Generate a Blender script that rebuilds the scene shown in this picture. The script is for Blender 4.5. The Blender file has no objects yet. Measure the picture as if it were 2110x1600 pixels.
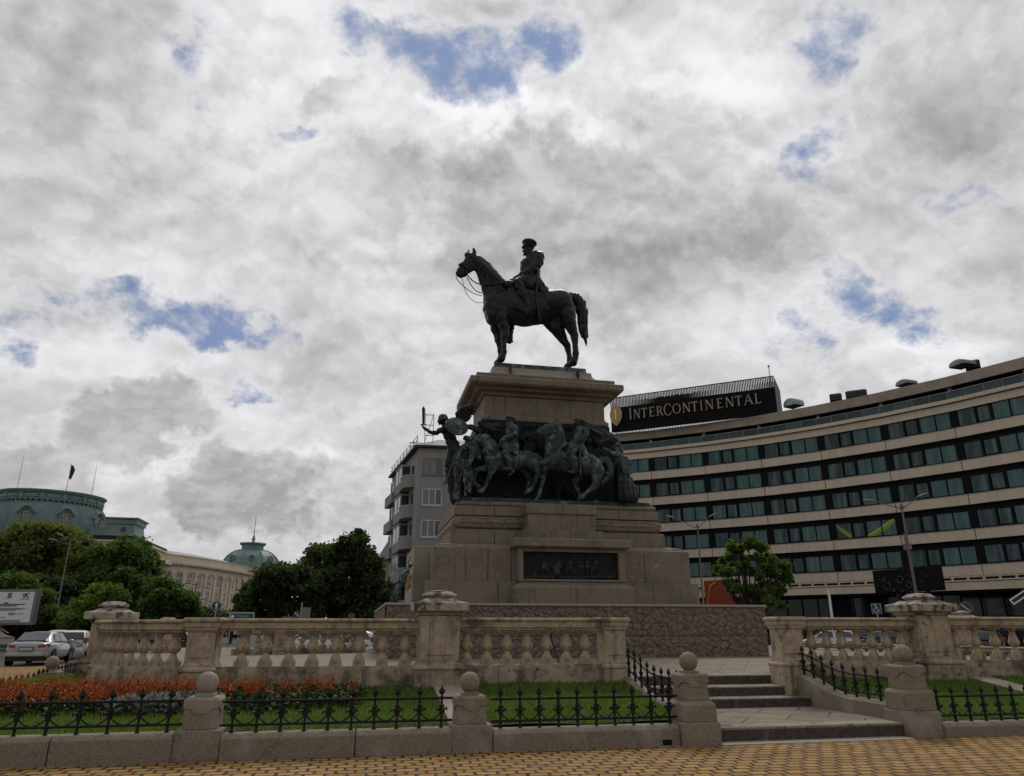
import bpy, math, random
import numpy as np
import openvdb
from mathutils import Vector, Matrix
random.seed(7); RNG = np.random.default_rng(11)
SC = bpy.context.scene
COL = SC.collection
R = math.radians
# ------------------------------------------------------------------ camera
YAW, TILT, EYE, FOC = R(11.7), R(18.26), 1.6, 1500.0
cam = bpy.data.objects.new('camera', bpy.data.cameras.new('camera')); COL.objects.link(cam)
cam.location = (0, 0, EYE); cam.rotation_euler = (math.pi/2 + TILT, 0, -YAW)
cam.data.sensor_width = 36.0; cam.data.lens = 36.0*FOC/2110.0
cam.data.clip_end = 3000; cam.data.clip_start = 0.1
SC.camera = cam
SC.view_settings.view_transform = 'Standard'; SC.view_settings.look = 'None'
SC.view_settings.exposure = 0.0; SC.view_settings.gamma = 1.0
# ------------------------------------------------------------------ sun (soft, behind cloud, beyond the monument)
SUN_EL, SUN_AZ = R(48), R(14)          # azimuth measured from +Y towards +X
sl = bpy.data.lights.new('sun', 'SUN'); sl.energy = 1.3; sl.angle = R(18); sl.color = (1.0, 0.95, 0.88)
sun = bpy.data.objects.new('sun', sl); COL.objects.link(sun)
sd = Vector((math.sin(SUN_AZ)*math.cos(SUN_EL), math.cos(SUN_AZ)*math.cos(SUN_EL), math.sin(SUN_EL)))
sun.rotation_euler = sd.to_track_quat('Z', 'Y').to_euler()
# ------------------------------------------------------------------ sky
world = bpy.data.worlds.new('World'); SC.world = world; world.use_nodes = True
NT = world.node_tree; NT.nodes.clear(); LK = NT.links
def wn(t, **k):
    n = NT.nodes.new(t)
    for a, b in k.items(): setattr(n, a, b)
    return n
def wset(sock, v):
    if isinstance(v, (int, float)): sock.default_value = v
    elif isinstance(v, tuple): sock.default_value = v
    else: LK.new(v, sock)
def wm(op, a, b=None, c=None, clamp=False):
    n = wn('ShaderNodeMath', operation=op); n.use_clamp = clamp
    wset(n.inputs[0], a)
    if b is not None: wset(n.inputs[1], b)
    if c is not None: wset(n.inputs[2], c)
    return n.outputs[0]
def wv(op, a, b=None, scale=None):
    n = wn('ShaderNodeVectorMath', operation=op); wset(n.inputs[0], a)
    if b is not None: wset(n.inputs[1], b)
    if scale is not None: wset(n.inputs['Scale'], scale)
    return n.outputs['Value'] if op in ('DOT_PRODUCT', 'LENGTH', 'DISTANCE') else n.outputs['Vector']
def wnoise(vec, scale, detail=8, rough=.55, dist=0.0, lac=2.0):
    n = wn('ShaderNodeTexNoise', noise_dimensions='3D'); LK.new(vec, n.inputs['Vector'])
    n.inputs['Scale'].default_value = scale; n.inputs['Detail'].default_value = detail
    n.inputs['Roughness'].default_value = rough; n.inputs['Distortion'].default_value = dist; n.inputs['Lacunarity'].default_value = lac
    return n.outputs['Fac'], n.outputs['Color']
def wsmooth(v, lo, hi, a=0.0, b=1.0):
    n = wn('ShaderNodeMapRange', interpolation_type='SMOOTHSTEP'); LK.new(v, n.inputs['Value'])
    for k, x in zip(('From Min', 'From Max', 'To Min', 'To Max'), (lo, hi, a, b)): n.inputs[k].default_value = x
    return n.outputs['Result']
geo = wn('ShaderNodeNewGeometry')
D0 = wv('SCALE', geo.outputs['Incoming'], scale=-1.0)
sep = wn('ShaderNodeSeparateXYZ'); LK.new(D0, sep.inputs[0])
dz = wm('MAXIMUM', sep.outputs['Z'], 0.0)
flat = wn('ShaderNodeCombineXYZ')
den = wm('ADD', dz, 0.62)
LK.new(wm('DIVIDE', sep.outputs['X'], den), flat.inputs[0]); LK.new(wm('DIVIDE', sep.outputs['Y'], den), flat.inputs[1])
Q = flat.outputs[0]                                    # a point on the cloud deck
# a fixed map of the northern sky: (u, w) in thousandths of the map, used to say where each cloud bank lies
Fv = Vector((math.sin(YAW)*math.cos(TILT), math.cos(YAW)*math.cos(TILT), math.sin(TILT)))
Rv = Vector((math.cos(YAW), -math.sin(YAW), 0)); Uv = Rv.cross(Fv)
df = wm('MAXIMUM', wv('DOT_PRODUCT', D0, tuple(Fv)), 0.12)
u0 = wm('MULTIPLY_ADD', wm('DIVIDE', wv('DOT_PRODUCT', D0, tuple(Rv)), df), 1.5, 1.055)
w0 = wm('MULTIPLY_ADD', wm('DIVIDE', wv('DOT_PRODUCT', D0, tuple(Uv)), df), -1.5, 0.8)
mapv = wn('ShaderNodeCombineXYZ'); LK.new(u0, mapv.inputs[0]); LK.new(w0, mapv.inputs[1])
_, wc = wnoise(D0, 3.2, 6, .6)
warp = wv('SCALE', wv('SUBTRACT', wc, (.5, .5, .5)), scale=0.42)
_, wc2 = wnoise(D0, 16.0, 6, .6)
warp2 = wv('SCALE', wv('SUBTRACT', wc2, (.5, .5, .5)), scale=0.10)
MV = wv('ADD', wv('ADD', mapv.outputs[0], warp), warp2)
MVs = wv('ADD', mapv.outputs[0], wv('SCALE', warp, scale=.5))
def bank(x, y, a, b, rot=0.0, lo=1.0, hi=0.2, src=None):
    """soft elliptical patch of the sky map, 0..1"""
    m = wn('ShaderNodeMapping', vector_type='TEXTURE'); LK.new(MV if src is None else src, m.inputs['Vector'])
    m.inputs['Location'].default_value = (x/1000, y/1000, 0); m.inputs['Rotation'].default_value = (0, 0, R(rot)); m.inputs['Scale'].default_value = (a/1000, b/1000, 1)
    mm = wv('MULTIPLY', m.outputs[0], (1, 1, 0))
    return wsmooth(wv('LENGTH', mm), lo, hi)
def wsum(items):
    t = None
    for s, k in items:
        t = wm('MULTIPLY', s, k) if t is None else wm('MULTIPLY_ADD', s, k, t)
    return t
def billow(vec, scale, rough=.5, oct=3):
    """rounded heaps with creases between them"""
    t, amp, tot = None, 1.0, 0.0
    for i in range(oct):
        f, _ = wnoise(vec, scale*(2.1**i), 1.5, .5, .1)
        f = wm('ABSOLUTE', wm('MULTIPLY_ADD', f, 2.0, -1.0))
        t = wm('MULTIPLY', f, amp) if t is None else wm('MULTIPLY_ADD', f, amp, t)
        tot += amp; amp *= rough
    return wm('DIVIDE', t, tot)
_, wq = wnoise(Q, 2.2, 4, .55)
Qw = wv('ADD', Q, wv('SCALE', wv('SUBTRACT', wq, (.5, .5, .5)), scale=0.10))
SD = (0.017*math.sin(SUN_AZ), 0.017*math.cos(SUN_AZ), 0.0)
toward = wv('ADD', Qw, SD)
n1, _ = wnoise(Q, 2.6, 8, .56)
n2, _ = wnoise(Qw, 7.0, 12, .53)
n2b, _ = wnoise(toward, 7.0, 12, .53)
n3, _ = wnoise(Qw, 22.0, 9, .64)
b1 = billow(Qw, 9.0, .50, 4)
b2 = billow(toward, 9.0, .50, 4)
puff = wm('ADD', wm('MULTIPLY', wm('SUBTRACT', n2b, n2), .8), wm('MULTIPLY', wm('SUBTRACT', b1, b2), .62))
#@SKYBANKS
holes = wsum([(bank(980, 125, 270, 130, 12), .98), (bank(760, 80, 170, 90, 20), .74), (bank(1160, 95, 120, 80, 0), .66), (bank(340, 645, 350, 72, 4), 1.0), (bank(520, 690, 160, 42, 5), .62),
              (bank(1680, 100, 160, 120, -50), .68), (bank(1640, 305, 160, 85, -45), .74), (bank(1650, 350, 60, 50, 0), .3), (bank(1830, 640, 240, 130, 15), .95), (bank(1640, 720, 140, 80, 10), .62), (bank(1990, 380, 130, 80, 0), .46),
              (bank(460, 805, 100, 32, 5), .66), (bank(600, 262, 90, 40, 10), .60), (bank(390, 60, 130, 100, 0), .50), (bank(50, 680, 120, 75, 0), .55), (bank(420, 170, 70, 60, 0), .4)])
wisp = wm('ADD', wm('MULTIPLY', wm('SUBTRACT', n3, .5), -2.9), wm('MULTIPLY', wm('SUBTRACT', n2, .5), -1.3))
hole = wm('MULTIPLY', wsmooth(wm('ADD', holes, wisp), .26, 1.30), wsmooth(holes, .12, .45))
rim = wm('MULTIPLY', wsmooth(wm('ADD', holes, wisp), -.15, .30), wm('SUBTRACT', 1.0, hole))
S = MVs
_, wc3 = wnoise(D0, 9.0, 9, .62)
MVc = wv('ADD', wv('ADD', mapv.outputs[0], wv('SCALE', warp, scale=.42)), wv('SCALE', wv('SUBTRACT', wc3, (.5, .5, .5)), scale=.40))
bright = wsum([(bank(860, 215, 330, 110, 22, src=S), .13), (bank(1090, 262, 290, 70, 8, 1.0, .1, MVc), .18), (bank(640, 400, 200, 170, 0, src=S), .08), (bank(290, 850, 185, 118, -15, 1.0, .75, MVc), .05), (bank(490, 1010, 228, 156, 5, 1.0, .75, MVc), .05), (bank(1000, 240, 140, 44, 10, 1.0, .6, MVc), .08), (bank(1250, 300, 130, 40, 12, 1.0, .6, MVc), .09), (bank(1480, 180, 180, 56, -6, 1.0, .6, MVc), .07), (bank(560, 170, 170, 52, -10, 1.0, .6, MVc), .07), (bank(420, 250, 130, 50, 0, 1.0, .6, MVc), .06), (bank(1600, 560, 220, 44, 6, 1.0, .5, MVc), .06), (bank(1960, 720, 220, 44, -6, 1.0, .5, MVc), .07), (bank(820, 490, 90, 50, 0, 1.0, .2, MVc), .10), (bank(620, 930, 60, 40, 0, 1.0, .2, MVc), .08), (bank(250, 720, 420, 55, 4, src=S), .10), (bank(560, 330, 260, 60, -25, src=S), .10), (bank(1380, 150, 330, 190, 0, src=S), .15), (bank(600, 80, 330, 170, 0, src=S), .13),
               (bank(250, 560, 330, 90, 0, src=S), .10), (bank(820, 640, 200, 160, 0, src=S), .07), (bank(150, 740, 300, 60, 5, src=S), .13), (bank(1900, 740, 260, 90, -8, src=S), .12), (bank(1500, 690, 300, 110, 0, src=S), .07), (bank(480, 930, 480, 190, 0, src=S), .06), (rim, .07)])
dark = wsum([(bank(1090, 395, 330, 130, 10, 1.0, .40, MVc), .08), (bank(1050, 420, 400, 200, 12, 1.0, 0.0, S), .10), (bank(330, 400, 400, 150, 0, 1.0, 0.0, S), .08), (bank(1960, 280, 330, 300, -25, 1.0, 0.0, S), .14), (bank(80, 130, 380, 300, 0, 1.0, 0.0, S), .08),
             (bank(290, 850, 160, 95, -15, 1.0, .66, MVc), .19), (bank(300, 860, 260, 150, -10, 1.0, .1, S), .07), (bank(490, 1010, 200, 130, 5, 1.0, .68, MVc), .21), (bank(480, 1030, 280, 170, 0, 1.0, .1, S), .08), (bank(60, 975, 220, 95, 0, 1.0, .70, MVc), .14), (bank(700, 985, 90, 60, 0, 1.0, .75, MVc), .07), (bank(690, 200, 130, 34, -8, 1.0, .5, MVc), .07), (bank(1420, 235, 150, 40, 6, 1.0, .5, MVc), .06), (bank(470, 270, 150, 36, -5, 1.0, .5, MVc), .06), (bank(900, 330, 160, 40, 8, 1.0, .5, MVc), .06), (bank(1560, 420, 240, 60, -10, 1.0, .5, MVc), .07), (bank(1250, 640, 300, 60, 4, 1.0, .4, MVc), .05), (bank(700, 700, 220, 46, 0, 1.0, .4, MVc), .05),
             (bank(1250, 560, 420, 120, 0, src=S), .10), (bank(760, 520, 260, 90, 0, src=S), .08), (bank(700, 1050, 260, 120, 0, src=S), .05), (bank(1500, 480, 420, 160, 0, src=S), .08), (bank(960, 520, 130, 110, 0, 1.0, .5, MVc), .06), (bank(720, 760, 260, 110, 0, 1.0, .3, MVc), .06), (bank(1350, 330, 160, 70, 0, 1.0, .5, MVc), .06)])
# clouds lit from behind: thin parts and rims are white, thick cores grey, with a fresh sharp edge at every scale
def thick(f, lo, span): return wm('MINIMUM', wm('MAXIMUM', wm('DIVIDE', wm('SUBTRACT', f, lo), span), 0.0), 1.0)
m1, _ = wnoise(Qw, 4.2, 11, .50)
tA = thick(n1, .44, .30); tB = thick(m1, .46, .26); tC = thick(n2, .47, .24)
lum = wm('SUBTRACT', .585, wm('ADD', wm('MULTIPLY', tA, .06), wm('ADD', wm('MULTIPLY', tB, .095), wm('MULTIPLY', tC, .04))))
lum = wm('ADD', lum, wm('ADD', wm('MULTIPLY', puff, wm('MULTIPLY_ADD', dz, 1.05, .08)), wm('MULTIPLY', wm('SUBTRACT', b1, .30), .06)))
lum = wm('ADD', lum, wm('MULTIPLY', wm('SUBTRACT', n3, .5), .03))
lum = wm('SUBTRACT', wm('ADD', lum, bright), wm('MULTIPLY', dark, .95))
# soft shoulder at both ends
lum = wm('MAXIMUM', wsmooth(lum, -.1, 1.05, .10, 1.0), .15)
# an added dimming of the unseen sky behind the camera, darkening faces towards it
back = wsmooth(wv('DOT_PRODUCT', D0, (-math.sin(YAW), -math.cos(YAW), 0.0)), -0.45, 0.35)
lum = wm('MULTIPLY', lum, wm('MULTIPLY_ADD', back, -0.32, 1.0))
cl = wn('ShaderNodeCombineColor'); 
for i, k in enumerate((9.85, 9.8, 10.1)): LK.new(wm('MULTIPLY', lum, k), cl.inputs[i])
skyt = wn('ShaderNodeTexSky', sky_type='NISHITA'); skyt.sun_disc = False; skyt.sun_elevation = SUN_EL; skyt.sun_rotation = SUN_AZ
skyt.air_density = 1.0; skyt.dust_density = 1.2
mix = wn('ShaderNodeMix', data_type='RGBA'); LK.new(hole, mix.inputs['Factor']); LK.new(cl.outputs[0], mix.inputs['A']); LK.new(wv('MULTIPLY', wv('MINIMUM', skyt.outputs[0], (4.6, 5.6, 7.6)), (.50, .55, .66)), mix.inputs['B'])
bg = wn('ShaderNodeBackground'); bg.inputs['Strength'].default_value = 0.1; LK.new(mix.outputs['Result'], bg.inputs['Color'])
wo = wn('ShaderNodeOutputWorld'); LK.new(bg.outputs[0], wo.inputs[0])
# ------------------------------------------------------------------ helpers
CY, SY, CT, ST = math.cos(YAW), math.sin(YAW), math.cos(TILT), math.sin(TILT)
def ray(px, py):
    dx, dy = (px-1055)/FOC, (800-py)/FOC
    y, z = CT - ST*dy, ST + CT*dy
    return dx*CY + y*SY, -dx*SY + y*CY, z
def at(px, py, D):                      # the point seen in that direction, D metres away along the ground
    r = ray(px, py); t = D/math.hypot(r[0], r[1]); return Vector((r[0]*t, r[1]*t, EYE + r[2]*t))
def onv(px, py, v):                     # ... on the vertical plane y = v
    r = ray(px, py); t = v/r[1]; return Vector((r[0]*t, v, EYE + r[2]*t))
class MB:
    def __init__(self): self.v, self.f = [], []
    def add(self, vs, fs):
        n = len(self.v); self.v += [tuple(p) for p in vs]; self.f += [tuple(i+n for i in f) for f in fs]; return self
    def box(self, x0, x1, y0, y1, z0, z1):
        return self.add([(x0,y0,z0),(x1,y0,z0),(x1,y1,z0),(x0,y1,z0),(x0,y0,z1),(x1,y0,z1),(x1,y1,z1),(x0,y1,z1)],
                        [(0,3,2,1),(4,5,6,7),(0,1,5,4),(1,2,6,5),(2,3,7,6),(3,0,4,7)])
    def loft(self, rings, cap=True, closed=True):
        n = len(rings[0]); vs = [p for r in rings for p in r]; fs = []
        for i in range(len(rings)-1):
            for j in range(n if closed else n-1):
                k = (j+1) % n
                fs.append((i*n+j, i*n+k, (i+1)*n+k, (i+1)*n+j))
        if cap:
            fs.append(tuple(range(n-1, -1, -1))); fs.append(tuple((len(rings)-1)*n+j for j in range(n)))
        return self.add(vs, fs)
    def steps(self, prof, cx=0, cy=0):  # rectangular stack: (half x, half y, z)
        return self.loft([[(cx-a,cy-b,z),(cx+a,cy-b,z),(cx+a,cy+b,z),(cx-a,cy+b,z)] for a,b,z in prof])
    def lathe(self, prof, cx=0, cy=0, n=16, sx=1, sy=1):
        return self.loft([[(cx+r*sx*math.cos(2*math.pi*j/n), cy+r*sy*math.sin(2*math.pi*j/n), z) for j in range(n)] for r, z in prof])
    def tube(self, pts, r, n=6, cap=True):
        pts = [Vector(p) for p in pts]; rr = r if isinstance(r, (list, tuple)) else [r]*len(pts)
        rings, up = [], Vector((0, 0, 1))
        for i, p in enumerate(pts):
            d = (pts[min(i+1, len(pts)-1)] - pts[max(i-1, 0)])
            if d.length < 1e-9: d = Vector((0,0,1))
            d.normalize()
            a = d.cross(up if abs(d.z) < .95 else Vector((1, 0, 0))).normalized(); b = a.cross(d).normalized()
            rings.append([tuple(p + rr[i]*(a*math.cos(2*math.pi*j/n) + b*math.sin(2*math.pi*j/n))) for j in range(n)])
        return self.loft(rings, cap)
    def prism(self, poly, o, ux, uy, th):   # polygon in the plane (o, ux, uy), thickness th along ux x uy
        o, ux, uy = Vector(o), Vector(ux), Vector(uy); nn = ux.cross(uy).normalized()*th
        a = [o + ux*p[0] + uy*p[1] for p in poly]; n = len(a)
        vs = a + [p + nn for p in a]
        return self.add(vs, [tuple(range(n-1,-1,-1)), tuple(range(n, 2*n))] + [(i, (i+1)%n, n+(i+1)%n, n+i) for i in range(n)])
    def ball(self, c, r, n=16, m=10, sz=1):
        return self.lathe([(max(1e-3, r*math.sin(math.pi*i/m)), c[2]-r*sz*math.cos(math.pi*i/m)) for i in range(m+1)], c[0], c[1], n)
    def quad(self, a, b, c, d): return self.add([a,b,c,d], [(0,1,2,3)])
    def tf(self, M):
        M = Matrix(M); self.v = [tuple(M @ Vector(p)) for p in self.v]; return self
    def join(self, o, M=None):
        vs = o.v if M is None else [tuple(M @ Vector(p)) for p in o.v]
        return self.add(vs, o.f)
def frame(o, ang, z=0):                 # local x along heading ang, local y to its left
    return Matrix.Translation((o[0], o[1], z)) @ Matrix.Rotation(ang, 4, 'Z')
WL = {}
def mesh_of(mb, name, mat=None, smooth=False):
    me = bpy.data.meshes.new(name); me.from_pydata(mb.v, [], mb.f); me.update()
    if mat: me.materials.append(mat)
    if smooth: 
        me.shade_smooth() if smooth is True else None
        if smooth is not True:
            me.shade_smooth(); me.set_sharp_from_angle(angle=R(smooth))
    return me
def link(name, me, parent=None, M=None):
    o = bpy.data.objects.new(name, me); COL.objects.link(o)
    M = Matrix.Identity(4) if M is None else M
    if parent is not None:
        o.parent = parent; o.matrix_basis = Matrix.Translation(-WL[parent.name]) @ M
    else: o.matrix_basis = M
    WL[o.name] = Vector((0,0,0)) if M == Matrix.Identity(4) else M.translation.copy()
    return o
def fixnormals(me):
    import bmesh
    b = bmesh.new(); b.from_mesh(me); bmesh.ops.recalc_face_normals(b, faces=b.faces); b.to_mesh(me); b.free()
def obj(name, mb, mat, parent=None, smooth=False, bevel=0, fix=False):
    me = mesh_of(mb, name, mat, smooth)
    if fix: fixnormals(me)
    o = link(name, me, parent)
    if bevel:
        m = o.modifiers.new('bevel', 'BEVEL'); m.width = bevel; m.segments = 2; m.limit_method = 'ANGLE'; m.angle_limit = R(35); m.use_clamp_overlap = True
        me.shade_smooth(); me.set_sharp_from_angle(angle=R(32))
    return o
def tag(o, label, cat, group=None):
    o['label'] = label; o['category'] = cat
    if group: o['group'] = group
    return o
def kind(o, k): o['kind'] = k; return o
def thing(name, label, cat, loc=(0,0,0), group=None):
    o = bpy.data.objects.new(name, None); COL.objects.link(o); o.location = loc; o.empty_display_size = .3
    WL[o.name] = Vector(loc); return tag(o, label, cat, group)
# ------------------------------------------------------------------ materials
def nm(name, col, rough=.8, metal=0.0, var=None, bump=None, spec=.3, island=None, patch=None, coat=0, streak=None):
    """var: (scale, colour2, detail) fine mottling; patch: (scale, colour, lo, hi) stains with an edge; bump: (scale, strength, dist); island: list of colours per piece"""
    m = bpy.data.materials.new(name); m.use_nodes = True; nt = m.node_tree; N = nt.nodes; b = N['Principled BSDF']
    b.inputs['Roughness'].default_value = rough; b.inputs['Metallic'].default_value = metal; b.inputs['Specular IOR Level'].default_value = spec
    if coat: b.inputs['Coat Weight'].default_value = coat; b.inputs['Coat Roughness'].default_value = .05
    tc = N.new('ShaderNodeTexCoord'); P = tc.outputs['Object']
    def noise(sc, det=6, ro=.6):
        n = N.new('ShaderNodeTexNoise'); n.inputs['Scale'].default_value = sc; n.inputs['Detail'].default_value = det; n.inputs['Roughness'].default_value = ro
        nt.links.new(P, n.inputs['Vector']); return n.outputs['Fac']
    def mixc(f, A, B):
        x = N.new('ShaderNodeMix'); x.data_type = 'RGBA'
        if isinstance(f, float): x.inputs['Factor'].default_value = f
        else: nt.links.new(f, x.inputs['Factor'])
        for s, v in (('A', A), ('B', B)):
            if isinstance(v, tuple): x.inputs[s].default_value = (*v[:3], 1)
            else: nt.links.new(v, x.inputs[s])
        return x.outputs['Result']
    def ramp(f, lo, hi):
        x = N.new('ShaderNodeMapRange'); x.interpolation_type = 'SMOOTHSTEP'; nt.links.new(f, x.inputs['Value'])
        x.inputs['From Min'].default_value = lo; x.inputs['From Max'].default_value = hi; return x.outputs['Result']
    c = tuple(col)
    if island:
        g = N.new('ShaderNodeNewGeometry'); cr = N.new('ShaderNodeValToRGB'); cr.color_ramp.interpolation = 'LINEAR'
        el = cr.color_ramp.elements
        while len(el) < len(island): el.new(.5)
        for i, k in enumerate(island): el[i].position = i/max(1, len(island)-1); el[i].color = (*k, 1)
        nt.links.new(g.outputs['Random Per Island'], cr.inputs[0]); c = cr.outputs[0]
    if var: c = mixc(ramp(noise(var[0], var[2] if len(var) > 2 else 6), .36, .64), c, var[1])
    for pt in ([patch] if patch and not isinstance(patch, list) else (patch or [])): c = mixc(ramp(noise(pt[0], 8, .65), pt[2], pt[3]), c, pt[1])
    if streak:                                   # rain streaks: noise drawn out along z
        mp = N.new('ShaderNodeMapping'); mp.inputs['Scale'].default_value = (5.5, 5.5, .32); nt.links.new(P, mp.inputs[0])
        n_ = N.new('ShaderNodeTexNoise'); n_.inputs['Scale'].default_value = 1.0; n_.inputs['Detail'].default_value = 7; n_.inputs['Roughness'].default_value = .65; nt.links.new(mp.outputs[0], n_.inputs['Vector'])
        r_ = ramp(n_.outputs['Fac'], .53, .70); k_ = N.new('ShaderNodeMath'); k_.operation = 'MULTIPLY'; nt.links.new(r_, k_.inputs[0]); k_.inputs[1].default_value = .75; c = mixc(k_.outputs[0], c, streak)
    if isinstance(c, tuple): b.inputs['Base Color'].default_value = (*c, 1)
    else: nt.links.new(c, b.inputs['Base Color'])
    if bump:
        bp = N.new('ShaderNodeBump'); bp.inputs['Strength'].default_value = bump[1]; bp.inputs['Distance'].default_value = bump[2]
        nt.links.new(noise(bump[0], 8, .6), bp.inputs['Height']); nt.links.new(bp.outputs[0], b.inputs['Normal'])
    m['u'] = 1; return m
M = {}
M['granite'] = nm('granite', (.245,.207,.155), .75, var=(38, (.165,.138,.107), 3), patch=[(.9, (.155,.130,.10), .48, .66), (4, (.31,.27,.215), .58, .72), (2.1, (.10,.085,.067), .60, .74)], bump=(30, .3, .02), streak=(.085,.072,.057))
M['post'] = nm('speckled_granite', (.27,.228,.17), .8, var=(55, (.175,.147,.108), 2), patch=[(4, (.13,.11,.09), .54, .72), (1.3, (.32,.275,.23), .52, .7), (16, (.10,.085,.07), .64, .72)], bump=(50, .45, .014))
M['sand'] = nm('weathered_sandstone', (.45,.362,.242), .88, var=(7, (.34,.27,.19), 8), patch=[(2.2, (.12,.096,.07), .51, .65), (11, (.17,.135,.10), .57, .68), (1.1, (.52,.43,.315), .54, .72), (5, (.085,.072,.058), .63, .72)], bump=(24, .5, .018), streak=(.105,.085,.062))
M['sandcap'] = nm('lichen_sandstone', (.42,.37,.30), .9, var=(9, (.30,.26,.21), 8), patch=[(6, (.075,.063,.052), .47, .60), (14, (.55,.52,.46), .60, .70)], bump=(26, .5, .02))
M['plinthstone'] = nm('grimy_plinth_stone', (.37,.30,.21), .9, var=(6, (.27,.215,.15), 8), patch=[(1.6, (.11,.09,.068), .47, .62), (5, (.07,.058,.045), .58, .68), (1.0, (.48,.40,.29), .58, .72)], bump=(18, .6, .025), streak=(.10,.082,.062))
M['bronze'] = nm('dark_bronze', (.010,.0115,.011), .38, .25, var=(2.2, (.020,.026,.025), 8), patch=[(2.6, (.07,.105,.10), .57, .72), (9, (.040,.056,.053), .56, .70)], bump=(10, .22, .04))
M['patina'] = nm('patinated_bronze', (.020,.030,.029), .55, .15, var=(2.6, (.050,.076,.073), 8), patch=[(3.0, (.15,.22,.21), .48, .66), (9, (.012,.015,.015), .57, .68)], bump=(18, .6, .05))
M['deep'] = nm('black_bronze', (.0065,.0075,.0073), .6, .1, var=(3, (.012,.015,.0145), 6), bump=(14,.3,.03), spec=.25)  # near-black bronze for the backing, relief panel and rear figures
M['iron'] = nm('black_iron', (.007,.007,.008), .55, .0, bump=(30, .2, .005), spec=.3)
M['copper'] = nm('green_copper', (.185,.265,.25), .65, var=(.25, (.148,.215,.203), 6), patch=(.6, (.23,.315,.30), .55, .75))
M['cream'] = nm('cream_stone', (.62,.53,.41), .85, var=(.4, (.54,.455,.345), 6), patch=(.15, (.46,.38,.285), .55, .8))
M['dkroof'] = nm('dark_roof', (.022,.023,.024), .8, spec=.2)
M['tin'] = nm('grey_tin', (.24,.25,.265), .6, .1, var=(.3, (.19,.195,.21)))
M['glass'] = nm('dark_glass', (.02,.024,.026), .12, spec=.6)
M['white'] = nm('white_paint', (.72,.72,.70), .5)
M['render'] = nm('grey_render', (.30,.285,.265), .9, var=(.5, (.265,.25,.232)), patch=(.25, (.33,.315,.295), .55, .75), streak=(.17,.16,.145))
M['dkgrey'] = nm('dark_grey_paint', (.04,.04,.041), .6, spec=.25)
M['grey'] = nm('grey_metal', (.20,.20,.20), .5, .5)
M['galv'] = nm('galvanised_steel', (.30,.31,.31), .45, .6, var=(3, (.24,.25,.25)))
M['pole'] = nm('weathered_pole', (.20,.17,.145), .7, var=(3, (.15,.125,.11)))
M['rubber'] = nm('tyre_rubber', (.012,.012,.013), .8)
M['trunk'] = nm('bark', (.055,.042,.034), .9, var=(6, (.035,.027,.022)), bump=(12, .6, .04))
M['screen'] = nm('black_panel', (.006,.006,.0065), .5, spec=.15)
M['gold'] = nm('gilded_lettering', (.42,.24,.07), .45, .5)
M['blue'] = nm('blue_sign', (.02,.07,.09), .45)
M['green'] = nm('green_sign', (.015,.075,.07), .45)
M['red'] = nm('red_sign', (.35,.09,.035), .5)
def thin(m, k=.42):                       # blades and leaves let light through
    nt = m.node_tree; N = nt.nodes; b = N['Principled BSDF']; t = N.new('ShaderNodeBsdfTranslucent'); x = N.new('ShaderNodeMixShader'); x.inputs[0].default_value = k
    lk = b.inputs['Base Color'].links
    if lk: 
        g = N.new('ShaderNodeMix'); g.data_type = 'RGBA'; g.blend_type = 'MULTIPLY'; g.inputs['Factor'].default_value = 1; nt.links.new(lk[0].from_socket, g.inputs['A']); g.inputs['B'].default_value = (1.5, 1.7, .9, 1); nt.links.new(g.outputs['Result'], t.inputs[0])
    out = N['Material Output']; nt.links.new(b.outputs[0], x.inputs[1]); nt.links.new(t.outputs[0], x.inputs[2]); nt.links.new(x.outputs[0], out.inputs[0]); return m
def leafmat(name, cols): 
    m = nm(name, cols[0], .62, island=cols, spec=.35)
    return thin(m)
M['leaf_dark'] = leafmat('chestnut_leaves', [(.022,.036,.010), (.034,.055,.013), (.048,.074,.018), (.030,.044,.013)])
M['leaf_mid'] = leafmat('maple_leaves', [(.040,.070,.012), (.060,.104,.018), (.085,.135,.024), (.050,.082,.016)])
M['leaf_red'] = leafmat('bronze_green_leaves', [(.080,.130,.024), (.110,.160,.030), (.165,.125,.045), (.095,.140,.026)])
M['leaf_brown'] = leafmat('brownish_leaves', [(.045,.038,.022), (.060,.045,.028), (.040,.045,.018)])
M['leaf_lime'] = leafmat('lime_leaves', [(.052,.098,.015), (.074,.128,.020), (.100,.158,.026), (.060,.105,.018)])
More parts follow.
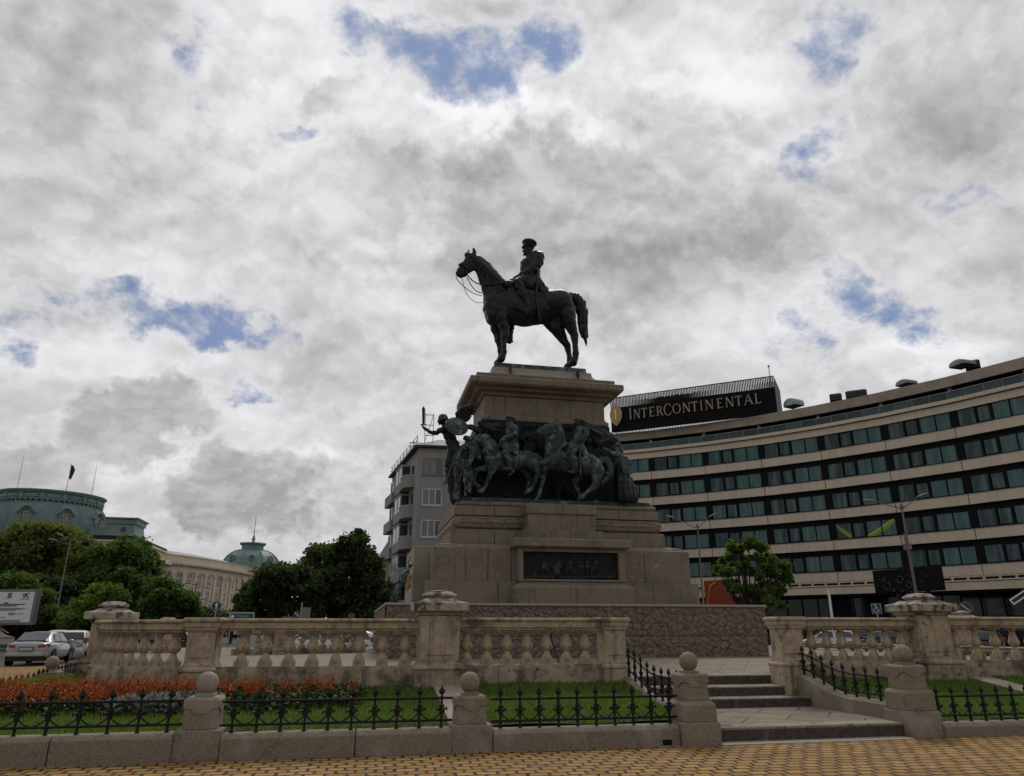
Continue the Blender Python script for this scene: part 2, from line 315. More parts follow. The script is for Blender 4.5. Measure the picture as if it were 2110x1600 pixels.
# ------------------------------------------------------------------ ground
def brickmat():
    m = bpy.data.materials.new('yellow_paving_bricks'); m.use_nodes = True; nt = m.node_tree; N = nt.nodes; L = nt.links; b = N['Principled BSDF']
    tc = N.new('ShaderNodeTexCoord'); mp = N.new('ShaderNodeMapping'); L.new(tc.outputs['Object'], mp.inputs[0]); mp.inputs['Rotation'].default_value = (0, 0, R(1.5))
    nz = N.new('ShaderNodeTexNoise'); nz.inputs['Scale'].default_value = 2.1; nz.inputs['Detail'].default_value = 3; L.new(mp.outputs[0], nz.inputs['Vector'])
    off = N.new('ShaderNodeVectorMath'); off.operation = 'SUBTRACT'; L.new(nz.outputs['Color'], off.inputs[0]); off.inputs[1].default_value = (.5, .5, .5)
    sc = N.new('ShaderNodeVectorMath'); sc.operation = 'MULTIPLY_ADD'; L.new(off.outputs[0], sc.inputs[0]); sc.inputs[1].default_value = (.15, .13, 0); L.new(mp.outputs[0], sc.inputs[2])
    br = N.new('ShaderNodeTexBrick'); L.new(sc.outputs[0], br.inputs['Vector']); br.offset = .5
    br.inputs['Scale'].default_value = 1; br.inputs['Brick Width'].default_value = .23; br.inputs['Row Height'].default_value = .185; br.inputs['Mortar Size'].default_value = .021; br.inputs['Mortar Smooth'].default_value = .15; br.inputs['Bias'].default_value = 0
    br.inputs['Color1'].default_value = (.43, .262, .095, 1); br.inputs['Color2'].default_value = (.28, .165, .06, 1); br.inputs['Mortar'].default_value = (.022, .016, .011, 1)
    n2 = N.new('ShaderNodeTexNoise'); n2.inputs['Scale'].default_value = .9; n2.inputs['Detail'].default_value = 8; L.new(tc.outputs['Object'], n2.inputs['Vector'])
    n3 = N.new('ShaderNodeTexNoise'); n3.inputs['Scale'].default_value = 45; n3.inputs['Detail'].default_value = 4; L.new(tc.outputs['Object'], n3.inputs['Vector'])
    def mix(f, A, B, lo, hi, k):
        r = N.new('ShaderNodeMapRange'); L.new(f, r.inputs[0]); r.inputs[1].default_value = lo; r.inputs[2].default_value = hi; r.inputs[4].default_value = k
        x = N.new('ShaderNodeMix'); x.data_type = 'RGBA'; L.new(r.outputs[0], x.inputs['Factor']); L.new(A, x.inputs['A']); x.inputs['B'].default_value = (*B, 1); return x.outputs['Result']
    jr = N.new('ShaderNodeMapRange'); jn = N.new('ShaderNodeTexNoise'); jn.inputs['Scale'].default_value = 6; jn.inputs['Detail'].default_value = 5; L.new(tc.outputs['Object'], jn.inputs['Vector']); L.new(jn.outputs['Fac'], jr.inputs[0]); jr.inputs[1].default_value = .38; jr.inputs[2].default_value = .62
    jm = N.new('ShaderNodeMix'); jm.data_type = 'RGBA'; L.new(jr.outputs[0], jm.inputs['Factor']); jm.inputs['A'].default_value = (.09, .06, .03, 1); jm.inputs['B'].default_value = (.006, .004, .003, 1); L.new(jm.outputs['Result'], br.inputs['Mortar'])
    c = mix(n2.outputs['Fac'], br.outputs['Color'], (.21, .125, .05), .5, .75, .5); c = mix(n3.outputs['Fac'], c, (.17, .095, .035), .5, .75, .6)
    L.new(c, b.inputs['Base Color']); b.inputs['Roughness'].default_value = .8; b.inputs['Specular IOR Level'].default_value = .15
    bp = N.new('ShaderNodeBump'); bp.inputs['Strength'].default_value = .9; bp.inputs['Distance'].default_value = .02
    inv = N.new('ShaderNodeMath'); inv.operation = 'MULTIPLY_ADD'; L.new(br.outputs['Fac'], inv.inputs[0]); inv.inputs[1].default_value = -1; L.new(n3.outputs['Fac'], inv.inputs[2])
    L.new(inv.outputs[0], bp.inputs['Height']); L.new(bp.outputs[0], b.inputs['Normal'])
    return m
def flagmat(name, w, h, c1, c2, mort, rot=0, ms=.012):
    m = bpy.data.materials.new(name); m.use_nodes = True; nt = m.node_tree; N = nt.nodes; L = nt.links; b = N['Principled BSDF']
    tc = N.new('ShaderNodeTexCoord'); mp = N.new('ShaderNodeMapping'); L.new(tc.outputs['Object'], mp.inputs[0]); mp.inputs['Rotation'].default_value = (0, 0, R(rot))
    br = N.new('ShaderNodeTexBrick'); L.new(mp.outputs[0], br.inputs['Vector']); br.offset = .5
    br.inputs['Scale'].default_value = 1; br.inputs['Brick Width'].default_value = w; br.inputs['Row Height'].default_value = h; br.inputs['Mortar Size'].default_value = ms; br.inputs['Mortar Smooth'].default_value = .2
    br.inputs['Color1'].default_value = (*c1, 1); br.inputs['Color2'].default_value = (*c2, 1); br.inputs['Mortar'].default_value = (*mort, 1)
    n2 = N.new('ShaderNodeTexNoise'); n2.inputs['Scale'].default_value = 3; n2.inputs['Detail'].default_value = 9; n2.inputs['Roughness'].default_value = .65; L.new(tc.outputs['Object'], n2.inputs['Vector'])
    r = N.new('ShaderNodeMapRange'); L.new(n2.outputs['Fac'], r.inputs[0]); r.inputs[1].default_value = .45; r.inputs[2].default_value = .75; r.inputs[4].default_value = .8
    x = N.new('ShaderNodeMix'); x.data_type = 'RGBA'; L.new(r.outputs[0], x.inputs['Factor']); L.new(br.outputs['Color'], x.inputs['A']); x.inputs['B'].default_value = (c2[0]*.55, c2[1]*.55, c2[2]*.55, 1)
    L.new(x.outputs['Result'], b.inputs['Base Color']); b.inputs['Roughness'].default_value = .75; b.inputs['Specular IOR Level'].default_value = .2
    bp = N.new('ShaderNodeBump'); bp.inputs['Strength'].default_value = .6; bp.inputs['Distance'].default_value = .012
    iv = N.new('ShaderNodeMath'); iv.operation = 'MULTIPLY_ADD'; L.new(br.outputs['Fac'], iv.inputs[0]); iv.inputs[1].default_value = -1; L.new(n2.outputs['Fac'], iv.inputs[2]); L.new(iv.outputs[0], bp.inputs['Height']); L.new(bp.outputs[0], b.inputs['Normal'])
    return m
M['brick'] = brickmat()
M['flag'] = flagmat('sandy_flagstones', 1.15, .75, (.25, .205, .15), (.19, .155, .113), (.03, .024, .018), 38, .014)
M['flag2'] = flagmat('plaza_flagstones', 1.1, .7, (.26, .213, .155), (.205, .168, .12), (.07, .056, .042), 30, .015)
M['asphalt'] = nm('asphalt', (.05,.05,.05), .85, var=(30, (.04,.04,.04)), patch=(.15, (.06,.058,.055), .5, .7), bump=(60, .3, .01))
M['soil'] = nm('lawn_soil', (.045,.065,.016), .95, var=(9, (.06,.075,.02)), bump=(18, .6, .03))
M['grass'] = nm('grass_blades', (.06,.09,.02), .55, island=[(.062,.115,.013), (.092,.160,.020), (.125,.195,.030), (.165,.205,.050)], spec=.3); thin(M['grass'], .4)
M['riser'] = nm('shaded_grimy_riser', (.085,.07,.055), .85, var=(14, (.05,.042,.034), 5), patch=[(4, (.16,.133,.105), .55, .72)], bump=(40,.4,.01))  # riser colour carries painted shade as well as grime
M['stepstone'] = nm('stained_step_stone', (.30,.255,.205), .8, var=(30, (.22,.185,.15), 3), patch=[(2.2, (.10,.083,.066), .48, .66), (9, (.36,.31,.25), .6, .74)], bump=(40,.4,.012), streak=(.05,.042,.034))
S_ = lambda n, mb, m: kind(obj(n, mb, m), 'structure')
S_('ground', MB().box(-1500, 1500, -300, 2500, -1.0, -.008), M['asphalt'])
g = MB(); g.add([(-40,-12,0),(40,-12,0),(40,10.9,0),(9.5,10.9,0),(-6.4,10.9,0),(-40,10.9,0)], [(0,1,2,3,4,5)])
g.add([(-40,10.9,.0),(-5.9,10.9,.0),(-5.9,40,.0),(-40,40,.0)], [(0,1,2,3)])
S_('brick_road', g, M['brick'])
CX = 7.27
plz = []
def arc(cx, cy, r, a0, a1, n): return [(cx + r*math.cos(R(a0+(a1-a0)*i/n)), cy + r*math.sin(R(a0+(a1-a0)*i/n))) for i in range(n+1)]
ring = [(5.2,14.56),(9.35,14.56)] + [(2*CX-x, y) for x, y in [(4.9,14.2),(1.5,14.2),(-2.5,14.6),(-4.2,15.5),(-5.1,17.2),(-5.1,19.0),(-8.2,26),(-8.2,40)]] + [(-8.2,40),(-8.2,26),(-5.1,19.0),(-5.1,17.2),(-4.2,15.5),(-2.5,14.6),(1.5,14.2),(4.9,14.2)]
ring[0] = (5.2,15.1); ring[1] = (9.35,15.1); p = MB().prism(ring, (0,0,-.3), (1,0,0), (0,1,0), 1.0); S_('plaza', p, M['flag2'])
# lawns, sloping up from the kerb to the balustrade
def lawnz(x, y): 
    k = .30 if x < 6 else .20
    return k + (.64-k)*min(1, max(0, (y-11.05)/2.9)) + .012*math.sin(3.1*x+1.7*y)
def lawn(x0, x1, y0, y1, mask=None, step=.22):
    mb = MB(); nx, ny = int((x1-x0)/step), int((y1-y0)/step)
    P = [[(x0+(x1-x0)*i/nx, y0+(y1-y0)*j/ny) for i in range(nx+1)] for j in range(ny+1)]
    idx = {}
    for j in range(ny):
        for i in range(nx):
            q = [P[j][i], P[j][i+1], P[j+1][i+1], P[j+1][i]]
            c = (sum(a[0] for a in q)/4, sum(a[1] for a in q)/4)
            if mask and not mask(*c): continue
            ids = []
            for a in q:
                if a not in idx: idx[a] = len(mb.v); mb.v.append((a[0], a[1], lawnz(*a)))
                ids.append(idx[a])
            mb.f.append(tuple(ids))
    return mb
def inside_left(x, y):
    if x > -2.5: return y < 14.35
    return math.hypot(x+2.55, (y-16.75)*.9) > 2.0 or y > 19
LM = [lawn(-9.4, 1.42, 11.05, 26, lambda x, y: (inside_left(x, y) and (y < 14.4 or (x > -6.3 and y < 18.5)))), lawn(1.92, 4.98, 11.05, 14.1), lawn(9.0, 12.45, 11.05, 14.2), lawn(12.98, 24, 11.05, 19, lambda x, y: y < 14.6 + max(0, x-16)*.8)]
allL = MB()
for l in LM: allL.join(l)
S_('lawn', allL, M['soil'])
def blades(mbs, dens, near=16.0):
    vs, n = [], 0
    V = []
    for mb in mbs:
        va = np.array(mb.v)
        for f in mb.f:
            q = va[list(f)]; c = q.mean(0)
            if c[1] > near and c[0] > -3: continue
            a = abs(q[1][0]-q[0][0])*abs(q[3][1]-q[0][1]); k = RNG.poisson(dens*a*(1 if c[1] < 15 else .35))
            u, w = RNG.random(k), RNG.random(k)
            p = q[0] + (q[1]-q[0])*u[:,None] + (q[3]-q[0])*w[:,None]
            V.append(p)
    P = np.concatenate(V); k = len(P); a = RNG.random(k)*6.28; h = .035 + .05*RNG.random(k)**1.5; w = .006 + .006*RNG.random(k); ln = .03*RNG.standard_normal((k,2))
    d = np.stack([np.cos(a), np.sin(a), np.zeros(k)], 1)*w[:,None]
    tip = P + np.concatenate([ln, h[:,None]], 1); base = P - np.array([0,0,.01])
    vs = np.stack([base-d, base+d, tip], 1).reshape(-1,3)
    me = bpy.data.meshes.new('grass'); me.from_pydata(vs.tolist(), [], np.arange(len(vs)).reshape(-1,3).tolist()); me.materials.append(M['grass']); return me
gr = link('grass', blades(LM, 1300)); kind(tag(gr, 'short green grass growing on the lawns behind the iron fence', 'grass'), 'stuff')
# concrete strips across the lawns
def strip(x0, x1): 
    mb = MB(); rings = [[(x0,y,lawnz(1,y)-.15),(x1,y,lawnz(1,y)-.15),(x1,y,lawnz(x0,y)+.035),(x0,y,lawnz(x0,y)+.035)] for y in np.linspace(11.08,14.1,8)]
    return mb.loft(rings)
M['conc'] = nm('pale_concrete', (.36,.31,.26), .85, var=(12, (.30,.255,.215)), bump=(40,.2,.01))
S_('path', strip(1.42, 1.92).join(strip(12.45, 12.98)), M['conc'])
# ------------------------------------------------------------------ kerb walls
def kerb(x0, x1, z, label, joints=()):
    o = thing('kerb_wall', label, 'kerb wall', ((x0+x1)/2, 10.92, 0), 'low granite kerb walls under the iron fence')
    xs = [x0] + list(joints) + [x1]
    for a, b in zip(xs[:-1], xs[1:]):
        mb = MB().loft([[(x,10.75,-.05),(x,10.75,z-.05),(x,10.80,z),(x,11.10,z),(x,11.10,-.05)] for x in (a+.006, b-.006)])
        obj('coping_stone', mb, M['post'], o, bevel=.012, fix=True)
    return o
kerb(-8.2, -2.14, .33, 'granite kerb wall under the left end of the iron fence, in front of the red flowers', (-6.2, -3.55))
kerb(-1.57, 1.40, .305, 'granite kerb wall between the two left ball posts', (.12,))
kerb(1.97, 4.70, .275, 'granite kerb wall left of the gate posts, with a drain slot at its end')
kerb(9.08, 19.0, .19, 'lowest granite kerb wall, right of the steps', (12.9, 15.9))
dr = obj('drain_slot', MB().box(4.42, 4.56, 10.745, 10.78, .02, .09), M['screen'], bpy.data.objects['kerb_wall.002'])
# ------------------------------------------------------------------ ball posts
def post_parts(o, base, sh, zs, ball, scal=True):
    x, y = WL[o.name].x, WL[o.name].y
    z0, zb, z1, z2 = zs
    p = [(base, base, -.05), (base, base, z0*.93), (base-.012, base-.012, z0)]
    obj('base_block', MB().steps(p, x, y), M['post'], o, bevel=.012)
    if zb > z0: obj('middle_block', MB().steps([(base-.03, base-.03, z0), (base-.035, base-.035, zb-.05), (sh+.012, sh+.012, zb)], x, y), M['post'], o, bevel=.01)
    zb = max(zb, z0)
    obj('shaft', MB().steps([(sh, sh, zb), (sh-.012, sh-.012, z1-.035)], x, y), M['post'], o, bevel=.008)
    top = MB()   # head with scalloped apron
    n, zc = 12, zb+(z1-zb)*.5
    top.steps([(sh+.008, sh+.008, zc+.06), (sh+.008, sh+.008, z1-.03), (sh-.02, sh-.02, z1)], x, y)
    rr = sh*.55
    pol = [(-sh-.008, 0.065), (-rr, 0.065)] + [(rr*math.cos(R(180+180*i/n)), .065+rr*.62*math.sin(R(180+180*i/n))) for i in range(1, n)] + [(rr, .065), (sh+.008, .065), (sh+.008, .075), (-sh-.008, .075)]
    for a in (0, math.pi/2, math.pi, -math.pi/2):
        T = Matrix.Translation((x, y, zc)) @ Matrix.Rotation(a, 4, 'Z')
        top.join(MB().prism(pol, (0, -sh+.012, 0), (1,0,0), (0,0,1), .0195), T)
    obj('head', top, M['post'], o, fix=True)
    obj('slab', MB().steps([(ball*.82, ball*.82, z1), (ball*.82, ball*.82, z1+.03)], x, y).lathe([(ball*.62, z1+.03), (ball*.52, z1+.05), (ball*.5, z1+.075)], x, y), M['post'], o, smooth=30)
    obj('ball', MB().ball((x, y, z1+.035+ball*.93), ball, 28, 18), M['post'], o, smooth=True)
def ballpost(x, y, lab, zs=(.36,.36,.74,0), base=.29, sh=.215, ball=.142):
    o = thing('ball_post', lab, 'post', (x, y, 0), 'granite posts topped with stone balls'); post_parts(o, base, sh, zs, ball); return o
ballpost(-1.86, 11.08, 'granite ball post in front of the red flowers, leftmost of the row along the kerb')
ballpost(1.68, 11.08, 'granite ball post between two fence spans, in front of the square balustrade pier', (.34,.34,.70,0))
ballpost(5.0, 10.98, 'taller granite ball post at the left side of the steps', (.31,.59,.96,0), .30, .20, .138)
ballpost(8.80, 11.08, 'taller granite ball post at the right side of the steps', (.37,.68,1.04,0), .29, .20, .142)
pf = at(102, 1398, 21); ps = at(158, 1372, 27)
ballpost(pf.x, pf.y, 'small distant ball post in front of the silver car', (.3,.3,.66,0), .27, .20, .15)
ballpost(ps.x, ps.y, 'small distant ball post beside the left end of the balustrade', (.3,.3,.66,0), .27, .20, .15)
# ------------------------------------------------------------------ iron fences
def pk():
    m = MB(); s = .015
    m.box(-s, s, -s, s, 0, .50)
    m.lathe([(.028,0),(.028,.02),(.016,.035),(.014,.06)], n=8)
    for z in (.115, .465): m.ball((0,0,z), .031, 8, 6)
    m.lathe([(.012,.48),(.024,.49),(.012,.505),(.012,.515),(.047,.56),(.042,.585),(.012,.64),(.002,.675)], n=8, sx=1.0, sy=.75)
    for sx in (-1, 1):                                         # lily scroll below the top rail
        m.tube([(0,0,.20),(sx*.022,0,.25),(sx*.045,0,.305),(sx*.066,0,.31),(sx*.075,0,.285),(sx*.066,0,.262)], [.016,.016,.016,.015,.013,.011], 5)
        m.tube([(0,0,.26),(sx*.016,0,.32),(sx*.034,0,.352),(sx*.046,0,.345)], [.014,.014,.012,.010], 5)
    m.ball((0,0,.34), .022, 8, 6, 1.5); m.ball((0,0,.245), .018, 8, 6)
    m.tf(Matrix.Scale(.807, 4, (0,0,1)))
    return m
PK = mesh_of(pk(), 'picket', M['iron'], 40)
def fence(pts, n, lab, ends=True):
    """pts: list of (x, y, z) along the top of the wall"""
    pts = [Vector(p) for p in pts]; cum = [0]
    for a, b in zip(pts[:-1], pts[1:]): cum.append(cum[-1] + (b-a).length)
    def on(t):
        s = t*cum[-1]
        for i in range(len(pts)-1):
            if s <= cum[i+1] or i == len(pts)-2: return pts[i].lerp(pts[i+1], (s-cum[i])/(cum[i+1]-cum[i]))
    o = thing('iron_fence', lab, 'fence', tuple((pts[0]+pts[-1])/2), 'black iron picket fences with spear heads')
    for nm_, h in (('bottom_rail', .093), ('top_rail', .375)):
        mb = MB(); ring = [on(t/24) + Vector((0,0,h)) for t in range(25)] if len(pts) > 2 else [pts[0]+Vector((0,0,h)), pts[-1]+Vector((0,0,h))]
        mb.tube(ring, .018, 6); obj(nm_, mb, M['iron'], o)
    P = [on((i+.5)/n) for i in range(n)]
    for i, p in enumerate(P):
        d = (on(min(1, (i+.6)/n)) - on((i+.4)/n)); a = math.atan2(d.y, d.x)
        link('picket', PK, o, Matrix.Translation(p) @ Matrix.Rotation(a, 4, 'Z'))
    for a, b in zip(P[:-1], P[1:]):
        mb = MB(); w = [a.lerp(b, t/8) + Vector((0,0,.20 - .10*math.sin(math.pi*t/8))) for t in range(9)]
        mb.tube(w, .010, 5); obj('swag', mb, M['iron'], o)
    return o
fence([(-8.1,10.93,.33),(-2.08,10.93,.33)], 17, 'black iron fence in front of the mass of red flowers at the left end')
fence([(-1.62,10.93,.305),(1.42,10.93,.305)], 10, 'black iron fence between the two left ball posts, before leafy plants')
fence([(1.96,10.93,.275),(4.76,10.93,.275)], 10, 'black iron fence ending at the left gate post, before plain lawn')
fence([(9.05,10.95,.19),(15.0,10.95,.19)], 21, 'black iron fence right of the steps along the street kerb')
def sw(x, s):   # sweeping wall beside the steps: (y, top)
    return [(11.25,.44),(11.8,.44),(12.4,.45),(12.8,.48),(13.1,.54),(13.35,.62),(13.6,.69),(13.85,.735),(14.05,.75)]
for x, lab, flab, n in ((5.12, 'low granite wing wall curving up beside the left of the steps', 'black iron fence climbing the wing wall left of the steps', 9), (8.76, 'low granite wing wall curving up beside the right of the steps', 'black iron fence climbing the wing wall right of the steps', 9)):
    o = thing('wing_wall', lab, 'wall', (x, 12.6, 0), 'wing walls of the steps')
    pr = sw(x, 1)
    mb = MB().loft([[(x-.14,y,0),(x-.14,y,z-.035),(x-.10,y,z),(x+.10,y,z),(x+.14,y,z-.035),(x+.14,y,0)] for y, z in pr])
    obj('coping', mb, M['post'], o, smooth=40, fix=True)
    fence([(x, y, z) for y, z in pr], n, flab)
# far side fences at the left corner of the garden
fe = at(-60, 1398, 18); fence([(fe.x, fe.y, .10), (pf.x-.25, pf.y-.1, .12)], 10, 'distant iron fence left of the small ball post, beside the road')
fence([(pf.x+.25, pf.y+.2, .12), (ps.x-.2, ps.y-.3, .12)], 14, 'distant iron fence running back between the two small ball posts')
fence([(-6.5,18.2,.25), (ps.x+.25,ps.y-.3,.15)], 14, 'distant iron fence close to the end of the balustrade')
# ------------------------------------------------------------------ steps
st = thing('stone_steps', 'wide worn stone steps with a landing between the gate posts', 'steps', (6.95, 13, 0))
obj('landing', MB().box(5.28, 8.6, 11.0, 13.56, -.05, .196), M['flag'], st)
ed = MB(); 
for a, b in ((5.0,6.83),(6.85,8.66)): ed.box(a, b, 10.94, 11.32, -.05, .2)
lo_ = obj('landing_edge', ed, M['stepstone'], st, bevel=.012); obj('shaded_stained_riser', MB().box(5.25, 8.5, 10.936, 10.95, -.02, .165), M['riser'], lo_)
for i, (y, z) in enumerate(((13.55,.36),(14.0,.53),(14.56,.704))):
    y -= .0
    r = MB(); cuts = [[5.26,7.1,8.62],[5.26,6.4,8.62],[5.26,7.6,9.0]][i]
    for a, b in zip(cuts[:-1], cuts[1:]): r.box(a+.002, b-.002, y, y+.7, .1, z)
    so = obj('step', r, M['stepstone'], st, bevel=.02)
    obj('shaded_stained_riser', MB().box(5.27, [8.6,8.6,8.98][i], y-.004, y+.01, z-.17, z-.025), M['riser'], so)  # dark face plate: riser shade painted in together with the stains
obj('threshold', MB().box(5.3, 8.45, 10.66, 10.935, -.05, .012), M['conc'], st)
# ------------------------------------------------------------------ sweeps along a path
def resample(path, step=.25):
    P = [Vector((a[0], a[1], 0)) for a in path]; out = [P[0]]
    for a, b in zip(P[:-1], P[1:]):
        n = max(1, int((b-a).length/step))
        out += [a.lerp(b, (i+1)/n) for i in range(n)]
    return out
def sweep(path, prof):
    P = [Vector((a[0], a[1], 0)) for a in path]; rings = []
    for i, p in enumerate(P):
        d = (P[min(i+1, len(P)-1)] - P[max(i-1, 0)]).normalized(); n = Vector((-d.y, d.x, 0))
        rings.append([tuple(p + n*o + Vector((0,0,z))) for o, z in prof])
    return MB().loft(rings)
def balm():
    m = MB().box(-.105,.105,-.105,.105,0,.095).box(-.10,.10,-.10,.10,.56,.60)
    m.lathe([(.095,.095),(.098,.12),(.085,.15),(.062,.185),(.05,.215),(.05,.232),(.066,.24),(.098,.27),(.112,.305),(.110,.335),(.095,.375),(.075,.43),(.058,.50),(.055,.525),(.068,.535),(.068,.548),(.06,.56)], n=18)
    return m
BAL = mesh_of(balm(), 'baluster', M['sand'], 40)
RAILP = lambda zt: [(-.215,zt-.06),(-.225,zt-.045),(-.225,zt-.02),(-.20,zt),(.20,zt),(.225,zt-.02),(.225,zt-.045),(.215,zt-.06),(.19,zt-.075),(.19,zt-.17),(.155,zt-.19),(.155,zt-.215),(-.155,zt-.215),(-.155,zt-.19),(-.19,zt-.17),(-.19,zt-.075)]
def balustrade(path, n, lab, zb=.55, zl=.965, zt=1.785, posts=(), trim=(.25,.25), grp='stone balustrades round the monument garden'):
    P = resample(path, .3); cum = [0]
    for a, b in zip(P[:-1], P[1:]): cum.append(cum[-1] + (b-a).length)
    Ltot = cum[-1]
    def on(s):
        for i in range(len(P)-1):
            if s <= cum[i+1] or i == len(P)-2:
                d = (P[i+1]-P[i]); return P[i] + d*((s-cum[i])/max(1e-6, cum[i+1]-cum[i])), math.atan2(d.y, d.x)
    mid = on(Ltot/2)[0]
    o = thing('balustrade', lab, 'balustrade', (mid.x, mid.y, 0), grp)
    obj('handrail', sweep(P, RAILP(zt)), M['sand'], o, smooth=30, fix=True)
    obj('plinth', sweep(P, [(-.21,zb-.3),(-.21,zl-.09),(-.19,zl-.07),(-.18,zl-.02),(-.165,zl),(.165,zl),(.18,zl-.02),(.21,zl-.09),(.21,zb-.3)]), M['plinthstone'], o, smooth=30, fix=True)
    a, b = trim
    for i in range(n):
        p, h = on(a + (Ltot-a-b)*(i+.5)/n); link('baluster', BAL, o, Matrix.Translation((p.x, p.y, zl-.002)) @ Matrix.Rotation(h, 4, 'Z') @ Matrix.Scale((zt-.213-zl)/.6, 4, (0,0,1)))
    for s, hw in posts:
        p, h = on(s*Ltot); T = frame(p, h)
        mb = MB().steps([(hw+.05,.275,zb-.3),(hw+.05,.275,zl-.09),(hw+.07,.295,zl-.07),(hw+.07,.295,zl-.035),(hw+.02,.245,zl),(hw+.02,.245,zl+.03),(hw,.215,zl+.07),(hw,.215,zt-.24),(hw+.03,.245,zt-.20),(hw+.03,.245,zt-.17),(hw+.06,.265,zt-.14),(hw+.06,.265,zt-.075),(hw+.085,.29,zt-.055),(hw+.085,.29,zt-.015),(hw+.06,.27,zt+.012)]).tf(T)
        po = obj('pilaster', mb, M['sand'], o, bevel=.004)
        for k in (0, math.pi):
            pn = MB().loft([[(-hw+.05,-.214,zl+.14),(hw-.05,-.214,zl+.14),(hw-.05,-.214,zt-.31),(-hw+.05,-.214,zt-.31)],[(-hw+.07,-.232,zl+.16),(hw-.07,-.232,zl+.16),(hw-.07,-.232,zt-.33),(-hw+.07,-.232,zt-.33)]]).tf(T @ Matrix.Rotation(k, 4, 'Z'))
            obj('panel', pn, M['sand'], po, fix=True)
    return o
def pier(x, y, lab, rot=0, zb=.5, zl=.965, zt=2.04, hw=.345, k=1.0):
    o = thing('balustrade_pier', lab, 'pier', (x, y, 0), 'square balustrade piers with domed caps'); T = frame((x, y), rot)
    obj('base', MB().steps([(hw+.10,hw+.10,zb-.35),(hw+.10,hw+.10,zl-.07),(hw+.12,hw+.12,zl-.05),(hw+.12,hw+.12,zl-.02),(hw+.03,hw+.03,zl+.05),(hw+.02,hw+.02,zl+.09)]).tf(T), M['plinthstone'], o, bevel=.008)
    sh = obj('shaft', MB().steps([(hw,hw,zl+.09),(hw,hw,zt-.23)]).tf(T), M['sand'], o, bevel=.006)
    for q in range(4):
        pn = MB().loft([[(-hw+.08,-hw+.001,zl+.17),(hw-.08,-hw+.001,zl+.17),(hw-.08,-hw+.001,zt-.29),(-hw+.08,-hw+.001,zt-.29)],[(-hw+.10,-hw-.02,zl+.19),(hw-.10,-hw-.02,zl+.19),(hw-.10,-hw-.02,zt-.31),(-hw+.10,-hw-.02,zt-.31)]]).tf(T @ Matrix.Rotation(q*math.pi/2, 4, 'Z'))
        obj('panel', pn, M['sand'], sh, fix=True)
    obj('cap', MB().steps([(hw,hw,zt-.23),(hw+.035,hw+.035,zt-.21),(hw+.04,hw+.04,zt-.17),(hw+.13,hw+.13,zt-.15),(hw+.145,hw+.145,zt-.14),(hw+.145,hw+.145,zt-.01),(hw+.135,hw+.135,zt),(hw+.02,hw+.02,zt+.022),(hw-.05,hw-.05,zt+.065),(hw-.07,hw-.07,zt+.075)]).tf(T), M['sandcap'], o, bevel=.005)
    ln = .31*k
    obj('dome', MB().lathe([(ln*.86,zt+.05),(ln*.86,zt+.095),(ln*.90,zt+.10),(ln*1.02,zt+.118),(ln*1.05,zt+.14),(ln*1.0,zt+.165),(ln*.86,zt+.178),(ln*.80,zt+.19),(ln*.76,zt+.21),(ln*.3,zt+.228),(.02,zt+.23)], n=32).tf(T), M['sandcap'], o, smooth=40)
    return o
mx = lambda pts: [(2*CX - x, y) for x, y in pts]
A = [(5.1,14.18),(1.85,14.08)]; B = [(1.2,14.05),(-.6,14.12),(-2.6,14.38)]
C = [(-2.55-2.12*math.sin(R(a)), 16.75-2.37*math.cos(R(a))) for a in range(0, 85, 6)]
balustrade(A, 7, 'short stone balustrade between the left pier and the top of the steps', posts=((.065,.21),), trim=(.55,.02))
balustrade(B, 8, 'straight stone balustrade left of the big pier, above the flower bed', posts=((.985,.24),), trim=(.05,.52), zt=1.765)
balustrade(C, 8, 'curving stone balustrade at the far left end behind the red flowers', posts=((.97,.24),), trim=(.35,.5), zt=1.745)
balustrade([(8.42,14.25),(11.45,14.1)], 7, 'short stone balustrade right of the steps, before the hotel', posts=((.08,.24),), trim=(.60,.05), zt=1.81)
balustrade([(12.13,14.05),(13.9,14.1),(15.0,14.3),(16.3,14.9),(17.4,15.8),(18.3,17.2)], 14, 'stone balustrade curving away at the right edge', zt=1.83, trim=(.1,.2))
pier(1.53, 14.06, 'large square stone pier with domed cap between two balustrades, left of the monument steps')
pier(11.78, 14.06, 'large square stone pier with domed cap at the right, under the street lamp', zt=2.08)
pl = at(232, 1268, 18.8); pier(pl.x, pl.y, 'square stone pier with domed cap at the far left end of the balustrade', rot=R(4), zt=1.93, hw=.31, k=.95)
q = at(345, 1290, 33); pier(q.x, q.y, 'distant stone pier whose domed cap just shows over the left balustrade', rot=.3, zt=1.78)
qr = at(1978, 1270, 33); pier(qr.x, qr.y, 'distant stone pier whose domed cap shows beside the no stopping sign', rot=.3, zt=2.0)
r0, r1 = at(480, 1340, 29), at(748, 1340, 31)
balustrade([(r0.x,r0.y),(r1.x,r1.y)], 11, 'rear stone balustrade glimpsed between the front balusters', zb=.45, zl=.9, zt=1.6, posts=((.32,.24),), grp='rear balustrades')
rr0, rr1 = at(1650, 1340, 30), at(2100, 1340, 26)
balustrade([(rr0.x+4,rr0.y+6),(rr1.x+4,rr1.y)], 18, 'rear stone balustrade glimpsed between the right hand balusters', zb=.2, zl=.45, zt=1.0, grp='rear balustrades')
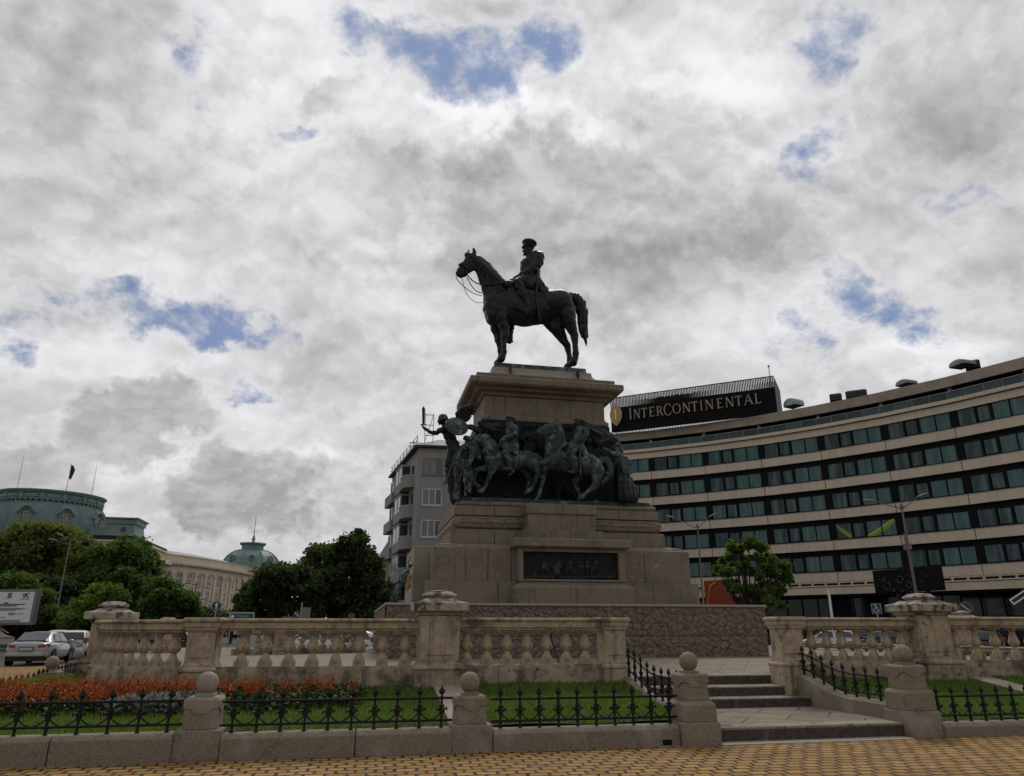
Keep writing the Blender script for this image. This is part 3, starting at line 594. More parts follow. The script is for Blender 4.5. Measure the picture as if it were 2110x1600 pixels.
# ------------------------------------------------------------------ rubble terrace
def voro(P, S, jit=.9):
    """distance to cell borders of a jittered grid (cell size S) for 2-D points"""
    U = P/S; base = np.floor(U).astype(int); d1 = np.full(len(P), 9.); d2 = np.full(len(P), 9.); hid = np.zeros(len(P))
    for i in (-1,0,1,2)[:3]:
        for j in (-1,0,1):
            c = base + np.array([i,j]); h = np.sin(c[:,0]*127.1 + c[:,1]*311.7)*43758.5453; h2 = np.sin(c[:,0]*269.5 + c[:,1]*183.3)*43758.5453
            f = np.stack([h-np.floor(h), h2-np.floor(h2)],1)*jit + (1-jit)/2
            d = np.linalg.norm(U - c - f, axis=1); m = d < d1
            d2 = np.where(m, d1, np.minimum(d2, d)); hid = np.where(m, f[:,0], hid); d1 = np.minimum(d1, d)
    return d2-d1, d1, hid
def rubble(L, Hh, S=.235, step=.035):
    nx, nz = int(L/step), int(Hh/step); xs, zs = np.meshgrid(np.linspace(0,L,nx+1), np.linspace(0,Hh,nz+1))
    P = np.stack([xs.ravel(), zs.ravel()],1); e, d, h = voro(P*np.array([.95,1.05]) + .06*np.stack([np.sin(P[:,1]*9), np.sin(P[:,0]*7)],1), S)
    k = np.clip(e/.15, 0, 1); disp = .065*k**.6*(.55+.45*h) - .05*d + .012*np.sin(P[:,0]*31+h*9)*np.sin(P[:,1]*37)
    disp *= np.clip(np.minimum(P[:,1], Hh-P[:,1])/.05, .2, 1)
    mb = MB(); mb.v = [(a, -float(t), b) for (a, b), t in zip(P, disp)]
    mb.f = [(j*(nx+1)+i, j*(nx+1)+i+1, (j+1)*(nx+1)+i+1, (j+1)*(nx+1)+i) for j in range(nz) for i in range(nx)]
    return mb
M['rubble'] = nm('rubble_stone', (.215,.175,.135), .9, var=(6, (.15,.12,.093), 5), patch=[(2.2, (.27,.225,.175), .55, .72), (4, (.10,.082,.064), .60, .72)], bump=(40, .5, .015))
tr = thing('stone_terrace', 'rough rubble stone terrace carrying the monument pedestal', 'terrace', (7.4, 30, .6))
X0, X1, Y0, Y1, ZT = .98, 13.88, 24.0, 36.5, 2.36
obj('core', MB().box(X0+.02, X1-.02, Y0+.02, Y1, .3, ZT-.07), M['rubble'], tr)
w = MB()
for z0, z1 in ((.62,1.33),(1.36,ZT-.07)):
    w.join(rubble(X1-X0, z1-z0), Matrix.Translation((X0, Y0, z0)))
    w.join(rubble(Y1-Y0, z1-z0, step=.06), Matrix.Translation((X0, Y1, z0)) @ Matrix.Rotation(-math.pi/2, 4, 'Z'))
    w.join(rubble(Y1-Y0, z1-z0, step=.06), Matrix.Translation((X1, Y0, z0)) @ Matrix.Rotation(math.pi/2, 4, 'Z'))
obj('rubble_facing', w, M['rubble'], tr)
obj('capping', MB().box(X0-.06, X1+.06, Y0-.08, Y1, ZT-.075, ZT), M['conc'], tr, bevel=.015)
# ------------------------------------------------------------------ pedestal
YC, CB, CU = 29.7, 7.42, 7.26
ped = thing('monument_pedestal', 'tall stepped granite pedestal with bronze relief panel and overhanging cornice', 'pedestal', (CB, YC, ZT))
def tier(name, prof, cx=CB, mat='granite', bevel=.02):
    return obj(name, MB().steps(prof, cx, YC), M[mat], ped, bevel=bevel)
def courses(name, half, hy, z0, z1, xs, cx=CB, mat='granite', gap=.009):
    """a course of ashlar: front blocks cut at xs, sides in one run"""
    mb = MB(); ed = [cx-half] + list(xs) + [cx+half]
    for a, b in zip(ed[:-1], ed[1:]): mb.box(a+(gap if a > cx-half else 0), b-(gap if b < cx+half else 0), YC-hy, YC-hy+1.0, z0, z1)
    n = 4
    for i in range(n):
        a = YC-hy+1.0+(2*hy-1.0)*i/n; b = YC-hy+1.0+(2*hy-1.0)*(i+1)/n
        mb.box(cx-half, cx+half, a+gap, b-gap, z0, z1)
    return obj(name, mb, M[mat], ped, bevel=.014)
courses('plinth', 5.05, 3.70, ZT-.02, 3.17, (4.9, 6.6, 8.4, 9.9))
courses('dado', 4.83, 3.53, 3.175, 4.32, (4.55, 5.4, 9.45, 10.45))
tier('dado_coping', [(4.83,3.53,4.323),(4.70,3.40,4.40),(4.66,3.36,4.46),(4.22,2.95,4.54)])
courses('second_tier', 4.17, 2.90, 4.543, 5.03, (4.9, 5.7, 9.0, 10.1))
tier('roll_seat', [(4.17,2.90,5.033),(4.05,2.80,5.08),(3.98,2.74,5.10)])
def laurelmat():
    m = nm('carved_laurel', (.27,.225,.185), .75, var=(20, (.19,.155,.125), 3)); nt = m.node_tree; N = nt.nodes; L = nt.links; b = N['Principled BSDF']
    tc = N.new('ShaderNodeTexCoord'); mp = N.new('ShaderNodeMapping'); L.new(tc.outputs['Object'], mp.inputs[0]); mp.inputs['Scale'].default_value = (5, 5, 9); mp.inputs['Rotation'].default_value = (0, R(38), R(45))
    vo = N.new('ShaderNodeTexVoronoi'); vo.feature = 'F1'; L.new(mp.outputs[0], vo.inputs['Vector']); vo.inputs['Scale'].default_value = 1
    bp = N.new('ShaderNodeBump'); bp.inputs['Strength'].default_value = 1; bp.inputs['Distance'].default_value = .09; bp.invert = True; L.new(vo.outputs['Distance'], bp.inputs['Height']); L.new(bp.outputs[0], b.inputs['Normal'])
    rm = N.new('ShaderNodeMapRange'); L.new(vo.outputs['Distance'], rm.inputs[0]); rm.inputs[1].default_value = .5; rm.inputs[2].default_value = .9
    return m
M['laurel'] = laurelmat()
tier('laurel_moulding', [(3.93,2.68,5.10),(4.02,2.77,5.16),(4.09,2.84,5.26),(4.10,2.85,5.36),(4.06,2.81,5.48),(3.98,2.73,5.57),(3.93,2.68,5.59)], mat='laurel', bevel=.03)
# laurel leaves: overlapping carved blades along the front of the roll
lv = MB()
for side in (-1, 1):
    for i in range(15):
        for zz, dn in ((5.20,1),(5.34,1),(5.48,1)):
            x = CB + side*(1.45 + i*.165) + (.08 if zz == 5.34 else 0)
            if abs(x-CB) > 3.95: continue
            y = YC-2.86 + (0 if zz == 5.34 else .05); d = side
            c = Vector((x, y, zz)); t = Vector((d*.17, 0, .07 if zz < 5.4 else -.02)); n = Vector((0, -.035, 0)); wv_ = Vector((-d*.03, 0, .06))
            lv.add([c-t*.6, c+wv_, c+t*.7, c-wv_, c+n], [(0,3,4),(3,2,4),(2,1,4),(1,0,4)])
obj('laurel_leaves', lv, M['granite'], ped)
courses('frieze_band', 4.02, 2.79, 5.593, 5.95, (4.9, 6.0, 8.62, 9.8))
tier('torus', [(3.86,2.63,5.953),(3.93,2.70,5.98),(3.96,2.73,6.03),(3.96,2.73,6.09),(3.92,2.69,6.14),(3.84,2.61,6.16)], bevel=.02)
tier('figure_base', [(3.84,2.61,6.163),(3.60,2.42,6.30)])
# front projection
pj = MB()
pj.box(5.33,7.53,25.38,27,ZT-.02,2.92).box(7.54,9.73,25.38,27,ZT-.02,2.92)
obj('projection_base', pj, M['granite'], ped, bevel=.015)
obj('projection_ledge', MB().loft([[(5.33+a,25.38+a,z),(9.73-a,25.38+a,z),(9.73-a,26.6,z),(5.33+a,26.6,z)] for a, z in ((0,2.923),(.05,2.99),(.16,3.06),(.26,3.09),(.30,3.16))]), M['granite'], ped, bevel=.01)
fr = MB().box(5.56,5.72,25.62,26.6,3.163,4.3).box(9.25,9.5,25.62,26.6,3.163,4.3).box(5.72,9.25,25.62,26.6,4.19,4.3).box(5.72,9.25,25.62,26.6,3.163,3.24)
obj('panel_surround', fr, M['granite'], ped, bevel=.012)
obj('projection_cornice', MB().loft([[(5.48-a,25.52-a,z),(9.56+a,25.52-a,z),(9.56+a,26.9,z),(5.48-a,26.9,z)] for a, z in ((.0,4.303),(.06,4.34),(.13,4.36),(.13,4.60),(.10,4.64))]), M['granite'], ped, bevel=.01)
p2 = MB(); p2.box(5.76,7.52,25.80,27.2,4.643,4.97).box(7.53,8.78,25.80,27.2,4.643,4.97); obj('projection_step', p2, M['granite'], ped, bevel=.012)
obj('projection_block', MB().steps([(1.30,.9,4.973),(1.30,.9,5.58),(1.36,.96,5.62),(1.36,.96,5.98)], 7.30, 27.05), M['granite'], ped, bevel=.014)
# upper shaft
obj('shaft_mould', MB().steps([(2.60,1.53,9.60),(2.70,1.63,9.66),(2.70,1.63,9.78),(2.62,1.55,9.84),(2.58,1.51,9.92)], CU, YC), M['granite'], ped, bevel=.01)
sm = MB()
for a, b in ((CU-2.57,5.55),(5.56,8.35),(8.36,CU+2.57)): sm.box(a, b, YC-1.5, YC+1.5, 9.923, 10.70)
obj('shaft', sm, M['granite'], ped, bevel=.012)
obj('cornice', MB().steps([(2.57,1.5,10.703),(2.64,1.57,10.73),(2.70,1.63,10.82),(2.92,1.82,10.90),(2.96,1.86,10.97),(3.22,2.10,11.05),(3.22,2.10,11.08),(3.26,2.14,11.10),(3.26,2.14,11.33),(3.20,2.08,11.36)], CU, YC), M['granite'], ped, bevel=.012)
sl = MB(); sl.box(CU-2.96,CU-.6,YC-1.88,YC+1.88,11.363,11.58).box(CU-.59,CU+2.96,YC-1.88,YC+1.88,11.363,11.58); obj('upper_slab', sl, M['granite'], ped, bevel=.015)
M['palegran'] = nm('pale_granite', (.33,.285,.225), .7, var=(30, (.26,.225,.19), 3), patch=[(3, (.20,.17,.14), .56, .75)], bump=(30,.2,.02))
obj('curved_block', MB().steps([(2.75,1.70,11.583),(2.55,1.52,11.66),(2.36,1.32,11.78),(2.24,1.18,11.90),(2.20,1.12,12.0),(2.18,1.10,12.15)], CU, YC), M['palegran'], ped, bevel=.01)
for x in (-1.45, 1.5): obj('joint', MB().box(CU+x-.008, CU+x+.008, YC-1.55, YC-1.0, 11.64, 12.15), M['dkgrey'], ped)
# core behind the frieze, bronze panel, inscriptions
obj('bronze_backing', MB().steps([(3.58,2.40,6.30),(3.50,2.32,6.36),(3.30,1.72,6.42),(3.22,1.68,8.1),(2.76,1.66,8.9),(2.72,1.65,9.62)], CU, YC), M['deep'], ped, bevel=.02)
def text_mesh(body, size, extrude=.01, align='CENTER', name='letters'):
    cu = bpy.data.curves.new(name, 'FONT'); cu.body = body; cu.size = size; cu.extrude = extrude; cu.align_x = align; cu.align_y = 'CENTER'; cu.resolution_u = 3
    o = bpy.data.objects.new('tmp', cu); COL.objects.link(o); dg = bpy.context.evaluated_depsgraph_get()
    me = bpy.data.meshes.new_from_object(o.evaluated_get(dg)); bpy.data.objects.remove(o); bpy.data.curves.remove(cu); me.name = name; return me
XP = 2.02
ip = obj('inscription_panel', MB().box(XP, 2.75, 27.7, 31.7, ZT-.02, 4.50), M['palegran'], ped, bevel=.02)
Tl = Matrix(((0,0,-1,XP-.004),(-1,0,0,0),(0,1,0,0),(0,0,0,1)))
for txt, y, z, wd in (('ЦАРЮ', 29.7, 4.18, .9), ('ОСВОБОДИТЕЛЮ', 29.7, 3.90, 3.2), ('ПРИЗНАТЕЛНА', 29.7, 3.42, 3.2), ('БЪЛГАРИЯ', 29.7, 3.14, 2.6)):
    me = text_mesh(txt, .34, .012); xs = [v.co.x for v in me.vertices]; k = wd/(max(xs)-min(xs)); me.materials.append(M['gold'])
    for v in me.vertices: v.co.x *= k
    T = Tl.copy(); T[1][3] = y; T[2][3] = z; link('inscription', me, ip, T)
# wreath leaning at the left foot of the pedestal
wr = MB(); rng = random.Random(3)
for i in range(150):
    a = rng.random()*6.283; rr_ = .62 + rng.uniform(-.13,.13); c = Vector((0, math.cos(a)*rr_, math.sin(a)*rr_*1.15)); t = Vector((rng.uniform(-.1,.1), -math.sin(a)*.20+rng.uniform(-.08,.08), math.cos(a)*.20)); n = Vector((-.06,0,0)).lerp(t.cross(Vector((1,0,0))), .1); s = t.cross(n).normalized()*.06
    c.x = rng.uniform(-.08,.08); wr.add([c-t, c-s, c+t, c+s, c+n], [(0,1,4),(1,2,4),(2,3,4),(3,0,4)])
wr.tube([(0, math.cos(i/12*math.pi)*.62, math.sin(i/12*math.pi)*.70) for i in range(25)], .07, 6, cap=False)
wr.tf(Matrix.Translation((1.55, 27.1, ZT+.72)) @ Matrix.Rotation(R(24), 4, 'Y'))
tag(obj('bronze_wreath', wr, M['patina']), 'bronze laurel wreath leaning on the left foot of the pedestal', 'wreath')
# ------------------------------------------------------------------ modelling in clay: smooth unions of tapered limbs, skinned as one surface
def clay(segs, vox, k=.06, folds=None, floor=None):
    """segs: (p0, p1, r0, r1, lat) limbs in metres; lat squeezes a limb across the y axis"""
    lo = np.min([np.minimum(np.array(s[0])-s[2], np.array(s[1])-s[3]) for s in segs], 0) - 3*vox - k
    hi = np.max([np.maximum(np.array(s[0])+s[2], np.array(s[1])+s[3]) for s in segs], 0) + 3*vox + k
    n = np.ceil((hi-lo)/vox).astype(int)+1; F = np.full(n, 9.0, np.float32)
    for p0, p1, r0, r1, lat in segs:
        p0, p1 = np.array(p0, float), np.array(p1, float); pad = k*1.2 + 2*vox
        a = np.floor((np.minimum(p0-r0, p1-r1)-pad-lo)/vox).astype(int).clip(0); b = (np.ceil((np.maximum(p0+r0, p1+r1)+pad-lo)/vox).astype(int)+1)
        b = np.minimum(b, n)
        g = np.meshgrid(*[lo[i]+vox*np.arange(a[i], b[i]) for i in range(3)], indexing='ij')
        d = p1-p0; q = [g[0]-p0[0], (g[1]-p0[1]), g[2]-p0[2]]; L2 = float(d@d)+1e-9
        t = np.clip((q[0]*d[0]+q[1]*d[1]+q[2]*d[2])/L2, 0, 1)
        D = np.sqrt((q[0]-t*d[0])**2 + ((q[1]-t*d[1])/lat)**2 + (q[2]-t*d[2])**2) - (r0+(r1-r0)*t)
        D = D.astype(np.float32)
        sl = tuple(slice(a[i], b[i]) for i in range(3)); A = F[sl]
        h = np.clip(.5+.5*(A-D)/k, 0, 1); F[sl] = np.where(A > 8, D, A*(1-h)+D*h - k*h*(1-h))
    if folds is not None:
        g = np.meshgrid(*[lo[i]+vox*np.arange(n[i]) for i in range(3)], indexing='ij'); m = F < 1
        F[m] += folds(g[0][m], g[1][m], g[2][m]).astype(np.float32)
    F += .18*k
    if floor is not None: F = np.maximum(F, (floor - (lo[2]+vox*np.arange(n[2])))[None,None,:].astype(np.float32))
    F = np.minimum(F, 4*vox); G = openvdb.FloatGrid(4*vox); G.copyFromArray(F); P, Qd = G.convertToQuads(isovalue=0.0)
    P = P*vox + lo; me = bpy.data.meshes.new('clay')
    me.from_pydata(P.tolist(), [], Qd.tolist()); me.update()
    v = np.array([p for p in P]); q = Qd[:2000]; 
    nn = np.cross(v[Qd[:,1]]-v[Qd[:,0]], v[Qd[:,2]]-v[Qd[:,0]]); vol = (nn*v[Qd[:,0]]).sum()
    if vol < 0: me.flip_normals()
    me.shade_smooth(); return me
class Crop:
    def __init__(s, x0, y0, k, v): s.x0, s.y0, s.k, s.v = x0, y0, k, v
    def P(s, x, y, lat=0): p = onv(s.x0 + x/s.k, s.y0 + y/s.k, s.v); return Vector((p.x, p.y+lat, p.z))
    def px(s, x, y): return (s.P(x+1, y)-s.P(x, y)).length
    def chain(s, nodes, lat=0, sq=1.0):
        """nodes (x, y, r[, lat]) -> limbs"""
        out = []
        N = [(s.P(a[0], a[1], a[3] if len(a) > 3 else lat), a[2]*s.px(a[0], a[1])) for a in nodes]
        if len(N) == 1: N = N*2
        for (p, r), (q, t) in zip(N[:-1], N[1:]): out.append((tuple(p), tuple(q), r, t, sq))
        return out
def sculpt(name, segs, vox, mat, parent=None, k=.06, folds=None, floor=None):
    me = clay(segs, vox, k, folds, floor); me.name = name; me.materials.append(M[mat]); return link(name, me, parent)
def fold(a, f, seed=0):
    return lambda x, y, z: a*np.sin(f*(x*.6+z*.9) + 2.2*np.sin(f*.31*x+seed) + 1.7*np.sin(f*.23*z+1.3*y))
def curve(P, n=5):                      # Catmull-Rom through the points (position and radius together)
    P = [np.array(p, float) for p in P]
    if len(P) < 3: return P
    Q = [2*P[0]-P[1]] + P + [2*P[-1]-P[-2]]; out = []
    for i in range(1, len(Q)-2):
        for j in range(n):
            t = j/n; out.append(.5*((2*Q[i]) + (Q[i+1]-Q[i-1])*t + (2*Q[i-1]-5*Q[i]+4*Q[i+1]-Q[i+2])*t*t + (3*Q[i]-Q[i-1]-3*Q[i+1]+Q[i+2])*t**3))
    return out + [P[-1]]
def tubes(c, lists, mat, name, parent, n=6, r=None):
    mb = MB()
    for L in lists:
        W = curve([[*c.P(a[0], a[1], a[3] if len(a) > 3 else 0), a[2]*c.px(a[0], a[1])] for a in L]); mb.tube([tuple(map(float, w[:3])) for w in W], [max(.002, float(w[3])) for w in W], n)
    return obj(name, mb, M[mat], parent, smooth=40)
# ------------------------------------------------------------------ the equestrian statue on top
c = Crop(900, 470, 5.161, 29.7)
eq = thing('equestrian_statue', 'large dark bronze rider in a peaked cap on a standing horse atop the pedestal', 'statue', (7.1, 29.7, 12.42))
obj('statue_base', MB().steps([(2.06,.98,12.153),(2.04,.96,12.20),(2.02,.94,12.39),(1.98,.90,12.42)], CU-.02, YC), M['patina'], eq, bevel=.01)
ch = c.chain
H = []
H += ch([(330,290,40),(372,330,62),(345,395,58)], 0, .62) + ch([(372,330,62),(300,405,50),(252,455,40),(238,488,38)], 0, .62)       # skull, cheek, muzzle
H += ch([(395,395,66),(340,440,40),(290,490,34),(258,515,24)], 0, .55) + ch([(225,478,26),(245,500,30)], 0, .8)                        # jaw, chin
for s_ in (-1, 1):
    H += ch([(345 if s_ > 0 else 398, 275, 22, s_*.10),(343 if s_ > 0 else 388, 240, 15, s_*.12),(344 if s_ > 0 else 381, 212, 4, s_*.12)], 0, .7)   # ears
H += ch([(430,360,76),(495,440,92),(560,540,118),(625,650,150),(665,760,165)], 0, .48)                                                # neck
H += ch([(455,330,40),(530,395,42),(610,485,44),(690,590,46),(760,660,60)], 0, .40)                                                   # crest and mane
H += ch([(640,800,150),(625,900,118),(620,960,85)], 0, .80) + ch([(560,850,66,-.16),(590,960,60,-.18)]) + ch([(560,850,66,.16),(590,960,60,.18)])   # chest
H += ch([(690,820,180),(800,835,196),(920,850,206),(1050,840,196),(1170,830,170)], 0, .66)                                            # barrel
H += ch([(860,700,70),(1000,720,85),(1130,735,75),(1220,740,70)], 0, .6)                                                              # back
for s_ in (-1, 1):
    H += ch([(1190,800,128,s_*.14),(1300,815,135,s_*.20),(1350,880,108,s_*.20),(1372,950,82,s_*.20)], 0, .82)                         # quarters
    H += ch([(640,800,110,s_*.22),(655,900,96,s_*.26),(680,985,78,s_*.26)], 0, .72)                                                   # shoulders
def leg(nodes, s_): return ch([(*a, s_) for a in nodes])
H += leg([(680,985,74),(697,1060,60),(708,1130,43),(708,1165,44),(704,1200,34),(704,1290,27),(703,1345,31),(699,1368,28),(690,1390,28)], -.26) + leg([(688,1398,36),(672,1416,40),(660,1424,34)], -.26)
H += leg([(640,985,70),(640,1060,54),(662,1135,40),(668,1170,41),(674,1210,32),(686,1290,26),(690,1345,29),(684,1370,26),(674,1392,26)], .26) + leg([(672,1400,32),(656,1416,36),(646,1422,28)], .26)
H += leg([(1372,950,88),(1395,1040,70),(1425,1110,50),(1447,1165,42),(1452,1200,37),(1454,1290,29),(1459,1360,34),(1458,1395,29),(1450,1420,28)], -.26) + leg([(1448,1430,36),(1434,1452,41),(1422,1460,34)], -.26)
H += leg([(1280,980,96),(1312,1080,70),(1358,1160,48),(1398,1225,38),(1414,1270,33),(1426,1350,27),(1433,1392,31),(1430,1415,26),(1424,1432,26)], .26) + leg([(1422,1440,33),(1408,1456,37),(1398,1462,30)], .26)
H += leg([(1180,960,62),(1250,1040,60)], .20) + leg([(1130,990,38),(1180,985,40)], 0)                                                  # flank
horse = sculpt('horse', H, .030, 'bronze', eq, .06, lambda x, y, z: .013*np.sin(7*x+3*np.sin(5*z))*np.sin(6*z+2*y), 12.42)
eye = MB()
for s_ in (-1, 1): p = c.P(352, 335, s_*.15); eye.ball(tuple(p), .05, 10, 8); p = c.P(232, 470, s_*.10); eye.ball(tuple(p), .03, 8, 6)
obj('eyes', eye, M['bronze'], horse, smooth=True)
mane = MB()
for i in range(26):
    t = i/25; x, y = 440+300*t**.9, 320+290*t; L = 150+90*t
    for s_ in (-1,):
        mane.tube([c.P(x, y-8, s_*.05), c.P(x+6, y+L*.35, s_*(.20+.06*t)), c.P(x-6-10*math.sin(i), y+L*.7, s_*(.24+.10*t)), c.P(x-24+14*math.sin(i*2.1), y+L, s_*(.25+.13*t))], [.035,.05,.04,.012], 5)
obj('mane', mane, M['bronze'], horse, smooth=60)
T = ch([(1360,735,40),(1420,735,50),(1480,752,58),(1525,810,62),(1545,900,62),(1552,1000,58),(1556,1080,48),(1572,1150,36),(1586,1210,18),(1588,1255,5)], 0, .8)
sculpt('tail', T, .028, 'bronze', horse, .05, lambda x, y, z: .022*np.sin(34*x + 3*np.sin(2.2*z)))
# tack
cl = ch([(800,690,70,-.40),(900,760,80,-.50),(1000,780,70,-.54),(1090,800,60,-.50),(1140,800,40,-.46)], 0, .16) + ch([(850,640,70,-.2),(1000,640,90,-.2),(1120,690,60,-.25)], 0, .8)
cl += ch([(790,740,40,-.46),(870,800,60,-.54),(1000,812,44,-.56),(1110,815,36,-.52)], 0, .10)
sculpt('saddle_cloth', cl, .028, 'bronze', horse, .05, fold(.006, 9))
sculpt('pistol_holster', ch([(722,628,30),(748,640,46),(790,640,40)], -.38, .7), .022, 'bronze', horse, .03)
tubes(c, [[(700,690,8,-.44),(620,730,8,-.50),(545,800,8,-.40),(508,860,9,-.20),(500,880,9,0)], [(590,975,8,0),(560,1000,6,-.04),(580,1015,5,-.05)],
          [(400,275,9,-.16),(385,330,9,-.20),(352,400,9,-.19),(318,450,9,-.15),(262,398,9,-.14),(245,392,9,-.05),(235,395,9,.05)], [(318,450,9,-.15),(300,480,7,-.13),(270,520,7,-.11)], [(345,300,8,-.15),(400,360,8,-.22),(430,430,8,-.22)],
          [(1180,690,6,-.2),(1300,705,6,-.18),(1390,725,6,-.08)]], 'bronze', 'bridle', horse)
tubes(c, [[(300,485,6,-.12),(380,580,6,-.14),(470,625,6,-.22),(560,636,6,-.32),(650,625,6,-.36),(735,598,6,-.30)], [(322,510,5,.10),(370,600,5,.10),(420,665,5,.05),(480,700,5,-.05)],
          [(205,520,5,-.02),(215,555,4,-.05),(300,640,4,-.05),(390,700,4,-.03),(485,725,4,0)], [(270,535,3,0),(300,660,3,0),(350,745,3,0),(420,792,3,0),(500,795,3,0)]], 'bronze', 'reins', eq)
# the rider
Rr = []
Rr += ch([(972,228,52),(968,258,44)], 0, .85) + ch([(948,262,28),(934,280,18),(930,294,9)], 0, .9) + ch([(990,275,40),(1004,310,46)], 0, .9) + ch([(925,240,8),(916,250,9)], 0, 1) + ch([(1012,240,14,-.10)])   # head, beard, neck, nose
Rr += ch([(1015,335,72),(1005,400,96),(1005,470,92),(1015,545,88)], 0, .95) + ch([(965,395,78),(965,450,76),(985,510,74)], 0, .9) + ch([(1000,300,52)], 0, 1.0)   # trunk, collar
for s_ in (-1, 1):
    Rr += ch([(1045,318,52,s_*.24),(1068,345,58,s_*.34),(1058,410,54,s_*.38),(1015,470,52,s_*.38),(965,505,47,s_*.35),(895,528,36,s_*.27),(838,556,29,s_*.16),(806,572,27,s_*.12)])
    Rr += ch([(775,582,17,s_*.08),(800,595,22,s_*.09)]) + ch([(790,570,20,s_*.10),(770,590,12,s_*.06)])
    Rr += ch([(985,585,76,s_*.22),(910,610,70,s_*.38),(850,640,62,s_*.46)], 0, .9)                                                     # thighs
rider = sculpt('rider', Rr, .020, 'bronze', eq, .03, fold(.011, 24))
for s_, dy in ((-1, 0), (1, 45)):
    Lg = ch([(840,640,58,s_*.48),(858,690,54,s_*.52),(890,760,52,s_*.54),(915,820,46,s_*.55),(935,880,40,s_*.55),(942,925,38,s_*.55)]) if s_ < 0 else ch([(840,700,58,.48),(840,800,52,.52),(815,960,46,.54),(800,1060,40,.54)])
    sculpt('trouser_leg', Lg, .022, 'bronze', rider, .03, fold(.014, 24, 2))
    bt = ch([(940,935,36,-.55),(938,955,30,-.55),(880,925,24,-.58),(830,908,17,-.60),(800,902,10,-.60)]) + ch([(950,960,24,-.55),(975,968,9,-.55)]) if s_ < 0 else ch([(800,1070,38,.54),(800,1130,36,.54),(798,1158,30,.54),(760,1150,22,.56)]) + ch([(820,1160,16,.54),(845,1163,5,.54)])
    sculpt('boot', bt, .02, 'bronze', rider, .03)
sk = []
for s_ in (-1, 1): sk += ch([(1010,560,70,s_*.20),(985,620,70,s_*.36),(960,650,56,s_*.46)], 0, .7) + ch([(1040,560,60,s_*.2),(1075,650,62,s_*.34),(1110,720,50,s_*.40),(1130,745,40,s_*.42)], 0, .6)
sculpt('coat_skirt', sk, .022, 'bronze', rider, .05, lambda x, y, z: .022*np.sin(26*x + 9*z + 2*np.sin(3*z)))
cap = MB(); T_ = lambda x, y: c.P(x, y)
p0 = T_(978,206); u = c.px(972,205)
M4 = Matrix.Translation(p0) @ Matrix.Rotation(R(9), 4, 'Y')
cap.lathe([(54*u,-6*u),(58*u,0),(60*u,20*u),(64*u,24*u),(77*u,44*u),(79*u,52*u),(74*u,60*u),(44*u,66*u),(.01,67*u)], n=24)
cap.loft([[(-54*u*math.cos(R(a))*s, -.8*54*u*math.sin(R(a))*s, (2-16*(s-1)*2.4)*u + dz) for a in range(-70, 71, 14)] for s, dz in ((.9,0),(1.34,-.02),(1.34,.0),(.9,.025))], closed=False, cap=False)
cap.tf(M4); obj('peaked_cap', cap, M['bronze'], rider, smooth=40, fix=True)
tubes(c, [[(1045,560,13,-.40),(1040,640,13,-.52),(1028,740,15,-.58),(1032,840,15,-.58),(1045,940,14,-.58),(1062,1010,14,-.56),(1072,1045,15,-.55)]], 'bronze', 'sabre', eq, 8)
belt = MB(); pb = c.P(1012, 512); belt.lathe([(.355,-.03),(.37,-.02),(.37,.03),(.355,.04)], n=24, sx=1, sy=1.0).tf(Matrix.Translation(pb) @ Matrix.Rotation(R(14), 4, 'Y')); obj('belt', belt, M['bronze'], rider, smooth=40)
for s_ in (-1, 1):
    p = c.P(1060, 286, s_*.30); epm = MB().steps([(.11,.11,-.02),(.11,.11,.012),(.08,.08,.028)]).tf(Matrix.Translation(p) @ Matrix.Rotation(s_*R(-22), 4, 'X') @ Matrix.Rotation(R(12), 4, 'Y')); obj('epaulette', epm, M['bronze'], rider, bevel=.008)
# ------------------------------------------------------------------ the figures round the frieze
A_ = Crop(850, 830, 7.272, 27.15); B_ = Crop(1080, 840, 7.272, 26.75)
GF = 'bronze figures standing round the pedestal'
def fig(name, lab): return thing(name, lab, 'statue', (7.3, 27.2, 6.3), GF)
def cap_on(cr, x, y, r, par, lat=0, tilt=10):
    p = cr.P(x, y, lat); u = cr.px(x, y)*r/60; mb = MB()
    mb.lathe([(52*u,-20*u),(56*u,-4*u),(70*u,14*u),(74*u,22*u),(66*u,32*u),(30*u,37*u),(.01,38*u)], n=18)
    mb.loft([[(-52*u*math.cos(R(a))*s, -.8*52*u*math.sin(R(a))*s, -20*u-(s-1)*40*u+dz) for a in range(-70, 71, 20)] for s, dz in ((.9,0),(1.35,-.01),(1.35,.005),(.9,.02))], closed=False, cap=False)
    mb.tf(Matrix.Translation(p) @ Matrix.Rotation(R(tilt), 4, 'Y')); return obj('peaked_cap', mb, M['patina'], par, smooth=40, fix=True)
# left mounted officer
f = fig('mounted_officer_statue', 'bronze mounted officer whose horse lowers its arched neck, left of the two riders'); a = A_; ch = a.chain
h = ch([(905,585,52),(900,650,58),(930,740,50),(965,810,40),(985,850,32)], -.25, .6) + ch([(880,560,16,-.35),(862,530,5,-.38)]) + ch([(915,550,16,-.15),(925,520,5,-.13)])
h += ch([(930,580,62),(1000,560,80),(1080,580,95),(1150,660,110),(1180,760,125),(1200,850,130)], -.15, .6)
h += ch([(1200,860,140),(1300,890,150),(1430,890,155),(1560,880,150),(1680,870,140)], -.1, .75) + ch([(1690,860,140),(1740,900,120),(1790,960,95)], -.1, .9)
h += ch([(1160,900,95,-.35),(1180,990,70,-.38),(1150,1080,50,-.38),(1122,1160,42,-.38),(1085,1250,32,-.38),(1050,1310,30,-.38),(1000,1350,34,-.38),(975,1362,26,-.38)])
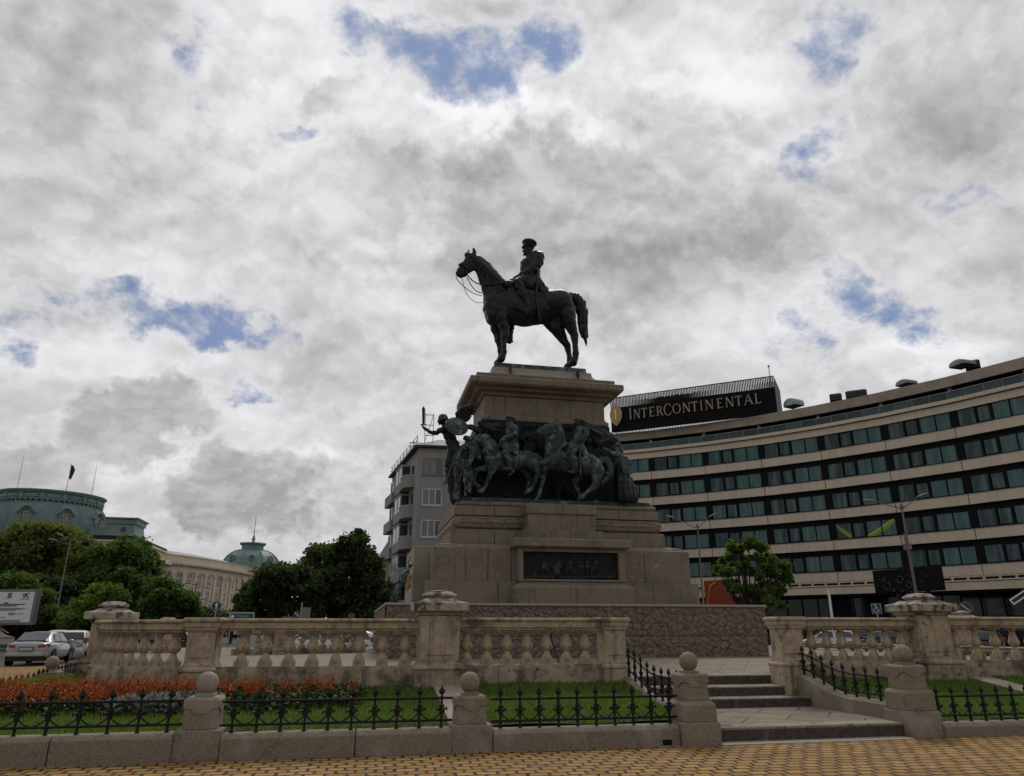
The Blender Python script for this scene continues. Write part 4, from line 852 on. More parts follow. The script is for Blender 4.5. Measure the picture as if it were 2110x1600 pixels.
h += ch([(1130,960,80,0),(1080,1000,52,-.1),(1000,1005,42,-.12),(940,1030,40,-.12),(920,1090,30,-.12),(918,1170,28,-.12),(940,1220,30,-.12),(965,1250,32,-.12),(975,1280,20,-.12)])
h += ch([(1780,960,95,-.3),(1860,1050,62,-.32),(1850,1110,48,-.32),(1810,1200,34,-.32),(1760,1300,30,-.32),(1700,1355,36,-.32),(1670,1380,28,-.32)]) + ch([(1700,960,90,.25),(1760,1060,60,.3),(1790,1140,42,.3),(1750,1240,30,.3),(1720,1340,32,.3)])
h += ch([(1800,830,50),(1850,810,55),(1900,850,55),(1900,960,48),(1880,1040,25)], 0, .8)
hs = sculpt('horse', h, .032, 'patina', f, .035, lambda x, y, z: .014*np.sin(9*x+3*np.sin(6*z))*np.sin(8*z))
r = ch([(1450,320,50),(1440,355,40)], -.1) + ch([(1408,330,9)], -.1) + ch([(1425,375,30),(1418,400,16)], -.1) + ch([(1480,410,85),(1480,480,95),(1460,570,90),(1440,640,95)], -.1, .9)
for s_ in (-.38, .18): r += ch([(1500,430,62,s_),(1500,500,52,s_-.05),(1440,560,44,s_-.08),(1350,580,36,s_-.02),(1315,590,34,-.12)])
r += ch([(1420,680,105,-.2),(1380,760,70,-.5),(1360,800,58,-.52)], 0, .9) + ch([(1480,680,95,-.35),(1510,780,50,-.5)], 0, .6) + ch([(1500,400,70,.05),(1560,400,50,.12)], 0)
rd = sculpt('rider', r, .026, 'patina', f, .028, fold(.012, 30))
sculpt('boot', ch([(1350,800,56,-.52),(1375,870,54,-.54),(1405,940,48,-.54),(1425,1000,38,-.54),(1430,1035,34,-.54),(1370,1045,26,-.58),(1325,1045,14,-.6)]) + ch([(1440,1045,24,-.54),(1480,1050,8,-.54)]), .024, 'patina', rd, .02, fold(.012, 14))
cap_on(a, 1455, 268, 62, rd, -.1, 14)
tubes(a, [[(985,830,9,-.4),(1060,740,9,-.45),(1100,800,9,-.45),(1180,830,9,-.5),(1240,740,9,-.45),(1300,620,9,-.3)], [(1540,700,12,-.5),(1520,880,12,-.58),(1480,1060,12,-.58),(1400,1130,12,-.6)], [(900,640,9,-.42),(960,700,9,-.42),(985,800,9,-.4)]], 'patina', 'tack', hs)
# right mounted officer
f = fig('mounted_officer_statue', 'bronze mounted officer on a prancing horse with head held high, right of the two riders'); a = B_; ch = a.chain
h = ch([(445,270,58),(390,320,68),(300,350,54),(225,385,48),(186,395,46)], -.34, .66) + ch([(400,375,60),(320,405,40),(245,440,32)], -.34, .6) + ch([(440,240,18,-.4),(436,205,5,-.42)]) + ch([(480,260,18,-.2),(500,225,5,-.2)])
h += ch([(470,320,85),(465,420,105),(440,520,120),(420,620,130),(430,720,140)], -.2, .55) + ch([(500,300,36),(540,380,40),(560,480,46),(600,600,55)], -.2, .5)
h += ch([(430,760,140),(540,810,150),(680,830,155),(820,850,155),(930,880,150)], -.15, .75) + ch([(950,860,150),(1020,900,140),(1060,990,110)], -.15, .95)
h += ch([(400,820,100,-.45),(330,860,66,-.5),(240,870,46,-.52),(160,880,42,-.52),(135,920,38,-.52),(150,1000,28,-.52),(165,1060,30,-.52),(210,1085,30,-.52),(240,1120,20,-.52)])
h += ch([(380,860,90,0),(330,920,58,0),(300,990,42,0),(285,1080,34,0),(262,1180,30,0),(240,1260,28,0),(210,1340,30,0),(180,1390,34,-.02),(155,1408,24,-.02)])
h += ch([(1050,980,105,-.4),(1040,1080,75,-.42),(1020,1160,52,-.42),(985,1225,44,-.42),(920,1280,34,-.42),(850,1335,32,-.42),(800,1380,36,-.42),(770,1400,26,-.42)]) + ch([(860,1000,85,.25),(790,1080,54,.25),(800,1150,42,.25),(835,1230,34,.25),(860,1290,30,.25),(880,1330,26,.25)])
hs = sculpt('horse', h, .032, 'patina', f, .035, lambda x, y, z: .014*np.sin(9*x+3*np.sin(6*z))*np.sin(8*z))
sculpt('tail', ch([(1090,850,46),(1150,810,56),(1215,820,62),(1265,900,60),(1265,990,54),(1210,1080,46),(1140,1150,36),(1080,1190,22),(1040,1200,8)], -.15, .8), .028, 'patina', hs, .05, lambda x, y, z: .02*np.sin(30*x+16*z))
r = ch([(800,270,52),(795,310,42)], -.15) + ch([(755,285,10)], -.15) + ch([(830,390,88),(810,470,95),(780,540,88),(750,590,85)], -.15, .9) + ch([(820,340,40),(830,370,50)], -.15)
for s_ in (-.42, .12): r += ch([(870,390,60,s_),(870,460,50,s_-.05),(820,520,42,s_-.08),(720,550,36,s_-.05),(640,580,34,-.2)])
r += ch([(720,640,95,-.3),(670,680,76,-.55),(640,740,66,-.6)], 0, .9) + ch([(790,640,80,-.4),(850,740,50,-.55)], 0, .6)
rd = sculpt('rider', r, .026, 'patina', f, .028, fold(.013, 31, 1))
sculpt('boot', ch([(630,750,64,-.6),(665,830,58,-.62),(690,910,48,-.62),(690,980,38,-.62),(690,1015,34,-.62),(640,1020,24,-.66),(590,1012,12,-.68)]) + ch([(700,1020,24,-.62),(735,1030,8,-.62)]), .024, 'patina', rd, .02, fold(.012, 14))
cap_on(a, 808, 238, 64, rd, -.15, 14)
tubes(a, [[(270,400,10,-.45),(285,560,10,-.48),(310,640,10,-.5),(420,660,10,-.55),(540,620,10,-.5),(610,580,10,-.35)], [(770,640,13,-.6),(765,800,13,-.66),(768,1000,12,-.66),(772,1090,10,-.66)], [(170,330,8,-.45),(270,400,8,-.46),(380,330,8,-.46),(440,290,8,-.44)], [(255,330,8,-.46),(270,400,8,-.46),(300,440,8,-.44)]], 'patina', 'tack', hs)
sculpt('saddle_cloth', ch([(560,760,60,-.5),(700,830,50,-.62),(850,850,60,-.62),(880,780,50,-.58)], 0, .14), .026, 'patina', hs, .04, fold(.008, 12))
# winged victory
a = Crop(850, 830, 7.272, 27.3); ch = a.chain
f = fig('winged_victory_statue', 'bronze winged woman with raised sword and round shield leaning out at the left corner')
b = ch([(440,268,62),(410,310,44),(395,345,22)], -.2) + ch([(370,300,12)], -.2) + ch([(455,340,34),(470,400,46)], -.2) + ch([(500,440,75),(560,540,85),(600,640,95),(640,740,100)], -.1, .8)
b += ch([(470,420,56,-.25),(400,450,44,-.3),(330,490,38,-.35),(250,480,32,-.38),(190,440,26,-.4),(150,405,24,-.4)]) + ch([(130,385,20,-.4),(150,360,18,-.4)])
b += ch([(560,440,54,-.4),(620,470,44,-.5)]) + ch([(620,760,110,0),(600,900,120,.05),(620,1050,130,.1),(660,1250,130,.15),(680,1440,110,.2)], 0, .7)
bd = sculpt('body', b, .026, 'bronze', f, .028, fold(.014, 27, 4))
hm = MB(); p = a.P(448, 255, -.2); u = a.px(448, 255); hm.lathe([(78*u,-30*u),(74*u,-10*u),(72*u,15*u),(56*u,48*u),(30*u,62*u),(.01,66*u)], n=18); hm.tf(Matrix.Translation(p) @ Matrix.Rotation(R(-14), 4, 'Y')); obj('helmet', hm, M['patina'], bd, smooth=40)
sh = MB(); u = a.px(635, 410); sh.lathe([(.01,-.02*1),(168*u,-.02),(172*u,0),(168*u,.03),(135*u,.05),(130*u,.075),(80*u,.10),(76*u,.125),(40*u,.15),(34*u,.19),(.01,.21)], n=36)
sh.tf(Matrix.Translation(a.P(635, 412, -.55)) @ Matrix.Rotation(R(16), 4, 'Y') @ Matrix.Rotation(R(62), 4, 'X')); obj('shield', sh, M['patina'], f, smooth=40)
sw_ = MB(); p0, p1 = a.P(150, 370, -.4), a.P(152, 96, -.4); sw_.loft([[(p.x-w,p.y,p.z),(p.x,p.y-t,p.z),(p.x+w,p.y,p.z),(p.x,p.y+t,p.z)] for p, w, t in ((p0,.045,.02),(p0.lerp(p1,.75),.06,.02),(p0.lerp(p1,.85),.065,.02),(p1,.004,.004))]); sw_.tube([a.P(105,368,-.4), a.P(195,372,-.4)], .02); obj('sword', sw_, M['bronze'], f)
wg = MB()
for j, (x0_, y0_) in enumerate(((660,330),(690,350),(720,345),(750,350),(780,350))):
    for i in range(9):
        t = i/8; tx, ty = 1000-150*t+10*j, 35+235*t**.8+8*j; mx_, my_ = 680+120*t, 170+120*t
        wg.tube([a.P(640+30*t, 320+20*t, .02*j-.15), a.P(mx_, my_, .02*j-.25), a.P((mx_+tx)/2+10, (my_+ty)/2-25, .02*j-.25), a.P(tx, ty, .02*j-.10)], [.05,.075,.065,.01], 5)
    break
wg.tube([a.P(640,330,-.2), a.P(655,200,-.26), a.P(720,115,-.28), a.P(830,75,-.22), a.P(1005,25,-.1)], [.09,.10,.08,.06,.01], 7)
obj('wing', wg, M['bronze'], f, smooth=50)
wg2 = MB().tube([a.P(640,340,.3), a.P(590,260,.32), a.P(610,225,.32), a.P(660,225,.32), a.P(680,300,.3)], [.06,.08,.08,.06,.04], 7); obj('wing', wg2, M['bronze'], f, smooth=50)
# marching soldier at the left corner with rifle and flag staff
a = Crop(850, 830, 7.272, 27.0); ch = a.chain
f = fig('marching_soldier_statue', 'bronze soldier with rolled blanket marching below the winged woman at the left corner')
b = ch([(820,580,50),(815,640,40)], -.15) + ch([(790,720,95),(760,800,105),(740,900,100),(730,980,105)], -.1, .8)
b += ch([(850,720,56,-.35),(880,790,48,-.4),(850,880,44,-.45),(810,960,38,-.45),(800,990,34,-.45)]) + ch([(700,740,60,0),(650,830,52,.05),(640,930,46,.05)])
b += ch([(700,1000,86,0),(690,1120,66,0),(680,1230,56,0),(670,1330,46,0),(660,1420,40,0),(690,1450,34,-.05)]) + ch([(790,1000,88,-.2),(830,1110,66,-.25),(860,1200,52,-.25),(830,1300,44,-.25),(830,1345,36,-.25)]) + ch([(860,1180,48,-.2),(930,1250,40,-.2),(985,1285,34,-.2),(960,1320,26,-.2)])
sculpt('body', b, .026, 'patina', f, .028, fold(.014, 30, 7))
sculpt('blanket_roll', ch([(870,640,30,-.3),(780,690,36,-.4),(700,770,34,-.4),(660,870,30,-.35),(640,960,26,-.25)]), .024, 'patina', f, .03, fold(.008, 22))
hm = MB(); p = a.P(815, 560, -.15); u = a.px(815, 560); hm.lathe([(70*u,-16*u),(66*u,10*u),(60*u,34*u),(20*u,44*u),(.01,44*u)], n=16); hm.tf(Matrix.Translation(p) @ Matrix.Rotation(R(12), 4, 'Y')); obj('cap', hm, M['patina'], f, smooth=40)
tubes(a, [[(650,800,14,-.2),(500,1180,13,-.3)], [(720,1080,14,-.3),(592,1425,16,-.35)], [(790,980,12,-.45),(770,1250,12,-.45)], [(900,860,10,-.4),(960,780,8,-.4)]], 'patina', 'weapons', f)
sp = MB(); p0, p1 = a.P(505,1170,-.3), a.P(455,1270,-.3); sp.loft([[(p.x-w,p.y,p.z-w*.5),(p.x,p.y-.03,p.z),(p.x+w,p.y,p.z+w*.5),(p.x,p.y+.03,p.z)] for p, w in ((p0,.03),(p0.lerp(p1,.3),.10),(p1,.005))]); obj('spear_head', sp, M['patina'], f)
# second soldier striding behind the left horse, dark between the legs
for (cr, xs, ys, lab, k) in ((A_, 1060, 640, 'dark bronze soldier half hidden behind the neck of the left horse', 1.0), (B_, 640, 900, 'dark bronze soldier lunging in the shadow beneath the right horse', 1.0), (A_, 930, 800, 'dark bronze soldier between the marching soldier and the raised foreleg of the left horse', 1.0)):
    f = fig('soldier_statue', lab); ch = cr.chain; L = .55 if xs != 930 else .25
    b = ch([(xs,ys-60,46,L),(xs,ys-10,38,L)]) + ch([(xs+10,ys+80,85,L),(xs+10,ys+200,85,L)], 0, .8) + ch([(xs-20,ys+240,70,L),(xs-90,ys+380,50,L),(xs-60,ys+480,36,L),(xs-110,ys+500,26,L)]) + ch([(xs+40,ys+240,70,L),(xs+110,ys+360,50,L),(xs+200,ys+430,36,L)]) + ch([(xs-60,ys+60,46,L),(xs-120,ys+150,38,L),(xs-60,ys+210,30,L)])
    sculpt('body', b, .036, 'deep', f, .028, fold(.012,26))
# crowd of soldiers in the background between and behind the riders
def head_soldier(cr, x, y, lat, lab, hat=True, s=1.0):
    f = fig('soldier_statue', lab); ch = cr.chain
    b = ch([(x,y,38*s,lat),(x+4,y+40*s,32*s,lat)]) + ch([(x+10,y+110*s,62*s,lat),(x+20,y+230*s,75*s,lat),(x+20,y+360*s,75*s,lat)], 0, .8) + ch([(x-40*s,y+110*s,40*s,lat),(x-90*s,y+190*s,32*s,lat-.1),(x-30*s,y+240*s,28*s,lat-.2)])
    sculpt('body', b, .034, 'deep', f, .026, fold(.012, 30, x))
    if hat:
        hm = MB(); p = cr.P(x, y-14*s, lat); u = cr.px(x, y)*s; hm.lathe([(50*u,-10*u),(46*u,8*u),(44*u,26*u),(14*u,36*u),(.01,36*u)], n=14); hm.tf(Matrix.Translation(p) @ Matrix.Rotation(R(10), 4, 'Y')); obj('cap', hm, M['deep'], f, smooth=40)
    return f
Ac = Crop(850, 830, 7.272, 27.75); Bc = Crop(1080, 840, 7.272, 27.75)
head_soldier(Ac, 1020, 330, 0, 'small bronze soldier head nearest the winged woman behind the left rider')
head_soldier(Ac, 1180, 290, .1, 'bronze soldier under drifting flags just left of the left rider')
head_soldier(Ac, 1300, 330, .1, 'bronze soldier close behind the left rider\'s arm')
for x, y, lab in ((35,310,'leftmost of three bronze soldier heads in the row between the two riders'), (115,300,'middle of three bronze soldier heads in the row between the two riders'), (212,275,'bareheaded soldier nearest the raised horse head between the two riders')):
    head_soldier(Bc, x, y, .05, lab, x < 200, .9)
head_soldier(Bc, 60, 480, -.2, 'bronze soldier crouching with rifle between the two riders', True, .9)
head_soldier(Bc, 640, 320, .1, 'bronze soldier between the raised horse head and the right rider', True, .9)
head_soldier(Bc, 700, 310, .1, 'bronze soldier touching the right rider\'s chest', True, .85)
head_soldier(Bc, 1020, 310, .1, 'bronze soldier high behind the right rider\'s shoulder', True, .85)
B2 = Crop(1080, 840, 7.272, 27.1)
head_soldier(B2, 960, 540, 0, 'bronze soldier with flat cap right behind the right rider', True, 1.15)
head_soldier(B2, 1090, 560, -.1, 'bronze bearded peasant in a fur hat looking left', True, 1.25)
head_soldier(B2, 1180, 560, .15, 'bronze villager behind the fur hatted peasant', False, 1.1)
# the woman at the right end
f = fig('peasant_woman_statue', 'bronze woman in headscarf and long pleated skirt at the right end of the frieze'); a = Crop(1080, 840, 7.272, 27.1); ch = a.chain
b = ch([(1355,640,46,-.1),(1390,600,52,-.1)]) + ch([(1330,640,14,-.1)]) + ch([(1390,700,60),(1400,780,80),(1440,860,90)], -.1, .8) + ch([(1370,730,46,-.3),(1290,730,38,-.35),(1210,690,32,-.4),(1150,660,26,-.4)]) + ch([(1460,780,50,-.1),(1500,860,46,-.1),(1510,930,42,-.1)])
sculpt('body', b, .026, 'patina', f, .028, fold(.012, 28, 2))
sculpt('skirt', ch([(1425,880,86),(1440,1000,112),(1465,1130,138),(1500,1250,160),(1520,1330,172)], -.1, .75) + ch([(1540,1080,60),(1600,1220,64),(1640,1320,44)], -.1), .028, 'bronze', f, .05, lambda x, y, z: .028*np.sin(30*x+3*y+1.5*np.sin(3*z)), 6.28)
sculpt('apron', ch([(1440,860,60,-.36),(1470,960,62,-.42),(1520,1020,40,-.42)], 0, .3), .026, 'patina', f, .03, fold(.012, 30))
sculpt('headscarf', ch([(1395,590,58,-.08),(1430,650,46,-.02),(1450,720,30,.05)]), .024, 'patina', f, .04, fold(.01, 16))
sculpt('bundle', ch([(1480,800,50,-.25),(1510,880,56,-.3),(1500,950,46,-.3)]), .026, 'patina', f, .028, fold(.02, 20))
# banners and rifles above the crowd
f = thing('banner_sculpture', 'bronze draped banner slanting down behind the right rider', 'banner', (9.6, 27.4, 9), GF); a = Crop(1080, 840, 7.272, 27.35); ch = a.chain
sculpt('cloth', ch([(900,240,36),(1000,310,56),(1100,380,62),(1200,430,66),(1300,470,64),(1380,520,50)], 0, .35) + ch([(1080,300,40,.1),(1200,340,50,.1),(1320,420,56,.1),(1390,480,40,.1)], 0, .3), .026, 'bronze', f, .04, lambda x, y, z: .022*np.sin(16*(x*.55+z)))
tubes(a, [[(880,200,12,0),(1420,560,12,0)]], 'bronze', 'staff', f)
f = thing('banner_sculpture', 'bronze banners streaming behind the winged woman and the left rider', 'banner', (4.6, 27.5, 9), GF); a = Crop(850, 830, 7.272, 27.5); ch = a.chain
sculpt('cloth', ch([(800,380,40),(880,380,50),(960,420,56),(1000,470,36)], -.1, .35) + ch([(1060,360,34),(1150,340,44),(1250,350,40),(1370,380,24)], -.1, .35) + ch([(1110,390,44),(1200,430,40),(1270,430,26)], -.1, .5), .026, 'bronze', f, .04, lambda x, y, z: .02*np.sin(18*(x*.4+z)))
tubes(a, [[(880,460,10,-.1),(1030,330,10,-.1),(1170,200,10,0)], [(1230,330,10,0),(1400,370,10,0)]], 'bronze', 'staff', f)
f = thing('rifle_bundle', 'bronze rifles and bayonets bristling behind the right rider', 'rifles', (9.6, 27.1, 8.6), GF); a = Crop(1080, 840, 7.272, 27.1)
for P_ in ([(890,530,12),(960,490,11),(1040,440,7)], [(1110,530,12),(1190,500,11),(1265,468,7)], [(1060,500,10),(1130,460,6)], [(1130,520,10),(1190,440,6)], [(560,380,10,.2),(545,300,10,.2),(575,200,8,.2)], [(900,250,13,.1),(1190,400,15,.1)]): tubes(a, [P_], 'patina', 'rifle', f)
f = thing('rifle_bundle', 'bronze rifles crossing low between the two riders', 'rifles', (6.9, 27.4, 8), GF); a = Crop(1080, 840, 7.272, 27.45)
for P_ in ([(10,640,12),(120,500,9),(220,420,6)], [(40,660,12),(180,560,9)], [(60,640,10),(240,450,6)], [(0,560,10),(150,440,6)]): tubes(a, [P_], 'bronze', 'rifle', f)
# mountain ground the figures stand on
rk = MB(); rng = random.Random(5)
G = [[(CB-3.75+7.5*i/60, YC-2.62+.9*j/8) for i in range(61)] for j in range(9)]
rk.v = [(x, y, 6.30 + .05*math.sin(5*x+3*y) + .05*math.sin(11*x-7*y) + rng.uniform(-.03,.05)) for r_ in G for x, y in r_]
rk.f = [(j*61+i, j*61+i+1, (j+1)*61+i+1, (j+1)*61+i) for j in range(8) for i in range(60)]
rk.box(CB-3.75, CB+3.75, YC-2.63, YC-1.8, 6.17, 6.30)
rk.loft([[(7.3+a*math.cos(R(t)), 26.55+.42*a*math.sin(R(t))/1.3, z + .03*math.sin(t*.3)) for t in range(0,360,12)] for a, z in ((1.32,5.975),(1.22,6.03),(.9,6.10),(.3,6.13))])
tag(obj('bronze_ground', rk, M['patina'], smooth=60), 'rough bronze ground slab under the frieze figures', 'statue base')
# bronze relief panel with a seated council
rp = obj('relief_panel', MB().box(5.72, 9.25, 25.80, 26.0, 3.24, 4.19), M['deep'], ped)
RC = Crop(780, 740, 2.963, 25.76); ch = RC.chain; b = []
for x, fl in ((1015,1),(1100,0),(1165,-1),(1275,0),(1325,-1)):
    b += ch([(x,1222,8)], 0, .5) + ch([(x,1245,15),(x,1275,16)], 0, .35) + ch([(x,1278,14),(x+18*fl,1284,11),(x+22*fl,1312,7)], 0, .35) + ch([(x,1245,9),(x+24*fl,1262,7)], 0, .5)
    if fl: b += ch([(x-16*fl,1235,5),(x-14*fl,1290,5),(x-16*fl,1325,4)], 0, .5) + ch([(x-14*fl,1290,5),(x+12*fl,1295,5)], 0, .5)
b += ch([(1050,1270,8),(1125,1270,8)], 0, .5) + ch([(1088,1275,26),(1088,1315,22)], 0, .25) + ch([(1230,1268,7),(1310,1268,7)], 0, .5) + ch([(1240,1272,5),(1248,1322,4)], 0, .5) + ch([(1300,1272,5),(1296,1322,4)], 0, .5)
b += ch([(895,1335,10),(1000,1330,12),(1190,1338,9),(1380,1330,12),(1475,1335,10)], .03, .5)
for x in (1430, 940): b += ch([(x,1250,5),(x+6,1330,6)], .01, .4) + ch([(x+24,1270,5),(x+14,1330,6)], .01, .4)
sculpt('relief_figures', b, .014, 'bronze', rp, .012)
# ------------------------------------------------------------------ hotel: concave slab of bays
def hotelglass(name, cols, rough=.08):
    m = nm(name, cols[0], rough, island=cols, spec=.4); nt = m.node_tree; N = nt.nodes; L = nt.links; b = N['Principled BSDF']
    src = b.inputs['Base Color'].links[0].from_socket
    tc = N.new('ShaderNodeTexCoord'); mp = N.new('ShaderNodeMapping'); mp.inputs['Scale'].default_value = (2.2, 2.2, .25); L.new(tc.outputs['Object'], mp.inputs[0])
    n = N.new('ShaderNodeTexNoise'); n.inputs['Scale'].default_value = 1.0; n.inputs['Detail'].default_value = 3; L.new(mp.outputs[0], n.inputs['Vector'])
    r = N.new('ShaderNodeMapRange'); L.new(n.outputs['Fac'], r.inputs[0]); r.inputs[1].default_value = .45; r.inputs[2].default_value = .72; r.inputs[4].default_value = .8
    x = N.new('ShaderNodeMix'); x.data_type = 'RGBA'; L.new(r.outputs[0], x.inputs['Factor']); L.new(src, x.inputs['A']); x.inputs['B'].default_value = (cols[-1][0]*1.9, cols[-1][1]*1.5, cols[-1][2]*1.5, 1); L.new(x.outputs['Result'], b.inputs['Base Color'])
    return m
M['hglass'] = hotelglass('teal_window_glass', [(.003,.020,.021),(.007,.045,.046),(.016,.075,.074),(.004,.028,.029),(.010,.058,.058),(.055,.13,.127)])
M['gglass'] = hotelglass('dark_shop_glass', [(.006,.011,.012),(.010,.017,.018),(.014,.024,.025)])
M['span'] = nm('beige_cladding', (.62,.52,.40), .7, island=[(.58,.485,.37),(.63,.53,.41),(.60,.505,.39),(.66,.555,.43)], patch=(.3, (.52,.43,.33), .55, .8), streak=(.47,.39,.295))
M['para'] = nm('stained_parapet_cladding', (.38,.32,.25), .75, var=(.7, (.31,.26,.205), 6), patch=(.35, (.24,.20,.155), .55, .75), streak=(.20,.165,.13))
M['hdark'] = nm('dark_mullion', (.007,.0065,.0065), .6, spec=.12)
hp = [(34.7, 83.0)]
for k in range(0, 7): h = R(-39.5-5.4*k); hp.append((hp[-1][0]+6.6*math.cos(h), hp[-1][1]+6.6*math.sin(h)))
q = (34.7, 83.0); pre = []
for k in (-1, -2, -3): h = R(-39.5-5.4*k); q = (q[0]-6.6*math.cos(h), q[1]-6.6*math.sin(h)); pre.append(q)
hp = pre[::-1] + hp
hotel = thing('hotel', 'long concave hotel of beige bands and dark teal ribbon windows at the right', 'hotel', (44, 74, 0))
NB = len(hp)-1; ZS = [19.9-3.2*i for i in range(5)]
bays = []
for (a, b) in zip(hp[:-1], hp[1:]): bays.append((frame(a, math.atan2(b[1]-a[1], b[0]-a[0])), math.hypot(b[0]-a[0], b[1]-a[1])))
def acc(name, mat, fn, parent=hotel, **k):
    mb = MB()
    for i, (T, w) in enumerate(bays):
        m = MB(); fn(m, i, w); mb.join(m, T)
    return obj(name, mb, M[mat], parent, **k)
acc('wall', 'hdark', lambda m, i, w: m.box(-.1, w+.1, .35, 14, 5.0, 22.0))
acc('wall', 'gglass', lambda m, i, w: m.box(-.3, w+.3, 3.2, 14, -.1, 5.2))
for k, z in enumerate(ZS):
    def sp(m, i, w):
        for j in range(8):
            x0, x1 = .035 + (w-.07)*j/8, .035 + (w-.07)*(j+1)/8
            m.box(x0+.006, x1-.006, -.02, .40, z-.93, z)
    acc('spandrel', 'span', sp)
    acc('sill', 'galv', lambda m, i, w: m.box(0, w, -.06, .40, z+.002, z+.04))
acc('fascia', 'span', lambda m, i, w: [m.box(w*j/8+.006, w*(j+1)/8-.006, -.05, .4, 21.62, 22.34) for j in range(8)])
acc('terrace_edge', 'span', lambda m, i, w: m.box(-.02, w+.02, -.32, 1.6, 22.42, 22.78))
acc('penthouse_wall', 'hdark', lambda m, i, w: m.box(-.1, w+.1, 2.4, 14, 22.0, 25.0))
acc('parapet', 'para', lambda m, i, w: [m.box(w*j/8+.005, w*(j+1)/8-.005, -.15, .12, 24.05, 25.08) for j in range(8)])
acc('roof', 'dkroof', lambda m, i, w: m.box(-.2, w+.2, .13, 14, 24.3, 25.0))
acc('column', 'galv', lambda m, i, w: m.lathe([(.24,22.7),(.24,24.2)], 0, .55, 14), smooth=40)
M['rglass'] = nm('railing_glass', (.045,.075,.075), .12, island=[(.03,.055,.055),(.06,.09,.09),(.02,.04,.04)])
acc('glass_railing', 'rglass', lambda m, i, w: [m.box(w*j/4+.04, w*(j+1)/4-.04, -.22, -.19, 22.82, 23.46) for j in range(4)])
acc('rail', 'galv', lambda m, i, w: [m.box(0, w, -.26, -.16, 23.5, 23.56)] + [m.box(w*j/4-.02, w*j/4+.02, -.24, -.18, 22.78, 23.5) for j in range(4)])
acc('lower_band', 'span', lambda m, i, w: [m.box(w*j/4+.006, w*(j+1)/4-.006, -.05, .6, 4.92, 5.62) for j in range(4)])
acc('ledge', 'span', lambda m, i, w: m.box(-.02, w+.02, -.12, .5, 5.68, 5.78))
acc('vents', 'hdark', lambda m, i, w: [m.box(w*j/5+.12, w*(j+1)/5-.12, -.03, .1, 5.83, 6.02) for j in range(5)])
acc('soffit_wall', 'span', lambda m, i, w: m.box(0, w, .02, .5, 5.78, 6.16))
acc('soffit', 'hdark', lambda m, i, w: m.box(-.2, w+.2, .1, 5, 4.7, 4.9))
acc('shop_mullions', 'hdark', lambda m, i, w: [m.box(w*j/4-.05, w*j/4+.05, 3.08, 3.25, -.1, 4.75) for j in range(4)] + [m.box(0, w, 3.1, 3.2, 2.6, 2.7)])
WX = [(.42,1.95),(2.10,3.30),(3.50,4.92),(4.98,6.30)]
for i, (T, w) in enumerate(bays):
    for k in range(6):
        zb = 19.95-3.2*k if k < 5 else 3.9
        if k == 5: continue
    for k in range(6):
        zs = (19.95+3.2*(0)) - 3.2*k if True else 0
        z0, z1 = zs+.02, zs+1.62
        if k == 5: continue
        zz0 = 19.94 - 3.2*k
        fr = MB(); gl = MB()
        for (x0, x1) in WX:
            ins = .10 if x0 == 2.10 else 0.03
            gl.box(x0+ins, x1-ins, .17, .20, zz0+.10+ins, zz0+1.66-ins)
        for xa in (.0, 1.95, 3.30, 4.92, 6.30):
            xb = {0:.42, 1.95:2.10, 3.30:3.50, 4.92:4.98, 6.30:6.6}[xa]
            fr.box(xa, min(xb, w), .06, .36, zz0+.04, zz0+1.76)
        fr.box(.42, 6.30, .10, .36, zz0+.04, zz0+.10); fr.box(.42, 6.30, .10, .36, zz0+1.66, zz0+1.76)
        fr.box(2.10, 3.30, .12, .24, zz0+.10, zz0+.19).box(2.10, 3.30, .12, .24, zz0+1.57, zz0+1.66).box(2.10, 2.19, .12, .24, zz0+.19, zz0+1.57).box(3.21, 3.30, .12, .24, zz0+.19, zz0+1.57)
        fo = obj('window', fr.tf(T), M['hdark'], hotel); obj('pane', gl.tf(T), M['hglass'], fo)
# the swirl graphic stuck on one bay of windows
M['swg'] = nm('green_window_film', (.22,.34,.03), .5); M['swo'] = nm('tan_window_film', (.75,.45,.16), .5)
T, w = bays[6]; zz0 = 19.94-3.2*3
for nm_, mat, pts in (('window_film', 'swg', [(.45,1.60,.25),(.95,1.0,.42),(1.6,.45,.55),(2.2,.18,.3)]), ('window_film', 'swg', [(3.3,.16,.2),(4.3,.45,.50),(5.4,1.0,.62),(6.28,1.6,.45)]), ('window_film', 'swo', [(3.4,.2,.10),(4.3,.60,.12),(5.3,1.15,.15),(6.25,1.72,.12)])):
    mb = MB(); n = 24; P = []
    for i in range(n+1):
        t = i/n*(len(pts)-1); j = min(int(t), len(pts)-2); f = t-j; P.append([pts[j][c_]*(1-f)+pts[j+1][c_]*f for c_ in range(3)])
    yo = .155 if mat == 'swg' else .145
    up = lambda p, s: (p[0], yo, zz0+min(1.66, max(.11, p[1]+s*p[2]/2)))
    mb.loft([[up(p,-1), up(p,1), (up(p,1)[0], yo+.006, up(p,1)[2]), (up(p,-1)[0], yo+.006, up(p,-1)[2])] for p in P]); obj(nm_, mb.tf(T), M[mat], hotel, fix=True)
